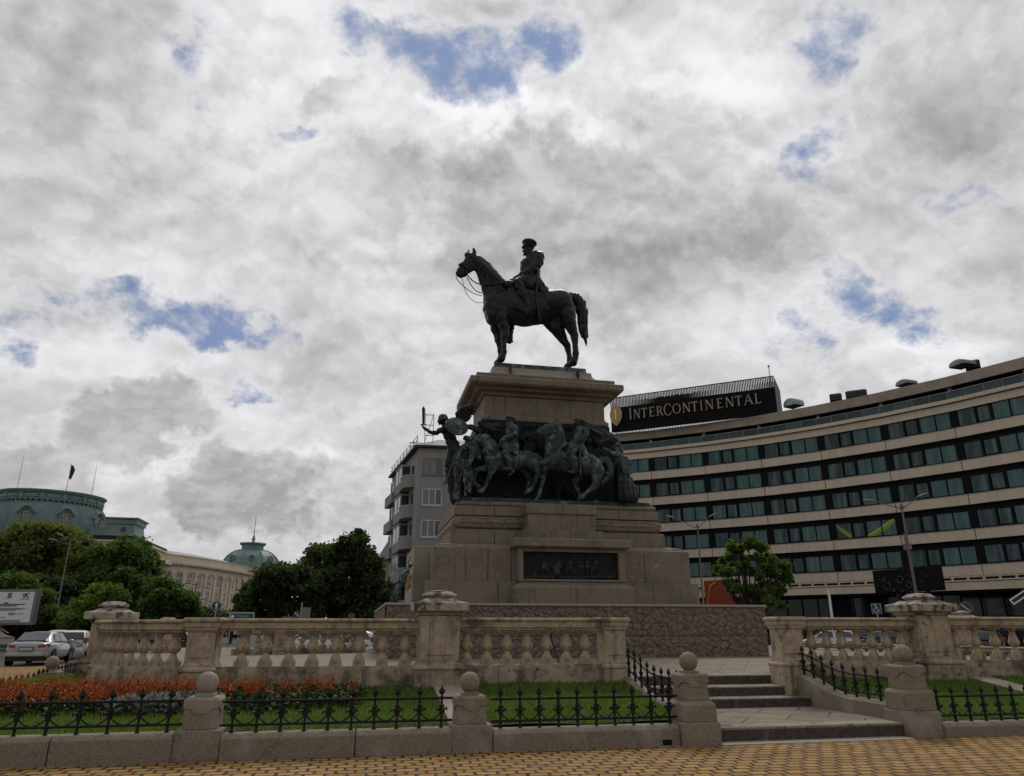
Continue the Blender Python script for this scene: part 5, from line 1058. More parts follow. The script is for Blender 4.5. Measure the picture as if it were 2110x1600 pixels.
# serif letters
def glyph(chr_):
    B = []                                                     # convex quads
    def q(*p): B.append(list(p))
    def bar(x0, x1, y0, y1): q((x0,y0),(x1,y0),(x1,y1),(x0,y1))
    def serif(cx, y, up=True, w=.17): 
        s = 1 if up else -1; q(*[(cx-w,y),(cx+w,y),(cx+w*.45,y+s*.055),(cx-w*.45,y+s*.055)][::s])
    def ring(cx, cy, rx, ry, tx, ty, a0, a1, n=22):
        for i in range(n):
            a, b = R(a0+(a1-a0)*i/n), R(a0+(a1-a0)*(i+1)/n)
            q((cx+(rx-tx)*math.cos(a),cy+(ry-ty)*math.sin(a)),(cx+rx*math.cos(a),cy+ry*math.sin(a)),(cx+rx*math.cos(b),cy+ry*math.sin(b)),(cx+(rx-tx)*math.cos(b),cy+(ry-ty)*math.sin(b)))
    w = .8
    if chr_ == 'I': bar(.13,.27,0,1); serif(.2,0); serif(.2,1,False); w = .4
    elif chr_ == 'N': bar(.12,.19,0,1); bar(.76,.83,0,1); q((.10,1),(.28,1),(.85,0),(.70,0)); serif(.155,0,w=.13); serif(.795,1,False,.13); w = .92
    elif chr_ == 'T': bar(.33,.47,0,.94); bar(.05,.75,.93,1); q((.05,.80),(.10,.80),(.13,.93),(.05,.93)); q((.70,.80),(.75,.80),(.75,.93),(.67,.93)); serif(.4,0); w = .8
    elif chr_ == 'E': bar(.12,.26,0,1); bar(.26,.66,.93,1); bar(.26,.66,0,.07); bar(.26,.55,.485,.55); q((.62,.82),(.66,.82),(.66,.93),(.60,.93)); q((.60,.07),(.66,.07),(.69,.19),(.65,.19)); bar(.03,.12,.965,1); bar(.03,.12,0,.035); w = .72
    elif chr_ == 'L': bar(.12,.26,0,1); bar(.26,.66,0,.07); q((.60,.07),(.66,.07),(.69,.21),(.65,.21)); serif(.19,1,False); bar(.03,.12,0,.035); w = .72
    elif chr_ == 'R': bar(.12,.26,0,1); bar(.26,.42,.93,1); bar(.26,.42,.45,.51); ring(.42,.725,.26,.275,.13,.065,90,-90,14); q((.36,.46),(.52,.47),(.88,0),(.70,0)); serif(.19,0,w=.15); bar(.03,.12,.965,1); w = .86
    elif chr_ == 'C': ring(.5,.5,.47,.52,.13,.06,52,308); q((.72,.90),(.80,.93),(.84,.72),(.80,.72)); q((.72,.10),(.80,.28),(.84,.28),(.80,.07)); w = .95
    elif chr_ == 'O': ring(.5,.5,.47,.52,.13,.06,0,360,30); w = 1.0
    elif chr_ == 'A': q((.10,0),(.17,0),(.47,1),(.42,1)); q((.42,1),(.52,1),(.86,0),(.70,0)); bar(.24,.66,.33,.395); serif(.13,0,w=.12); serif(.78,0,w=.15); w = .92
    return B, w
def letter(ch, h, th=.10):
    mb = MB(); B, w = glyph(ch)
    for i, p in enumerate(B): mb.prism([(a*h, b*h) for a, b in p], (0, -.003*(i % 7), 0), (1,0,0), (0,0,1), -th if False else th)
    return mb, w*h
# roof sign
s0, s1 = Vector((30.4, 84.7, 0)), Vector((46.2, 72.5, 0)); sdir = (s1-s0).normalized(); sl_ = (s1-s0).length; sang = math.atan2(sdir.y, sdir.x); TS = frame(s0, sang)
sign = thing('hotel_sign', 'black slatted rooftop sign screen with bronze hotel lettering and golden emblem', 'sign', (38, 78.6, 25))
sc_ = MB(); rng = random.Random(2); zlo, zhi = 25.1, 29.6
for i in range(int(sl_/.19)):
    x = i*.19; zt_ = zhi - rng.uniform(0,.12)
    sc_.box(x, x+.125, 0, .06, zlo, zt_)
    for yb in (1.1,): sc_.box(x+.05, x+.14, yb, yb+.05, zlo, zhi-.25-rng.uniform(0,.2))
for z in (25.3, 26.6, 27.9): sc_.box(0, sl_, .07, .14, z, z+.10)
sc_.box(0, sl_, -.02, .1, zhi-.06, zhi+.04)
obj('slat_screen', sc_.tf(TS), M['screen'], sign)
pl_ = MB().box(0, sl_, .30, .36, 25.1, 28.05).box(0, sl_, .30, .36, 28.05, 28.35); obj('back_panel', pl_.tf(TS), M['screen'], sign)
sd_ = MB().box(sl_-.02, sl_+.02, 0, 6.2, 25.1, zhi+.03); sd_.tf(TS); obj('side_panel', sd_, M['dkgrey'], sign)
M['letter'] = nm('bronze_lettering', (.36,.27,.19), .5, .2)
PX = [('I',270,305,1.45),('N',320,395,1.22),('T',403,475,1.22),('E',490,553,1.22),('R',568,645,1.22),('C',648,738,1.48),('O',742,833,1.24),('N',846,930,1.22),('T',935,1012,1.22),('I',1030,1056,1.22),('N',1080,1168,1.22),('E',1197,1262,1.22),('N',1283,1372,1.22),('T',1380,1455,1.22),('A',1462,1562,1.22),('L',1570,1638,1.22)]
for chr_, xa, xb, h in PX:
    u0, u1 = (xa-270)/1368, (xb-270)/1368; X0_ = 2.45 + u0*15.95; wd = (u1-u0)*15.95
    mb, w = letter(chr_, h); k = wd/w; zb = 26.42 - (.10 if chr_ == 'C' else 0)
    mb.tf(Matrix.Translation((0,0,zb)) @ Matrix.Translation((X0_, -.24, 0)) @ Matrix.Diagonal((k,1,1,1))); obj('letter', mb.tf(TS), M['letter'], sign, fix=True)
em = MB(); lens = [(.72*math.sin(t)*(1 if True else 1), 1.42*(-math.cos(t))) for t in np.linspace(0, math.pi, 13)]
def vesica(s): 
    r_ = [(s*.76*(1-(y/1.42)**2)**.85 if abs(y) < 1.42 else 0, s*y) for y in np.linspace(-1.42, 1.42, 17)]
    return [(x, y) for x, y in r_] + [(-x, y) for x, y in r_[::-1][1:-1]]
M['emgold'] = nm('amber_emblem', (.52,.30,.075), .5); M['emrim'] = nm('emblem_rim', (.40,.33,.22), .5)
em.prism(vesica(1.05), (.75, -.20, 27.25), (1,0,0), (0,0,1), .12); eo = obj('emblem', em.tf(TS), M['emrim'], sign, fix=True)
obj('emblem_field', MB().prism(vesica(.88), (.75, -.20, 27.25), (1,0,0), (0,0,1), .16).tf(TS), M['emgold'], eo, fix=True)
mb, w = letter('I', 1.35, .1); mb.tf(Matrix.Translation((.75-.27, -.34, 26.57))); obj('emblem_letter', mb.tf(TS), M['white'], eo, fix=True)
pm = MB(); pb_ = at(1590, 774, 86.2); pm.tube([(pb_.x, pb_.y+.4, 25.5), (pb_.x, pb_.y+.4, pb_.z+1.25)], .05); pm.ball((pb_.x, pb_.y+.4, pb_.z+1.3), .14, 8, 6); obj('mast', pm, M['galv'], sign)
# plant on the roof
def duct(px, py, D, w, h, lab, matn='galv'):
    p = at(px, py, D); o = MB(); n = 12; ang = math.atan2(-p.x, p.y)
    prof = [(w*.5*math.cos(R(t))-(0), h*math.sin(R(t))**.7 if t not in (0,180) else 0) for t in range(0, 181, 15)]
    o.loft([[(a*s_, y, b*s2) for a, b in prof] for y, s_, s2 in ((-w*.45,.80,.75),(-w*.40,.97,.95),(-w*.2,1,1),(w*.5,1,1))])
    o.tf(Matrix.Translation((p.x, p.y, p.z)) @ Matrix.Rotation(ang-.7, 4, 'Z')); oo = obj('roof_duct', o, M[matn], None, fix=True, smooth=40); tag(oo, lab, 'duct')
duct(1635, 838, 86, 1.7, .9, 'grey rounded roof duct right behind the rooftop sign')
duct(1867, 794, 84, 1.6, .55, 'small grey roof cowl in the middle of the hotel parapet', 'tin')
duct(1982, 755, 82, 1.8, .62, 'grey roof cowl on stilts near the right end of the hotel', 'tin')
for (pa, pb2, D, lab) in (((1709,819),(1733,806),86,'small dark box on the hotel parapet'), ((1742,813),(1785,800),86,'longer dark plant box on the hotel parapet'), ((1988,752),(2018,742),83,'dark roof box beside the cowl at the right end of the hotel')):
    a_, b_ = at(*pa, D), at(*pb2, D); mb = MB().loft([[(0,-.4,-.6),(1,-.4,-.6),(1,.8,-.6),(0,.8,-.6)],[(0,-.4,.05),(1,-.4,.05),(1,.8,.05),(0,.8,.05)],[(.12,-.2,.2),(.88,-.2,.2),(.88,.6,.2),(.12,.6,.2)]])
    L_ = (Vector((b_.x,b_.y,0))-Vector((a_.x,a_.y,0))).length; mb.tf(frame(a_, math.atan2(b_.y-a_.y, b_.x-a_.x), a_.z+.1) @ Matrix.Diagonal((L_,1,1,1))); tag(obj('roof_plant_box', mb, M['dkgrey']), lab, 'plant box')
# ------------------------------------------------------------------ grey apartment house
ap = thing('apartment_building', 'grey rendered apartment house with rounded balconies left of the monument', 'building', (8, 80, 0))
c0 = Vector((5.55, 74.8)); ZR = 19.55
TF = frame(c0, R(-4)); TL = frame(c0, math.atan2(16.1, -1.85))       # front face runs right, left face runs back
def part(name, mb, T, mat, parent=ap, **k): return obj(name, mb.tf(T), M[mat], parent, **k)
def shell():
    a = TF @ Vector((0,0,0)); b = TF @ Vector((13,0,0)); d = TL @ Vector((17,0,0)); e = d + (b-a)
    return MB().prism([(p.x,p.y) for p in (a, b, e, d)], (0,0,0), (1,0,0), (0,1,0), ZR)
obj('wall', shell(), M['render'], ap, fix=True)
a = TF @ Vector((-.45,-.45,0)); b = TF @ Vector((13,-.45,0)); d = TL @ Vector((17.3,.45,0)); e = d + (b-a)
rf = MB().prism([(p.x,p.y) for p in (a, b, e, d)], (0,0,ZR+.003), (1,0,0), (0,1,0), .22)
cen = (a+b+d+e)/4; base = [a,b,e,d]; rf.loft([[(p.x, p.y, ZR+.225) for p in base], [((p+(cen-p)*.5).x, (p+(cen-p)*.5).y, ZR+1.9) for p in base]])
obj('roof', rf, M['dkgrey'], ap, fix=True)
M['frame_w'] = nm('white_window_frame', (.50,.49,.47), .5); M['frame_b'] = nm('brown_window_frame', (.20,.16,.135), .6)
M['aglass'] = nm('curtained_glass', (.12,.14,.14), .15, island=[(.10,.12,.12),(.17,.19,.19),(.06,.07,.07)], spec=.6)
for k, z in enumerate((16.75, 13.55, 10.35, 7.15, 3.95)):
    fm = 'frame_b' if k in (0,) else 'frame_w'
    m = MB(); x0, x1, z0, z1 = .48, 2.54, z, z+1.72
    m.box(x0-.05,x1+.05,-.10,.05,z0-.12,z0).box(x0,x0+.11,-.04,.1,z0,z1).box(x1-.11,x1,-.04,.1,z0,z1).box(x0,x1,-.04,.1,z1-.11,z1).box(x0,x1,-.04,.1,z0,z0+.10)
    for xm in (x0+.72, x0+1.38): m.box(xm-.06, xm+.06, -.05, .1, z0+.1, z1-.11)
    wo_ = part('window', m, TF, fm); part('pane', MB().box(x0+.1,x0+.66,-.012,.05,z0+.1,z1-.1).box(x0+.78,x0+1.32,-.012,.05,z0+.1,z1-.1).box(x0+1.44,x1-.1,-.012,.05,z0+.1,z1-.1), TF, 'aglass', wo_)
    m = MB().box(6.2,8.3,-.06,.05,z0-.1,z0+.0).box(6.2,6.3,-.04,.1,z0,z1).box(8.2,8.3,-.04,.1,z0,z1).box(6.2,8.3,-.04,.1,z1-.1,z1).box(6.9,7.0,-.05,.1,z0,z1)
    wo_ = part('window', m, TF, fm); part('pane', MB().box(6.3,8.2,-.012,.05,z0,z1-.1), TF, 'aglass', wo_)
    # left face (local y positive is away from the street, so the outside is y > 0)
    zb = z - .75
    bp = [(1.9,0)] + [(1.9+1.25*(1-math.cos(R(t))), 1.05*math.sin(R(t))) for t in (30,55,75,90)] + [(4.3,1.05),(4.7,1.0)] + [(4.7,0)]
    bal = MB().prism(bp, (0,0,zb-.25), (1,0,0), (0,1,0), 1.25)
    part('balcony', bal, TL, 'render', fix=True); part('balcony_rail', MB().prism([(a_-.03 if i in (0,) else a_, b_*1.05) for i, (a_, b_) in enumerate(bp)], (0,0,zb+1.003), (1,0,0), (0,1,0), .07), TL, 'frame_w', fix=True)
    bay = MB().box(4.75, 8.6, -.02, .95, zb-.3, zb+.75); bay.box(4.75, 8.6, -.02, .95, zb+2.45, zb+2.7); by = part('bay_window', bay, TL, 'render')
    part('pane', MB().box(4.80,8.5,-.02,.90,zb+.75,zb+2.45), TL, 'glass', by); part('frame', MB().box(4.75,4.86,.80,.93,zb+.75,zb+2.45).box(6.5,6.7,.85,.94,zb+.75,zb+2.45).box(8.45,8.6,.80,.93,zb+.75,zb+2.45).box(4.74,8.6,.88,.97,zb+.70,zb+.78), TL, 'frame_w', by)
    part('balcony_door', MB().box(2.2,3.3,-.02,.05,zb+.1,zb+2.3), TL, 'glass')
    b2 = MB().box(11.5, 16.8, -.02, .8, zb-.4, zb+.8); part('balcony', b2, TL, 'render'); bb = part('window', MB().box(12.5, 12.7, -.02, .5, zb+.8, zb+2.4).box(14.4, 14.6, -.02, .5, zb+.8, zb+2.4).box(12.4,15.0,-.02,.55,zb+.76,zb+.84), TL, 'frame_w'); part('pane', MB().box(12.6,14.5,-.02,.4,zb+.8,zb+2.4), TL, 'glass', bb)
rl = MB(); 
for t in range(0, 17, 2): rl.box(t-.03, t+.03, .20, .26, ZR+.2, ZR+1.25)
for zz in (.75, 1.2): rl.box(-.3, 17, .21, .25, ZR+zz, ZR+zz+.05)
rail_ = part('roof_railing', rl, TL, 'dkgrey'); 
lm = MB(); b_ = at(880, 912, 77); 
for dx in (-.28, .62): lm.box(b_.x+dx-.03, b_.x+dx+.03, b_.y-.03, b_.y+.03, ZR, ZR+4.4)
for i in range(4): lm.box(b_.x-.28, b_.x+.62, b_.y-.03, b_.y+.03, ZR+.7+i*1.15, ZR+.76+i*1.15)
lm.tube([(b_.x-.2,b_.y,ZR+1.3),(b_.x+.6,b_.y,ZR+4.2)], .03, 5); lm.box(b_.x-1.9, b_.x+1.0, b_.y-.03, b_.y+.03, ZR+.95, ZR+1.02).box(b_.x-1.9, b_.x+1.0, b_.y-.03, b_.y+.03, ZR+.55, ZR+.6)
obj('roof_mast', lm, M['dkgrey'], ap)
# ------------------------------------------------------------------ yellow house behind
yh = thing('yellow_house', 'yellow house with green mansard roof peeping past the apartment house', 'building', tuple(at(790, 1250, 125)))
p = at(780, 1160, 122); T = frame((p.x, p.y), R(-5)); M['yel'] = nm('ochre_render', (.36,.27,.145), .85, var=(.5,(.31,.23,.125)))
obj('wall', MB().box(0,9,0,9,0,p.z).tf(T), M['yel'], yh); obj('cornice', MB().box(-.3,9.3,-.3,9.3,p.z+.003,p.z+.8).tf(T), M['cream'], yh)
obj('roof', MB().loft([[(-.2,-.2,p.z+.8),(9,-.2,p.z+.8),(9,9,p.z+.8),(-.2,9,p.z+.8)],[(1.6,1.6,p.z+4.2),(8,1.6,p.z+4.2),(8,8,p.z+4.2),(1.6,8,p.z+4.2)]]).tf(T), M['copper'], yh)
obj('window', MB().box(1.0,2.0,-.04,.1,p.z-3.4,p.z-1.6).box(1.0,2.0,-.04,.1,p.z-6.8,p.z-5).tf(T), M['glass'], yh)
# ------------------------------------------------------------------ university palace: long wing, great dome, far dome
M['coprib'] = nm('ribbed_copper', (.195,.28,.265), .6, var=(.3,(.15,.22,.208)))
uv = thing('university_wing', 'long cream stone palace wing with pilasters and tall windows', 'building', (-38, 195, 0))
wing_px = [(296,1139,183),(339.4,1144.5,187),(374,1148.2,190),(396,1150.6,193),(416,1152.8,196),(435,1155.3,199.5),(453,1157.8,203),(469,1160.3,207),(482.6,1162.4,210.5),(496,1164.6,214),(520,1168.8,222),(545,1173,229)]
WP = [at(*a) for a in wing_px]; ZPAR = 17.6
pth = [(p.x, p.y) for p in WP]
def band(name, o0, o1, z0, z1, mat): return obj(name, sweep(pth, [(-o1,z0),(-o1,z1),(-o0,z1),(-o0,z0)]), M[mat], uv, fix=True)
band('wall', -6, 0, -.2, 15.2, 'cream'); band('frieze', -5, .25, 14.1, 14.5, 'cream'); band('entablature', -5, .12, 14.5, 15.6, 'cream')
band('cornice', -5, 1.0, 15.6, 16.05, 'cream'); band('parapet', -.8, .05, 16.053, ZPAR, 'cream'); band('parapet_cap', -.95, .2, ZPAR+.003, ZPAR+.2, 'cream')
mm = MB()
for a, b in zip(pth[:-1], pth[1:]):
    a, b = Vector(a), Vector(b); d = (b-a); L = d.length; T = frame(a, math.atan2(d.y, d.x))
    for i in range(int(L/.8)): mm.join(MB().box(i*.8, i*.8+.4, -.75, .1, 15.35, 15.6), T)
obj('dentils', mm, M['cream'], uv)
rfm = MB(); rings = []
for i, p in enumerate(WP):
    d = (WP[min(i+1,len(WP)-1)]-WP[max(i-1,0)]); n = Vector((-d.y, d.x, 0)).normalized()
    rings.append([tuple(Vector((p.x,p.y,ZPAR-.6))+n*.6), tuple(Vector((p.x,p.y,ZPAR+1.7))+n*6.5), tuple(Vector((p.x,p.y,ZPAR-.6))+n*13)])
obj('roof', rfm.loft(rings), M['tin'], uv, fix=True)
def uv_win(p, d, z, h, w=1.25, par=uv):
    T = frame((p.x, p.y), math.atan2(d.y, d.x)); f = MB().box(-w/2-.14,w/2+.14,-.10,.05,z-.2,z-.003).box(-w/2-.22,w/2+.22,-.28,.05,z-.42,z-.2); 
    f.box(-w/2-.14,-w/2,-.08,.05,z,z+h).box(w/2,w/2+.14,-.08,.05,z,z+h).box(-w/2-.14,w/2+.14,-.08,.05,z+h,z+h+.14)
    fo = obj('window', f.tf(T), M['cream'], par); gl = obj('pane', MB().box(-w/2,w/2,-.02,.05,z,z+h).tf(T), M['glass'], fo); obj('mullion', MB().box(-.06,.06,-.05,.0,z,z+h).box(-w/2,w/2,-.05,.0,z+h*.48,z+h*.54).tf(T), M['white'], fo)
for i, px in enumerate((350, 373.8, 396, 416, 435.4, 452.7, 468.8, 482.7, 495.6, 507, 518)):
    j = max(k for k in range(len(wing_px)-1) if wing_px[k][0] <= px); t = (px-wing_px[j][0])/(wing_px[j+1][0]-wing_px[j][0]); p = WP[j].lerp(WP[j+1], t); d = WP[j+1]-WP[j]
    for z, h in ((11.4,2.4),(7.9,2.2),(4.4,2.2)): uv_win(p, d, z, h)
    T = frame((p.x,p.y), math.atan2(d.y,d.x)); k = d.length/(wing_px[j+1][0]-wing_px[j][0])*11
    pil = MB().box(k-.55,k+.55,-.30,.05,1.0,13.4).box(k-.7,k+.7,-.40,.05,13.4,14.1); obj('pilaster', pil.tf(T), M['cream'], uv)
# great dome block
ub = thing('university_dome_block', 'palace block under the huge green copper mansard dome at the left edge', 'building', (-60, 165, 0))
q0, q1 = at(-110, 1085, 178), at(330, 1115, 165); d = Vector((q1.x-q0.x, q1.y-q0.y)); LB = d.length - 3.4; TB = frame(q0, math.atan2(d.y, d.x))
obj('wall', MB().box(-6, LB-.6, 0.2, 30, -.2, 15.2).tf(TB), M['cream'], ub)
obj('lower_cornice', MB().box(-6, LB+1.2, -1.2, 30, 15.2, 15.6).box(-6, LB+.6, -.7, 30, 15.6, 16.2).tf(TB), M['cream'], ub)
obj('attic', MB().box(-6, LB-.8, .4, 29, 16.203, 18.0).box(-6, LB-.3, 0, 29.2, 18.0, 18.35).tf(TB), M['cream'], ub)
obj('roof_edge', MB().box(-6, LB-1.5, .9, 28, 18.353, 19.3).tf(TB), M['dkroof'], ub)
xm1 = 0
# dome: oval copper dome with a crowned flat top
dc = at(106, 1050, 181); dl = math.atan2(dc.y, dc.x); AX, AY = 9.5, 8.0; TD = Matrix.Translation((dc.x, dc.y, 0)) @ Matrix.Rotation(dl - math.pi/2 - R(-14), 4, 'Z')
prof = [(1.19,19.2),(1.185,21.0),(1.165,22.3),(1.125,23.5),(1.06,24.7),(.98,25.7),(.90,26.35)]
el = lambda k, t, z, o=0: ((AX*k+o)*math.cos(R(t)), (AY*k+o)*math.sin(R(t)), z)
obj('dome', MB().loft([[el(k, t, z) for t in range(0, 360, 4)] for k, z in prof]).tf(TD), M['coprib'], ub, smooth=50)
rb = MB()
for t in range(150, 392, 3): rb.tube([el(k, t, z, .03) for k, z in prof], .05 if t % 24 else .20, 4)
obj('ribs', rb.tf(TD), M['copper'], ub)
cr_ = MB().loft([[el(1, t, z, o) for t in range(0, 360, 4)] for o, z in ((-1.2,26.1),(.10,26.15),(.15,26.4),(-.10,26.45),(-.10,27.45),(.25,27.55),(.30,27.75),(.55,27.85),(.55,28.1),(.2,28.2))]); obj('crown', cr_.tf(TD), M['copper'], ub, smooth=25)
cp = MB()
def blk(t, w, h0, h1, o): 
    p_ = Vector(el(1, t, 0, o)); nrm = Vector((math.cos(R(t))/AX, math.sin(R(t))/AY, 0)).normalized(); cp.join(MB().box(-w/2, w/2, -.12, .12, h0, h1), Matrix.Translation(p_) @ Matrix.Rotation(math.atan2(nrm.y, nrm.x)+math.pi/2, 4, 'Z'))
for t in range(150, 391, 24): blk(t, .8, 26.45, 27.45, .05)
for t in range(162, 391, 24): blk(t, 2.3, 26.65, 27.25, -.06)
for t in range(150, 391, 6): blk(t, .25, 25.8, 26.15, .0)
obj('crown_panels', cp.tf(TD), M['copper'], ub)
for px, py in ((57,1047),(137,1051),(202,1059)):
    best = min(range(182, 359), key=lambda t: abs(math.atan2((TD @ Vector(el(1.13, t, 0))).x, (TD @ Vector(el(1.13, t, 0))).y) - math.atan2(ray(px, py)[0], ray(px, py)[1])))
    p_ = TD @ Vector(el(1.12, best, 22.9)); nrm = Vector((math.cos(R(best))/AX, math.sin(R(best))/AY, 0)); nrm = (TD.to_3x3() @ nrm).normalized(); Tm = Matrix.Translation((p_.x, p_.y, 22.7)) @ Matrix.Rotation(math.atan2(nrm.y, nrm.x)+math.pi/2, 4, 'Z')
    od = MB(); od.loft([[(s_*.85*math.cos(R(t)), dy, s_*1.25*math.sin(R(t))) for t in range(0,360,18)] for s_, dy in ((1.35,.9),(1.35,-.45),(1.0,-.5),(.92,0))], cap=False)
    od.tube([(-1.8,-.5,.5),(-1.15,-.6,.95),(-.7,-.65,1.6),(0,-.7,1.85),(.7,-.65,1.6),(1.15,-.6,.95),(1.8,-.5,.5)], .24, 6); od.tube([(-.9,-.4,-1.6),(0,-.5,-1.85),(.9,-.4,-1.6)], .18, 5)
    do = obj('dormer', od.tf(Tm), M['copper'], ub, fix=True); obj('pane', MB().lathe([(.80,-.05),(.80,.05)], n=20).tf(Tm @ Matrix.Translation((0, -.25, 0)) @ Matrix.Diagonal((1,1,1.45,1)) @ Matrix.Rotation(R(90), 4, 'X')), M['glass'], do)
    g_ = MB()
    for k in (-.4,0,.4): g_.box(k-.05, k+.05, -.36, -.30, -1.0, 1.0)
    for k in (-.5,.1,.6): g_.box(-.75, .75, -.36, -.30, k-.05, k+.05)
    obj('glazing_bars', g_.tf(Tm), M['cream'], do)
xr = LB-9
sb = MB(); x0, x1 = LB-7.6, LB-2.0; sb.loft([[(x0-i_,1.5-i_,z),(x1+i_,1.5-i_,z),(x1+i_,9+i_,z),(x0-i_,9+i_,z)] for i_, z in ((.15,19.3),(.0,19.6),(-.25,21.6),(-.25,21.7),(.05,21.75),(.05,22.5),(.35,22.7),(.45,22.95),(.1,23.0))]); obj('corner_turret', sb.tf(TB), M['coprib'], ub, fix=True)
sv = MB().lathe([(.5,-.1),(.5,.1)], n=14).tf(TB @ Matrix.Translation(((x0+x1)/2+.6, 1.45, 20.6)) @ Matrix.Rotation(R(90),4,'X')); obj('oculus', sv, M['glass'], ub)
obj('link_roof', MB().box(xr-1.5, x0+.2, 2.2, 9, 19.3, 20.9).tf(TB), M['copper'], ub)
# quoins and panels on the attic, far cornice shadow strings
st_ = MB()
for i in range(12): x = LB-1.2-i*3.1; st_.box(x-1.2, x+1.2, .33, .5, 16.6, 17.8)
obj('attic_panels', st_.tf(TB), M['cream'], ub); obj('string_courses', MB().box(-6, LB-.3, -.05, .3, 12.6, 13.0).box(-6, LB-.2, -.15, .3, 10.9, 11.2).box(-6, LB-.35, -.02, .3, 14.2, 14.6).tf(TB), M['cream'], ub)
for (pa, pb2, lab) in (((37,998),(48,937),'thin bare pole at the left end of the great dome'), ((190,1012),(194,960),'thin bare pole at the right end of the great dome')):
    a_ = at(*pa, 176); b_ = at(*pb2, 176); tag(obj('roof_pole', MB().tube([(a_.x,a_.y,a_.z-1),(a_.x,a_.y,b_.z)], [.09,.04], 6), M['white']), lab, 'pole')
fp = thing('flagpole', 'flagpole with a limp dark flag in the middle of the great dome', 'flagpole', tuple(at(138,1004,176))); a_ = at(138,1004,176); b_ = at(145,955,176)
obj('pole', MB().tube([(a_.x,a_.y,a_.z-1),(a_.x,a_.y,b_.z)], [.10,.05], 6), M['white'], fp)
M['flag_c'] = nm('dark_flag_cloth', (.05,.03,.028), .8); zf = b_.z-.3
obj('flag', MB().loft([[(a_.x+.02,a_.y,z),(a_.x+w*.5,a_.y-.15,z-.1),(a_.x+w,a_.y+.12,z-.25)] for w, z in ((.5,zf),(.9,zf-.8),(.75,zf-1.6),(.55,zf-2.4),(.4,zf-2.9))], cap=False, closed=False), M['flag_c'], fp)
# far dome
fd = thing('far_dome', 'smaller green copper dome with lantern top and spike beyond the palace wing', 'dome', tuple(at(516, 1165, 228))); p = at(516, 1172, 228)
dmb = MB(); R0 = 8.4; zq = lambda z: 17.5+(z-17.5)*.74; pr = [(s, zq(z)) for s, z in [(1.0,17.5),(1.0,18.8),(.985,19.6),(.93,20.9),(.84,22.3),(.70,23.6),(.56,24.4),(.40,24.9)]]
oc = lambda r: [(p.x+r*math.cos(R(22.5+45*i+8)), p.y+r*math.sin(R(22.5+45*i+8))) for i in range(8)]
dmb.loft([[(x,y,z) for x,y in oc(R0*s)] for s,z in pr]); obj('shell', dmb, M['coprib'], fd)
rbm = MB()
for i in range(8): rbm.tube([(oc(R0*s+.05)[i][0], oc(R0*s+.05)[i][1], z) for s,z in pr], .22, 5)
obj('ribs', rbm, M['copper'], fd)
obj('lantern', MB().loft([[(x,y,z) for x,y in oc(r)] for r,z in ((3.4,22.9),(3.25,23.2),(3.2,24.3),(3.9,24.7),(3.9,25.0),(2.6,25.1))]), M['copper'], fd)
obj('spike', MB().lathe([(.5,25.1),(.35,25.8),(.55,26.3),(.3,26.9),(.12,27.6),(.10,29),(.07,33.2)], p.x, p.y, 8), M['copper'], fd)
for i in (4,5,6):
    a_ = R(45*i+8+22.5+22.5); r_ = R0*.86; rs = MB().lathe([(1.05,-.1),(1.0,.25),(.7,.45),(.62,.3)], n=14).tf(Matrix.Translation((p.x+r_*math.cos(a_), p.y+r_*math.sin(a_), 20.4)) @ Matrix.Rotation(a_, 4, 'Z') @ Matrix.Rotation(R(68), 4, 'Y')); do = obj('round_dormer', rs, M['copper'], fd)
    obj('pane', MB().lathe([(.6,0),(.6,.33)], n=12).tf(Matrix.Translation((p.x+r_*math.cos(a_), p.y+r_*math.sin(a_), 20.4)) @ Matrix.Rotation(a_, 4, 'Z') @ Matrix.Rotation(R(68), 4, 'Y')), M['glass'], do)
obj('drum', MB().loft([[(x,y,z) for x,y in oc(r)] for r,z in ((8.8,0),(8.8,16.6),(9.5,16.9),(9.5,17.3),(8.7,17.5))]), M['cream'], fd)
# ------------------------------------------------------------------ trees
def leaves(clumps, n, size, droop=.3, seed=0, elong=1.6, shell=.55):
    rg = np.random.default_rng(seed); C = np.array([c[:3] for c in clumps]); Rr_ = np.array([c[3:6] for c in clumps]); w = (Rr_[:,0]*Rr_[:,1]*Rr_[:,2])**(2/3); k = rg.choice(len(C), n, p=w/w.sum())
    d = rg.standard_normal((n,3)); d /= np.linalg.norm(d,axis=1)[:,None]; rad = shell + (1-shell)*rg.random(n)**.7; rad *= 1 + .22*rg.standard_normal(n)
    P = C[k] + d*Rr_[k]*rad[:,None]
    out = d.copy(); out[:,2] = out[:,2]*.5 - droop; t = out + .6*rg.standard_normal((n,3)); t /= np.linalg.norm(t,axis=1)[:,None]
    nn = d + .7*rg.standard_normal((n,3)); s = np.cross(t, nn); s /= np.linalg.norm(s,axis=1)[:,None]+1e-9
    z = size*(.6+.8*rg.random(n)); a = t*(z*elong/2)[:,None]; b = s*(z/2)[:,None]; m = np.cross(a, b)/z[:,None]*.35
    V = np.stack([P-a, P-a*.1-b-m*.6, P+a, P-a*.1+b-m*.6], 1).reshape(-1,3)
    return V
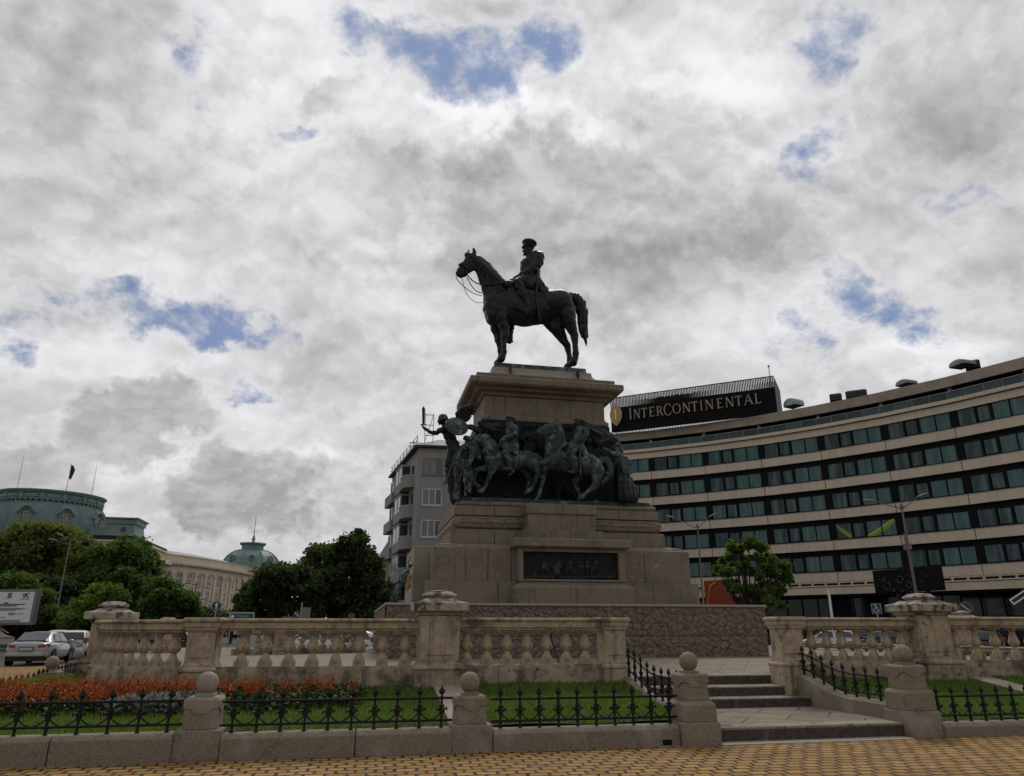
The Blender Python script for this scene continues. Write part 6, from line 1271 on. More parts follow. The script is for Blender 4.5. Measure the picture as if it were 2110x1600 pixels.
def tree(name, lab, base, clumps, n, size, mat, trunk_r=.25, fork=None, seed=0, droop=.3, grp=None, extra=None, shell=.5):
    o = thing(name, lab, 'tree', tuple(base), grp); base = Vector(base)
    top = Vector((sum(c[0] for c in clumps)/len(clumps), sum(c[1] for c in clumps)/len(clumps), max(c[2] for c in clumps)))
    fk = base + Vector((0,0,max(1.2, (top.z-base.z)*.28))) if fork is None else base + Vector((0,0,fork))
    mb = MB().tube([base-Vector((0,0,.3)), base+Vector((.03,.02,.4)), (base+fk)/2+Vector((.06,0,0)), fk], [trunk_r*1.5,trunk_r*1.1,trunk_r,trunk_r*.85], 9)
    for c in clumps:
        p = Vector(c[:3]); m = fk.lerp(p, .5) + Vector((0,0,-.12*(p-fk).length)); mb.tube([fk-Vector((0,0,.2)), m, p, p+Vector((0,0,c[5]*.6))], [trunk_r*.55,trunk_r*.35,trunk_r*.16,.02], 6)
    obj('trunk', mb, M['trunk'], o, smooth=60)
    V = leaves(clumps, n, size, droop, seed, shell=shell); me = bpy.data.meshes.new('crown'); me.from_pydata(V.tolist(), [], np.arange(len(V)).reshape(-1,4).tolist()); me.materials.append(M[mat]); link('crown', me, o)
    if extra:
        V = leaves(extra[0], extra[1], size, droop, seed+1, shell=.7); me = bpy.data.meshes.new('crown_tips'); me.from_pydata(V.tolist(), [], np.arange(len(V)).reshape(-1,4).tolist()); me.materials.append(M[extra[2]]); link('crown_tips', me, o)
    return o
def blob(px, py, D, r, rz=None, dy=0): p = at(px, py, D); return (p.x, p.y+dy, p.z, r, r, rz or r)
def scatter(outline, D, n, r, seed, depth=2.5):
    """clumps filling a crown whose silhouette on the sky is the outline polygon (photo points)"""
    rg = random.Random(seed); out = []
    x0, x1 = min(p[0] for p in outline), max(p[0] for p in outline); y0, y1 = min(p[1] for p in outline), max(p[1] for p in outline)
    def ins(x, y):
        c_ = False
        for (ax, ay), (bx, by) in zip(outline, outline[1:]+outline[:1]):
            if (ay > y) != (by > y) and x < (bx-ax)*(y-ay)/(by-ay)+ax: c_ = not c_
        return c_
    n = int(n*2.1); r = r*.66; k = D/1500*1.03; m = r/k*.55
    while len(out) < n:
        x, y = rg.uniform(x0, x1), rg.uniform(y0, y1)
        if ins(x, y) and all(ins(x+dx*m, y+dy*m) for dx, dy in ((1,0),(-1,0),(0,-1))):
            s = rg.choice((.55, .8, 1.0, 1.0, 1.2, 1.35)); p = at(x, y, D+rg.uniform(-depth, depth)); out.append((p.x, p.y, p.z, r*s, r*s, r*s*.8))
    return out
def gb(px, py, D): p = at(px, 1290, D); return (p.x, p.y, 0)
GT = 'trees round the square'
tree('chestnut_tree', 'tall dark conical chestnut tree next to the grey apartment house', gb(728,0,63), scatter([(735,1083),(700,1092),(690,1120),(672,1140),(655,1180),(648,1230),(650,1275),(800,1278),(812,1235),(800,1190),(778,1150),(772,1110)], 63, 46, .95, 1), 28500, 0.21, 'leaf_dark', .28, 1.9, 1, .55, GT)
tree('chestnut_tree', 'lower dark spreading chestnut tree left of the tall conical one', gb(570,0,61), scatter([(560,1163),(520,1180),(500,1205),(488,1240),(492,1272),(660,1275),(668,1215),(650,1180),(615,1165)], 61, 38, .95, 2), 22800, 0.21, 'leaf_dark', .28, 1.6, 2, .55, GT)
tree('broadleaf_tree', 'lighter green tree with brownish top rising between the two dark chestnuts', gb(645,0,74), scatter([(650,1122),(620,1140),(608,1165),(612,1240),(700,1240),(712,1150),(690,1120)], 74, 16, 1.1, 3), 7980, 0.22, 'leaf_mid', .2, 3, 3, .2, GT, (scatter([(655,1118),(622,1140),(612,1172),(650,1170),(690,1130)], 74, 9, .8, 33), 1300, 'leaf_brown'), .3)
tree('broadleaf_tree', 'big dark green tree in front of the palace, right half of the left grove', gb(270,0,88), scatter([(300,1118),(270,1108),(238,1112),(200,1130),(170,1160),(150,1210),(160,1285),(340,1285),(350,1230),(335,1185),(322,1150)], 88, 56, 1.6, 4, 3), 28500, 0.29, 'leaf_mid', .35, 2, 4, .35, GT)
tree('broadleaf_tree', 'tree with reddish bronze young leaves at the left edge under the great dome', gb(70,0,92), scatter([(100,1062),(140,1075),(195,1100),(180,1140),(140,1190),(120,1275),(-40,1275),(-50,1110),(20,1100),(50,1070)], 92, 58, 1.5, 5, 3), 23750, 0.28, 'leaf_red', .35, 3, 5, .25, GT, (scatter([(-40,1130),(10,1100),(60,1075),(100,1062),(180,1095),(140,1130),(60,1150),(-40,1180)], 91, 20, 1.3, 55), 2600, 'leaf_red'), .35)
tree('broadleaf_tree', 'bright green low tree behind the left end of the balustrade', gb(200,0,66), scatter([(190,1207),(165,1222),(140,1250),(130,1292),(275,1292),(270,1240),(235,1212)], 66, 22, .9, 6), 12350, 0.20, 'leaf_lime', .16, 1, 6, .3, GT)
tree('broadleaf_tree', 'dark green tree standing behind the billboard and the silver car', gb(40,0,72), scatter([(0,1195),(-40,1200),(-40,1290),(150,1290),(120,1230),(95,1205),(60,1185)], 72, 30, 1.1, 7), 15200, 0.22, 'leaf_mid', .2, 1.2, 7, .35, GT)
tree('broadleaf_tree', 'dark low tree sloping down to the palace wing, right end of the left grove', gb(360,0,80), scatter([(335,1195),(310,1205),(290,1285),(415,1285),(410,1250),(385,1225),(360,1210)], 80, 22, 1.1, 8), 12350, 0.24, 'leaf_mid', .2, 1, 8, .35, GT)
tree('broadleaf_tree', 'young bright green tree in front of the hotel, right of the pedestal', gb(1545,0,58), scatter([(1535,1100),(1505,1115),(1495,1140),(1472,1160),(1466,1180),(1448,1210),(1462,1222),(1500,1214),(1530,1235),(1560,1250),(1600,1262),(1625,1245),(1618,1225),(1634,1190),(1624,1160),(1600,1152),(1572,1118)], 58, 26, .60, 9, 1.8), 11000, .17, 'leaf_lime', .13, 2.2, 9, .25, GT, (scatter([(1535,1100),(1500,1120),(1470,1165),(1450,1210),(1500,1212),(1620,1240),(1632,1190),(1600,1150),(1570,1118)], 58, 14, .34, 91, 1.9), 2600, 'leaf_mid'), .15)
tree('broadleaf_tree', 'dark tree filling the gap behind the weathered lamp in the left grove', gb(180,0,96), scatter([(215,1125),(185,1122),(150,1150),(120,1200),(110,1285),(260,1285),(265,1180),(250,1140)], 96, 34, 1.5, 14, 2), 17000, .30, 'leaf_mid', .3, 2, 14, .35, GT)
tree('broadleaf_tree', 'dark undergrowth tree low behind the billboard post', gb(90,0,84), scatter([(60,1185),(20,1195),(-40,1215),(-40,1288),(170,1288),(165,1210),(120,1190)], 84, 26, 1.2, 15, 2), 13000, .28, 'leaf_dark', .22, 1.5, 15, .35, GT)
tree('broadleaf_tree', 'dark green tree merging with its neighbours right behind the far left pier cap', gb(250,0,84), scatter([(230,1170),(200,1185),(185,1220),(190,1288),(320,1288),(325,1215),(290,1175)], 84, 26, 1.3, 16, 2), 13000, .28, 'leaf_mid', .22, 1.5, 16, .35, GT)
tree('broadleaf_tree', 'olive tree filling the left grove between the reddish tree and the weathered lamp', gb(130,0,99), scatter([(150,1100),(110,1095),(60,1120),(40,1180),(60,1230),(190,1230),(205,1150)], 99, 30, 1.5, 17, 2), 15000, .30, 'leaf_red', .3, 2, 17, .3, GT)
def shrub(px, py, D, w, h, lab, mat, seed): 
    p = at(px, py, D); cl = [(p.x+random.Random(seed+i).uniform(-w,w)*.6, p.y+random.Random(seed*3+i).uniform(-.4,.4), random.Random(seed*7+i).uniform(.3,1)*h, w*.5, w*.5, h*.35) for i in range(6)]
    o = thing('shrub', lab, 'shrub', (p.x, p.y, 0), 'shrubs along the roads'); V = leaves(cl, 1300, .22, .2, seed); me = bpy.data.meshes.new('foliage'); me.from_pydata(V.tolist(), [], np.arange(len(V)).reshape(-1,4).tolist()); me.materials.append(M[mat]); link('foliage', me, o)
    mb = MB(); [mb.tube([(p.x,p.y,0),(c_[0],c_[1],c_[2])], [.05,.02], 5) for c_ in cl]; obj('stem', mb, M['trunk'], o)
shrub(432, 1275, 95, 2.6, 3.3, 'small bush at the foot of the palace wing beside the round arrow sign', 'leaf_dark', 3)
shrub(480, 1275, 90, 2.2, 3.0, 'bush behind the green street name sign', 'leaf_dark', 5)
shrub(1590, 1280, 54, 2.4, 2.2, 'dark shrub at the foot of the young tree before the hotel', 'leaf_dark', 8)
# ------------------------------------------------------------------ flower bed in front of the left balustrade
M['salvia'] = nm('red_salvia_petals', (.20,.045,.018), .6, island=[(.28,.052,.008),(.42,.092,.013),(.50,.13,.022),(.18,.032,.006)])
M['sleaf'] = nm('salvia_leaves', (.035,.055,.016), .6, island=[(.030,.050,.014),(.048,.078,.020),(.070,.10,.030),(.038,.056,.018)])
M['dusty'] = nm('silvery_leaves', (.22,.23,.19), .8, island=[(.15,.16,.13),(.24,.25,.21),(.30,.31,.26),(.10,.12,.08)])
rgn = np.random.default_rng(5)
def cards(P, L, W, up, rg, jit=.5):
    n = len(P); t = np.stack([jit*rg.standard_normal(n), jit*rg.standard_normal(n), np.full(n, up)], 1); t /= np.linalg.norm(t,axis=1)[:,None]
    s = np.cross(t, rg.standard_normal((n,3))); s /= np.linalg.norm(s,axis=1)[:,None]+1e-9; L = L*(.6+.8*rg.random(n))[:,None]; W = W*(.6+.8*rg.random(n))[:,None]
    return np.stack([P, P+t*L*.5+s*W, P+t*L, P+t*L*.5-s*W], 1).reshape(-1,3)
def stuffmesh(name, V, mat, lab, cat):
    me = bpy.data.meshes.new(name); me.from_pydata(V.tolist(), [], np.arange(len(V)).reshape(-1,4).tolist()); me.materials.append(M[mat]); return kind(tag(link(name, me), lab, cat), 'stuff')
def bedpts(n, x0, x1, y0, y1):
    x = x0+(x1-x0)*rgn.random(n); y = y0+(y1-y0)*rgn.random(n); return x, y, np.array([lawnz(a, b) for a, b in zip(x, y)])
x, y, z = bedpts(1100, -7.5, .1, 12.25, 13.45); k = np.array([inside_left(a, b+.35) for a, b in zip(x, y)]); x, y, z = x[k], y[k], z[k]
hh = .10+.05*rgn.random(len(x)); V = []
for _ in range(16):
    P = np.stack([x+.09*rgn.standard_normal(len(x)), y+.09*rgn.standard_normal(len(x)), z+hh*rgn.random(len(x))], 1); V.append(cards(P, .085, .028, .35, rgn, .9))
stuffmesh('bedding_leaves', np.concatenate(V), 'sleaf', 'dark green bedding plant leaves in the flower bed below the balustrade', 'bedding plants')
dens = np.where(x < -2.0, 1.0, np.where(x < -1.3, .75, .30)); s = rgn.random(len(x)) < dens; front = (y < 12.65) & (x > -3.35); s &= ~front | (rgn.random(len(x)) < .12)
V = []
for _ in range(3):
    fx, fy, fz = x[s]+.05*rgn.standard_normal(s.sum()), y[s]+.05*rgn.standard_normal(s.sum()), z[s]+hh[s]+.02*rgn.standard_normal(s.sum()); H_ = .11+.10*rgn.random(s.sum())
    for i in range(9):
        t = i/8; P = np.stack([fx+.014*(1.2-t)*rgn.standard_normal(len(fx)), fy+.014*(1.2-t)*rgn.standard_normal(len(fx)), fz+H_*t], 1); V.append(cards(P, .042-.020*t, .012-.005*t, .8, rgn, .6))
stuffmesh('red_flowers', np.concatenate(V), 'salvia', 'mass of red salvia spikes in the flower bed below the balustrade', 'flowers')
x2, y2, z2 = bedpts(230, -3.35, -1.9, 12.2, 12.62); V = []
for _ in range(14):
    P = np.stack([x2+.06*rgn.standard_normal(len(x2)), y2+.06*rgn.standard_normal(len(x2)), z2+.17*rgn.random(len(x2))], 1); V.append(cards(P, .09, .018, .5, rgn, .8))
stuffmesh('silvery_plants', np.concatenate(V), 'dusty', 'silvery leaved plants edging the front of the red flower bed', 'bedding plants')
# ------------------------------------------------------------------ cars
M['car_silver'] = nm('silver_car_paint', (.38,.39,.41), .30, .35, coat=.6); M['car_white'] = nm('white_car_paint', (.60,.61,.62), .35, coat=.6); M['car_dark'] = nm('dark_car_paint', (.03,.035,.045), .3, .3, coat=.6)
M['cglass'] = nm('car_glass', (.03,.035,.037), .06, spec=.8); M['lampred'] = nm('tail_lamp', (.30,.07,.025), .25); M['plate'] = nm('number_plate', (.42,.43,.44), .5); M['black'] = nm('black_trim', (.012,.012,.013), .6); M['chrome'] = nm('chrome', (.5,.5,.5), .2, .9)
def car(lab, pos, ang, paint, hatch=False, grp='cars round the square'):
    """x forward, y left; origin on the road under the middle"""
    o = thing('parked_car', lab, 'car', (pos[0], pos[1], 0), grp); T = frame(pos, ang, pos[2] if len(pos) > 2 else 0)
    Lh = 2.0 if hatch else 2.35; W = .86 if hatch else .92
    if hatch: st = [(-Lh,.62,.78,.90,.84),(-Lh+.06,.30,.84,1.02,.90),(-1.55,.22,.90,1.00,.97),(-.6,.20,.93,.98,1.0),(.4,.20,.93,.97,1.0),(1.1,.20,.92,.94,.99),(1.6,.24,.82,.86,.94),(1.9,.30,.70,.74,.84),(Lh,.45,.58,.62,.70)]
    else: st = [(-Lh,.55,.86,.96,.80),(-Lh+.08,.30,.92,1.0,.88),(-1.75,.22,.95,1.02,.96),(-.9,.20,.95,.99,1.0),(.3,.20,.93,.96,1.0),(1.1,.20,.90,.93,.99),(1.7,.24,.80,.84,.94),(2.15,.30,.68,.72,.84),(Lh,.45,.56,.60,.68)]
    rings = []
    for x, zb, zs, zt, k in st:
        w = W*k; rings.append([(x,-w*.80,zb),(x,-w*.97,zb+.10),(x,-w,(zb+zs)/2),(x,-w*.97,zs-.05),(x,-w*.86,zt),(x,0,zt+.03),(x,w*.86,zt),(x,w*.97,zs-.05),(x,w,(zb+zs)/2),(x,w*.97,zb+.10),(x,w*.80,zb)])
    b = MB().loft(rings); body = obj('body', b.tf(T), M[paint], o, smooth=50, fix=True)
    m = body.modifiers.new('s', 'SUBSURF'); m.levels = 1; m.render_levels = 2
    if hatch: cab = [(-1.93,.97,.80,.98),(-1.80,1.30,.72,.90),(-1.45,1.47,.66,.93),(-.6,1.52,.66,.95),(.25,1.48,.66,.95),(.75,1.22,.70,.93),(1.15,.95,.76,.92)]
    else: cab = [(-1.80,.99,.78,.97),(-1.40,1.22,.70,.93),(-1.0,1.40,.66,.93),(-.3,1.48,.66,.95),(.4,1.44,.66,.95),(.95,1.18,.70,.93),(1.4,.93,.76,.92)]
    cb = MB().loft([[(x,-W*.93*kb,.90),(x,-W*.90*kb,min(z,1.0)),(x,-W*ks*1.0,z-.07 if z > 1.1 else z-.02),(x,-W*ks*.80,z),(x,W*ks*.80,z),(x,W*ks,z-.07 if z > 1.1 else z-.02),(x,W*.90*kb,min(z,1.0)),(x,W*.93*kb,.90)] for x,z,ks,kb in cab]); cabin = obj('cabin', cb.tf(T), M[paint], body, smooth=50, fix=True)
    m = cabin.modifiers.new('s', 'SUBSURF'); m.levels = 1; m.render_levels = 2
    def gl(name, pts, th=.012, mat='cglass', par=body):
        p = [Vector(q) for q in pts]; n = (p[1]-p[0]).cross(p[2]-p[0]).normalized()*th; mb = MB(); k = len(p); mb.add([q+n for q in p]+[q-n for q in p], [tuple(range(k)), tuple(range(2*k-1,k-1,-1))]+[(i,k+i,k+(i+1)%k,(i+1)%k) for i in range(k)]); return obj(name, mb.tf(T), M[mat], par, fix=True)
    if hatch: gl('rear_window', [(-1.985,-.62,1.04),(-1.985,.62,1.04),(-1.80,.56,1.38),(-1.80,-.56,1.38)], .03); gl('windscreen', [(1.16,.60,1.02),(1.16,-.60,1.02),(.48,-.52,1.42),(.48,.52,1.42)], .03)
    else: gl('rear_window', [(-1.83,-.60,1.05),(-1.83,.60,1.05),(-1.14,.52,1.40),(-1.14,-.52,1.40)], .03); gl('windscreen', [(1.40,.62,1.0),(1.40,-.62,1.0),(.62,-.54,1.38),(.62,.54,1.38)], .03)
    for s_ in (-1, 1):
        xa, xb, xc = (-1.65,-.35,.85) if hatch else (-1.15,-.25,.95)
        gl('side_window', [(xa,s_*W*.83,1.02),(xb-.04,s_*W*.86,1.02),(xb-.04,s_*W*.69,1.40),(xa+.25,s_*W*.67,1.36)], .02); gl('side_window', [(xb+.04,s_*W*.86,1.02),(xc,s_*W*.84,1.00),(xc-.55,s_*W*.68,1.36),(xb+.04,s_*W*.69,1.40)], .02)
        tl = MB()
        if hatch: tl.loft([[(-Lh-.02,s_*.62,z) ,(-Lh-.02,s_*.80,z),(-Lh+.30,s_*.845,z),(-Lh+.3,s_*.6,z)] for z in (.86,1.04,1.12)])
        else: tl.loft([[(-Lh-.025,s_*.45,z),(-Lh-.01,s_*.70,z+.02),(-Lh+.32,s_*.86,z+.05),(-Lh+.3,s_*.45,z)] for z in (.76,.90)])
        obj('tail_light', tl.tf(T), M['lampred'], body, fix=True, bevel=.02); hl = MB().loft([[(Lh-.30,s_*.50,z),(Lh-.06,s_*.46,z-.03),(Lh-.22,s_*.70,z-.02),(Lh-.55,s_*.80,z)] for z in (.58,.70)]); obj('headlight', hl.tf(T), M['plate'], body, fix=True)
        obj('mirror', MB().ball((.78, s_*(W+.08), 1.02), .10, 10, 8, .75).tf(T), M[paint], body, smooth=True)
        for x in ((-1.3, 1.25) if hatch else (-1.42, 1.42)):
            wh = MB().lathe([(.20,-.10),(.30,-.10),(.325,-.07),(.325,.07),(.30,.10),(.20,.10)], n=24).tf(T @ Matrix.Translation((x, s_*(W-.10), .325)) @ Matrix.Rotation(R(90), 4, 'X')); wo_ = obj('wheel', wh, M['rubber'], o, smooth=40)
            obj('rim', MB().lathe([(.21,-.04),(.20,.04),(.06,.05),(.01,.05)] if s_ < 0 else [(.01,-.05),(.06,-.05),(.20,-.04),(.21,.04)], n=20).tf(T @ Matrix.Translation((x, s_*(W-.04), .325)) @ Matrix.Rotation(R(90), 4, 'X')), M['galv'], wo_, fix=True)
            obj('wheel_arch', MB().lathe([(.385,-.02),(.385,.02)], n=24).tf(T @ Matrix.Translation((x, s_*(W-.015), .34)) @ Matrix.Rotation(R(90), 4, 'X')), M['black'], body)
        obj('door_handle', MB().box(-.62,-.42,s_*W*.975-.02,s_*W*.975+.02,.86,.89).tf(T), M[paint], body)
    obj('bumper', MB().loft([[(-Lh-.04,-.66,z),(-Lh-.04,.66,z),(-Lh+.25,W*.93,z),(-Lh+.25,-W*.93,z)] for z in (.40,.58)]).tf(T), M[paint], body, bevel=.04, fix=True); obj('underbody', MB().box(-Lh+.03, Lh-.25, -W*.8, W*.8, .20, .42).tf(T), M['black'], body)
    obj('plate', MB().box(-Lh-.06,-Lh-.03,-.26,.26,.66 if not hatch else .46,.77 if not hatch else .57).tf(T), M['plate'], body); obj('plate_frame', MB().box(-Lh-.052,-Lh-.025,-.29,.29,.635 if not hatch else .435,.795 if not hatch else .595).tf(T), M['black'], body)
    obj('boot_trim', MB().box(-Lh-.035,-Lh+.0,-.40,.40,.845,.865).tf(T), M['chrome'], body); obj('aerial', MB().tube([(-1.0,0,1.45),(-1.15,0,1.56)], .012, 5).tf(T), M['black'], body)
    return o
def carat(px, py, D, heading_off, lab, paint, hatch=False, grp='cars round the square'):
    p = at(px, py, D); az = math.atan2(p.y, p.x); return car(lab, (p.x, p.y, 0), az + R(heading_off), paint, hatch, grp)
carat(82, 1363, 43, -15, 'silver saloon car driving away on the road at the left edge', 'car_silver')
carat(154, 1350, 50, -9, 'white hatchback with dark speckles in traffic just behind the silver saloon', 'car_white', True)
carat(122, 1345, 60, -14, 'white car mostly hidden between the silver saloon and the speckled hatchback', 'car_white', True)
sp = MB(); rng = random.Random(4); hb = bpy.data.objects['parked_car.001']; pz = at(154,1350,50); Tz = frame((pz.x,pz.y), math.atan2(pz.y,pz.x)+R(-9))
for i in range(26): y, z = rng.uniform(-.62,.5), rng.uniform(.66,.98); w = rng.uniform(.015,.04); sp.box(-2.03,-1.99,y-w,y+w,z-w,z+w)
obj('speckle_decal', sp.tf(Tz), M['black'], hb)
for i, (px, D, off, pt, ht, lab) in enumerate(((296,44,70,'car_dark',True,'dark car glimpsed through the curved balustrade at left'),(330,46,72,'car_white',True,'white car with warning triangle glimpsed through the curved balustrade'),(650,47,80,'car_white',True,'white car parked behind the straight balustrade, left one'),(708,47,80,'car_white',True,'white car parked behind the straight balustrade, right one'),
        (1590,56,100,'car_white',True,'white car peeping past the right corner of the terrace'),(1708,58,92,'car_white',True,'white car parked in front of the hotel, seen between balusters'),(1760,60,92,'car_dark',True,'dark car parked in front of the hotel entrance'),(1820,58,90,'car_dark',False,'dark saloon parked in front of the hotel under the screen'),(1985,50,85,'car_dark',True,'dark car parked beyond the right hand balustrade'))):
    carat(px, 1330, D, off, lab, pt, ht, 'parked cars glimpsed between balusters')
wt = at(330,1318,44.5); wtt = MB(); Tw = frame((wt.x,wt.y), math.atan2(wt.y,wt.x)-math.pi/2)
# ------------------------------------------------------------------ street lamps
def lamp2(px, pyb, pyt, D, arms, lab, r=.085):
    b = at(px[0], pyb, D); t = at(px[1], pyt, D); o = thing('street_lamp', lab, 'street lamp', (t.x, t.y, 0), 'street lamps round the square')
    obj('pole', MB().tube([(t.x,t.y,0),(t.x,t.y,1.2),(t.x,t.y,1.25),(t.x,t.y,t.z)], [r*1.5,r*1.4,r,r*.6], 10).lathe([(r*.9,t.z-.05),(r*1.2,t.z),(r*.9,t.z+.2),(.01,t.z+.32)], t.x, t.y, 8), M['pole'], o, smooth=40)
    for ax, ay in arms:
        e = at(ax, ay, D); k = t.lerp(e, .5); k.z -= .10*(e-t).length*.4
        obj('arm', MB().tube([(t.x,t.y,t.z-.15), (t.x+(e.x-t.x)*.15,t.y+(e.y-t.y)*.15,t.z), tuple(k), tuple(e)], [.04,.04,.035,.03], 6), M['pole'], o)
        d = (e-t).normalized(); u = Vector((d.x,d.y,d.z*.5)).normalized(); s = Vector((-u.y,u.x,0)).normalized()
        hd = MB().loft([[tuple(e+u*x+s*w*math.cos(R(a))+Vector((0,0,h*math.sin(R(a))+.02))) for a in range(0,360,30)] for x,w,h in ((-.10,.04,.04),(.04,.09,.06),(.30,.12,.08),(.55,.10,.06),(.66,.02,.02))]); obj('lamp_head', hd, M['tin'], o, smooth=50)
    return o
lamp2((110,143), 1290, 1122, 80, ((116,1114),(185,1114),(130,1106)), 'tall weathered street lamp in front of the left grove')
lamp2((1446,1437), 1240, 1086, 64, ((1388,1067),(1463,1065)), 'double armed street lamp beside the pedestal in front of the hotel')
l2 = lamp2((1893,1858), 1225, 1046, 56, ((1800,1033),(1893,1024)), 'double armed street lamp rising behind the right pier', .10)
tp = at(1858,1046,56); hw = MB(); 
hw.box(tp.x-.22,tp.x+.1,tp.y-.2,tp.y+.2,6.55,6.95).tube([(tp.x-.3,tp.y-.2,6.9),(tp.x-.35,tp.y-.2,7.6)], .05, 5).tube([(tp.x-.22,tp.y-.15,6.6),(tp.x-.14,tp.y-.15,2.5)], .05, 5); obj('junction_box', hw, M['pole'], l2)
lamp2((396,404), 1280, 1205, 105, ((390,1203),(420,1210)), 'thin dark street lamp before the palace wing, left of the arrow sign', .09)
lamp2((498,499), 1240, 1190, 125, ((462,1181),), 'far curved arm street lamp against the palace wing cornice', .08)
lamp2((416,414), 1285, 1243, 110, ((404,1236),(428,1240)), 'small distant street lamp beside the round arrow sign', .07)
# ------------------------------------------------------------------ signs
def facing(p): return Matrix.Translation(p) @ Matrix.Rotation(math.atan2(p.y, p.x)-math.pi/2, 4, 'Z')
def post_(T, z0, r=.035): return MB().tube([(0,.03,-z0),(0,.03,.2)], r, 8).tf(T)
def disc(r, th, y=0, n=28): return MB().lathe([(r,-th/2),(r,th/2)], n=n).tf(Matrix.Translation((0,y,0)) @ Matrix.Rotation(R(90),4,'X'))
p = at(446,1249,44); T = facing(p); o = thing('arrow_sign', 'round blue road sign with a white upward arrow', 'road sign', (p.x,p.y,0))
obj('post', post_(T, p.z), M['galv'], o); obj('rim', disc(.265,.02).tf(T), M['plate'], o); obj('face', disc(.235,.02,-.008).tf(T), M['blue'], o)
obj('arrow', MB().prism([(-.035,-.17),(.035,-.17),(.035,.04),(.10,.04),(0,.18),(-.10,.04),(-.035,.04)], (0,-.022,0), (1,0,0), (0,0,1), -.006).tf(T), M['white'], o, fix=True)
p = at(498,1271,42); T = facing(p); o = thing('street_name_sign', 'green street name sign in a white frame above the balustrade', 'road sign', (p.x,p.y,0))
obj('post', MB().tube([(-.5,.05,-p.z),(-.5,.05,.1)], .04, 8).tube([(.5,.05,-p.z),(.5,.05,.1)], .04, 8).tf(T), M['galv'], o); obj('frame', MB().box(-.62,.62,0,.05,-.55,.22).tf(T), M['plate'], o); obj('face', MB().box(-.56,.56,-.012,.03,-.50,.155).tf(T), M['green'], o)
def wtxt(s, wd, T, x, z, y, mat, par, h=None):
    me = text_mesh(s, .2, .002); xs = [v.co.x for v in me.vertices]; k = wd/(max(xs)-min(xs))
    for v in me.vertices: v.co *= k
    me.materials.append(M[mat]); link('lettering', me, par, T @ Matrix.Translation((x, y, z)) @ Matrix.Rotation(R(90), 4, 'X'))
wtxt('Площад', .62, T, .02, .03, -.016, 'plate', o); wtxt('Народно събрание', .95, T, 0, -.2, -.016, 'plate', o)
obj('pictogram', disc(.085,.008).tf(T @ Matrix.Translation((-.45,-.016,.0))), M['white'], o)
def nostop(px, py, D, lab, cross=False, r=.30):
    p = at(px, py, D); T = facing(p); o = thing('no_stopping_sign', lab, 'road sign', (p.x,p.y,0), 'round no stopping signs'); obj('post', post_(T, p.z), M['galv'], o); obj('ring', disc(r,.02).tf(T), M['red'], o); obj('face', disc(r*.8,.02,-.008).tf(T), M['blue'], o)
    bar_ = MB().box(-r*.82,r*.82,-.024,-.012,-.035,.035).tf(Matrix.Rotation(R(45),4,'Y')); obj('bar', bar_.tf(T), M['red' if not cross else 'plate'], o)
nostop(1990,1253,40,'orange rimmed no parking sign right of the pier with domed cap', True, .27)
nostop(612,1267,48,'small no stopping sign beside the green direction plates, left of the tall chestnut', True, .22)
nostop(724,1271,52,'no stopping sign just peeping above the rail near the terrace', False, .22)
p = at(631,1262,47); T = facing(p); o = thing('sign_back', 'grey back of a rectangular road sign on a post', 'road sign', (p.x,p.y,0)); obj('plate', MB().box(-.24,.24,0,.02,-.35,.28).tf(T), M['grey'], o); obj('post', MB().tube([(-.28,.04,-p.z),(-.28,.04,.55)], .05, 8).tf(T), M['galv'], o)
p = at(594,1272,50); T = facing(p); o = thing('direction_plates', 'small green direction plates with white lines above the rail', 'road sign', (p.x,p.y,0)); obj('plate', MB().box(-.40,.40,0,.02,-.2,.06).tf(T), M['green'], o); obj('lines', MB().box(-.30,.30,-.012,.0,-.04,-.02).box(-.3,.2,-.012,0,-.1,-.08).tf(T), M['plate'], o); obj('post', post_(T, p.z), M['galv'], o)
p = at(1806,1255,38); T = facing(p); o = thing('disabled_parking_sign', 'square blue sign with white wheelchair symbol over the right balustrade', 'road sign', (p.x,p.y,0))
obj('post', post_(T, p.z), M['galv'], o); obj('plate', MB().box(-.20,.20,0,.02,-.22,.22).tf(T), M['plate'], o, bevel=.02); obj('face', MB().box(-.18,.18,-.012,.0,-.20,.20).tf(T), M['blue'], o)
wc = MB().tube([(-.02,-.016,.13),(-.02,-.016,-.02),(.07,-.016,-.02),(.10,-.016,-.11),(.13,-.016,-.10)], .014, 6).tube([(-.02,-.016,.06),(.06,-.016,.05)], .012, 6).tube([(-.02+.10*math.cos(R(t)),-.016,-.06+.10*math.sin(R(t))) for t in range(130, 361, 23)], .013, 6).ball((-.03,-.016,.155), .028, 8, 6); obj('wheelchair_symbol', wc.tf(T), M['white'], o)
obj('tail_board', MB().box(.25,.95,.0,.02,-.02,.0).box(.25,.95,0,.02,-.14,-.12).tf(T), M['dkgrey'], o)
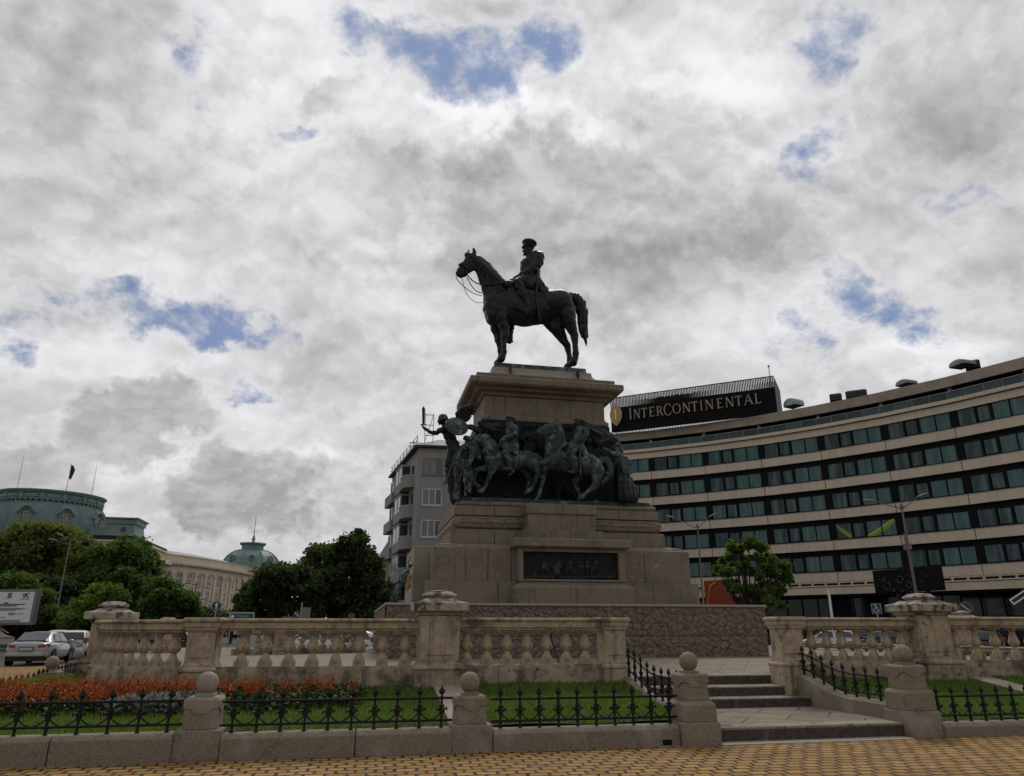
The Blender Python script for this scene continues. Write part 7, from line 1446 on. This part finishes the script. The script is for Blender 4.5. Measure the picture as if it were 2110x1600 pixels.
# billboard
a_, b_ = at(-62,1250,58), at(72,1250,55); mid = (a_+b_)/2; d = (b_-a_); L_ = math.hypot(d.x,d.y); T = frame(a_, math.atan2(d.y,d.x)); zt_, zb_ = at(68,1215,55.5).z, at(60,1288,55.5).z
o = thing('billboard', 'white information billboard with printed lines and two emblems at the left edge', 'billboard', (mid.x,mid.y,0)); M['paper'] = nm('printed_paper', (.72,.71,.69), .7); M['ink'] = nm('printing_ink', (.06,.05,.05), .7); M['inkg'] = nm('grey_printing', (.17,.155,.14), .7)
obj('cabinet', MB().box(0,L_,0,.35,zb_,zt_).tf(T), M['grey'], o, bevel=.01); obj('poster', MB().box(.16,L_-.18,-.025,.0,zb_+.15,zt_-.16).tf(T), M['paper'], o); obj('legs', MB().box(L_*.42,L_*.42+.35,.05,.3,0,zb_).box(L_*.05,L_*.05+.3,.05,.3,0,zb_).tf(T), M['galv'], o)
hh_ = zt_-zb_; X = lambda px: (px+62)/134*L_; Zc = lambda cy: zt_ - (cy-235)/(715-235)*hh_
tx = MB(); tg = MB()
for xa, xb, cy, th in ((0,52,440,.06),(0,36,461,.06),(8,17,421,.07)): tx.box(X(xa),X(xb),-.035,-.03,Zc(cy)-th/2,Zc(cy)+th/2)
for xa, xb, cy in ((-30,54,494),(-30,48,507),(-30,35,521),(22,52,569),(22,35,556),(22,33,580),(-30,17,615),(-30,49,655),(-30,49,670),(8,22,352),(40,58,369)): tg.box(X(xa),X(xb),-.035,-.03,Zc(cy)-.02,Zc(cy)+.02)
obj('text_lines', tx.tf(T), M['ink'], o); obj('small_print', tg.tf(T), M['inkg'], o)
lg = MB().tube([(X(44),-.035,Zc(303)),(X(57),-.035,Zc(292))], .03, 5).tube([(X(51),-.035,Zc(287)),(X(50),-.035,Zc(315)),(X(46),-.035,Zc(350))], .035, 5).tube([(X(50),-.035,Zc(312)),(X(56),-.035,Zc(350))], .035, 5).tube([(X(44),-.035,Zc(318)),(X(46),-.035,Zc(322))], .03, 5); obj('figure_emblem', lg.tf(T), M['ink'], o)
lg = MB().prism([(-.18,.16),(-.05,.12),(0,.2),(.05,.12),(.18,.16),(.12,0),(.16,-.1),(.04,-.18),(0,-.1),(-.05,-.2),(-.15,-.1),(-.1,.02)], (X(16.5),-.03,Zc(315)), (1,0,0), (0,0,1), -.008); obj('crest_emblem', lg.tf(T), M['inkg'], o, fix=True)
# hexagon screen on the hotel
c1_, c2_ = at(1797,1178,76), at(1933,1170,72); d = c2_-c1_; L_ = math.hypot(d.x,d.y); T = frame(c1_, math.atan2(d.y,d.x)); z1, z0 = c1_.z+.05, at(1803,1223,76).z
o = thing('display_screen', 'black display board with grey hexagon outlines above the hotel entrance', 'screen', (c1_.x,c1_.y,0)); obj('board', MB().box(0,L_,0,.5,z0,z1).tf(T), M['screen'], o, bevel=.03)
M['hexline'] = nm('grey_outline', (.10,.10,.095), .5); M['hexdim'] = nm('dim_outline', (.03,.03,.03), .5)
hx, hdl = MB(), []
for cx_, cy_, r_, dim in ((835,572,34,0),(970,516,31,0),(1047,563,27,0),(817,513,14,0),(893,608,14,0),(975,614,10,0),(757,542,34,1),(1182,500,38,1),(1070,465,32,1),(1150,565,14,1),(1005,425,20,1)):
    u_ = (cx_-705)/(1330-705)*L_; top = 435-(cx_-705)*.048; w_ = z1 - (cy_-top)/200*(z1-z0); rr_ = r_/630*L_; P = [(u_+rr_*math.cos(R(a)), -.03, w_+rr_*math.sin(R(a))) for a in range(0,361,60)]
    if dim: hdl.append(MB().tube(P, .035, 4))
    else: hx.tube(P, .035, 4)
obj('hexagons', hx.tf(T), M['hexline'], o); [obj('dim_hexagon', q_.tf(T), M['hexdim'], o) for q_ in hdl]; obj('support', MB().box(L_*.3,L_*.3+.25,.5,5,z0+.3,z0+.5).box(L_*.3,L_*.3+.25,.2,.5,0,z0).box(L_*.75,L_*.75+.25,.2,.5,0,z0).tf(T), M['dkgrey'], o)
# orange panel with swirl behind the young tree
a_, b_ = at(1452,1222,72), at(1512,1222,70); d = b_-a_; L_ = math.hypot(d.x,d.y); T = frame(a_, math.atan2(d.y,d.x)); zt_ = at(1470,1196,71).z; zb_ = .4
o = thing('orange_panel', 'orange red hoarding with pale swirling script behind the young tree', 'hoarding', (a_.x,a_.y,0)); M['orange'] = nm('orange_hoarding', (.24,.045,.012), .6); M['swirl'] = nm('pale_orange_script', (.62,.27,.09), .6)
obj('board', MB().box(0,L_,0,.2,zb_,zt_).tf(T), M['orange'], o); sw_ = MB(); zc = (zt_+zb_)/2+.2
sw_.tube([(L_*.42,-.03,zt_-.2),(L_*.22,-.03,zt_-.5),(L_*.06,-.03,zc),(L_*.10,-.03,zc-1.1),(L_*.3,-.03,zc-1.3)], .10, 5)
for i in range(3): x = L_*(.36+.2*i); sw_.tube([(x+.5*math.cos(R(t)),-.03,zc-.2+.35*math.sin(R(t))) for t in range(0,361,30)], .06, 5).tube([(x+.5,-.03,zc+.1),(x+.6,-.03,zc-.5),(x+.9,-.03,zc-.4)], .06, 5)
obj('script', sw_.tf(T), M['swirl'], o)
# slim posts and the raised barrier by the hotel
p = at(1707,1216,44); tag(obj('slim_post', MB().tube([(p.x,p.y,0),(p.x,p.y,p.z)], [.07,.06], 8), M['white']), 'slim white post standing before the hotel entrance', 'post')
a_, b_ = at(2084,1242,36), at(2135,1208,36); o = thing('barrier', 'raised white and grey barrier arm at the right edge', 'barrier', (b_.x,b_.y,0)); d = (b_-a_); n_ = Vector((-d.z*.0,0,1)); nn = Vector((d.y,-d.x,0)).normalized()
up_ = d.cross(nn).normalized()*.12
obj('arm', MB().loft([[tuple(p_+up_*s1+nn*s2*.05) for s1, s2 in ((-1,-1),(1,-1),(1,1),(-1,1))] for p_ in (a_, b_)]), M['white'], o, fix=True); obj('stripe', MB().loft([[tuple(p_+up_*s1*.5+nn*(.055 if s2 > 0 else -.055)) for s1, s2 in ((-1,-1),(1,-1),(1,1),(-1,1))] for p_ in (a_+d*.05, b_-d*.05)]), M['dkgrey'], o, fix=True)
obj('post', MB().box(b_.x-.2,b_.x+.2,b_.y-.2,b_.y+.2,0,b_.z+.2), M['grey'], o)
p = at(1134,1338,19); tag(obj('camera_tripod', MB().tube([(p.x,p.y,.7),(p.x+.05,p.y,1.75)], [.03,.025], 6).tube([(p.x-.25,p.y-.1,.7),(p.x,p.y,1.45)], .02, 5).tube([(p.x+.22,p.y-.1,.7),(p.x,p.y,1.45)], .02, 5).box(p.x-.02,p.x+.14,p.y-.06,p.y+.06,1.55,1.72), M['dkgrey']), 'slim grey tripod glimpsed behind the short left balustrade', 'tripod')
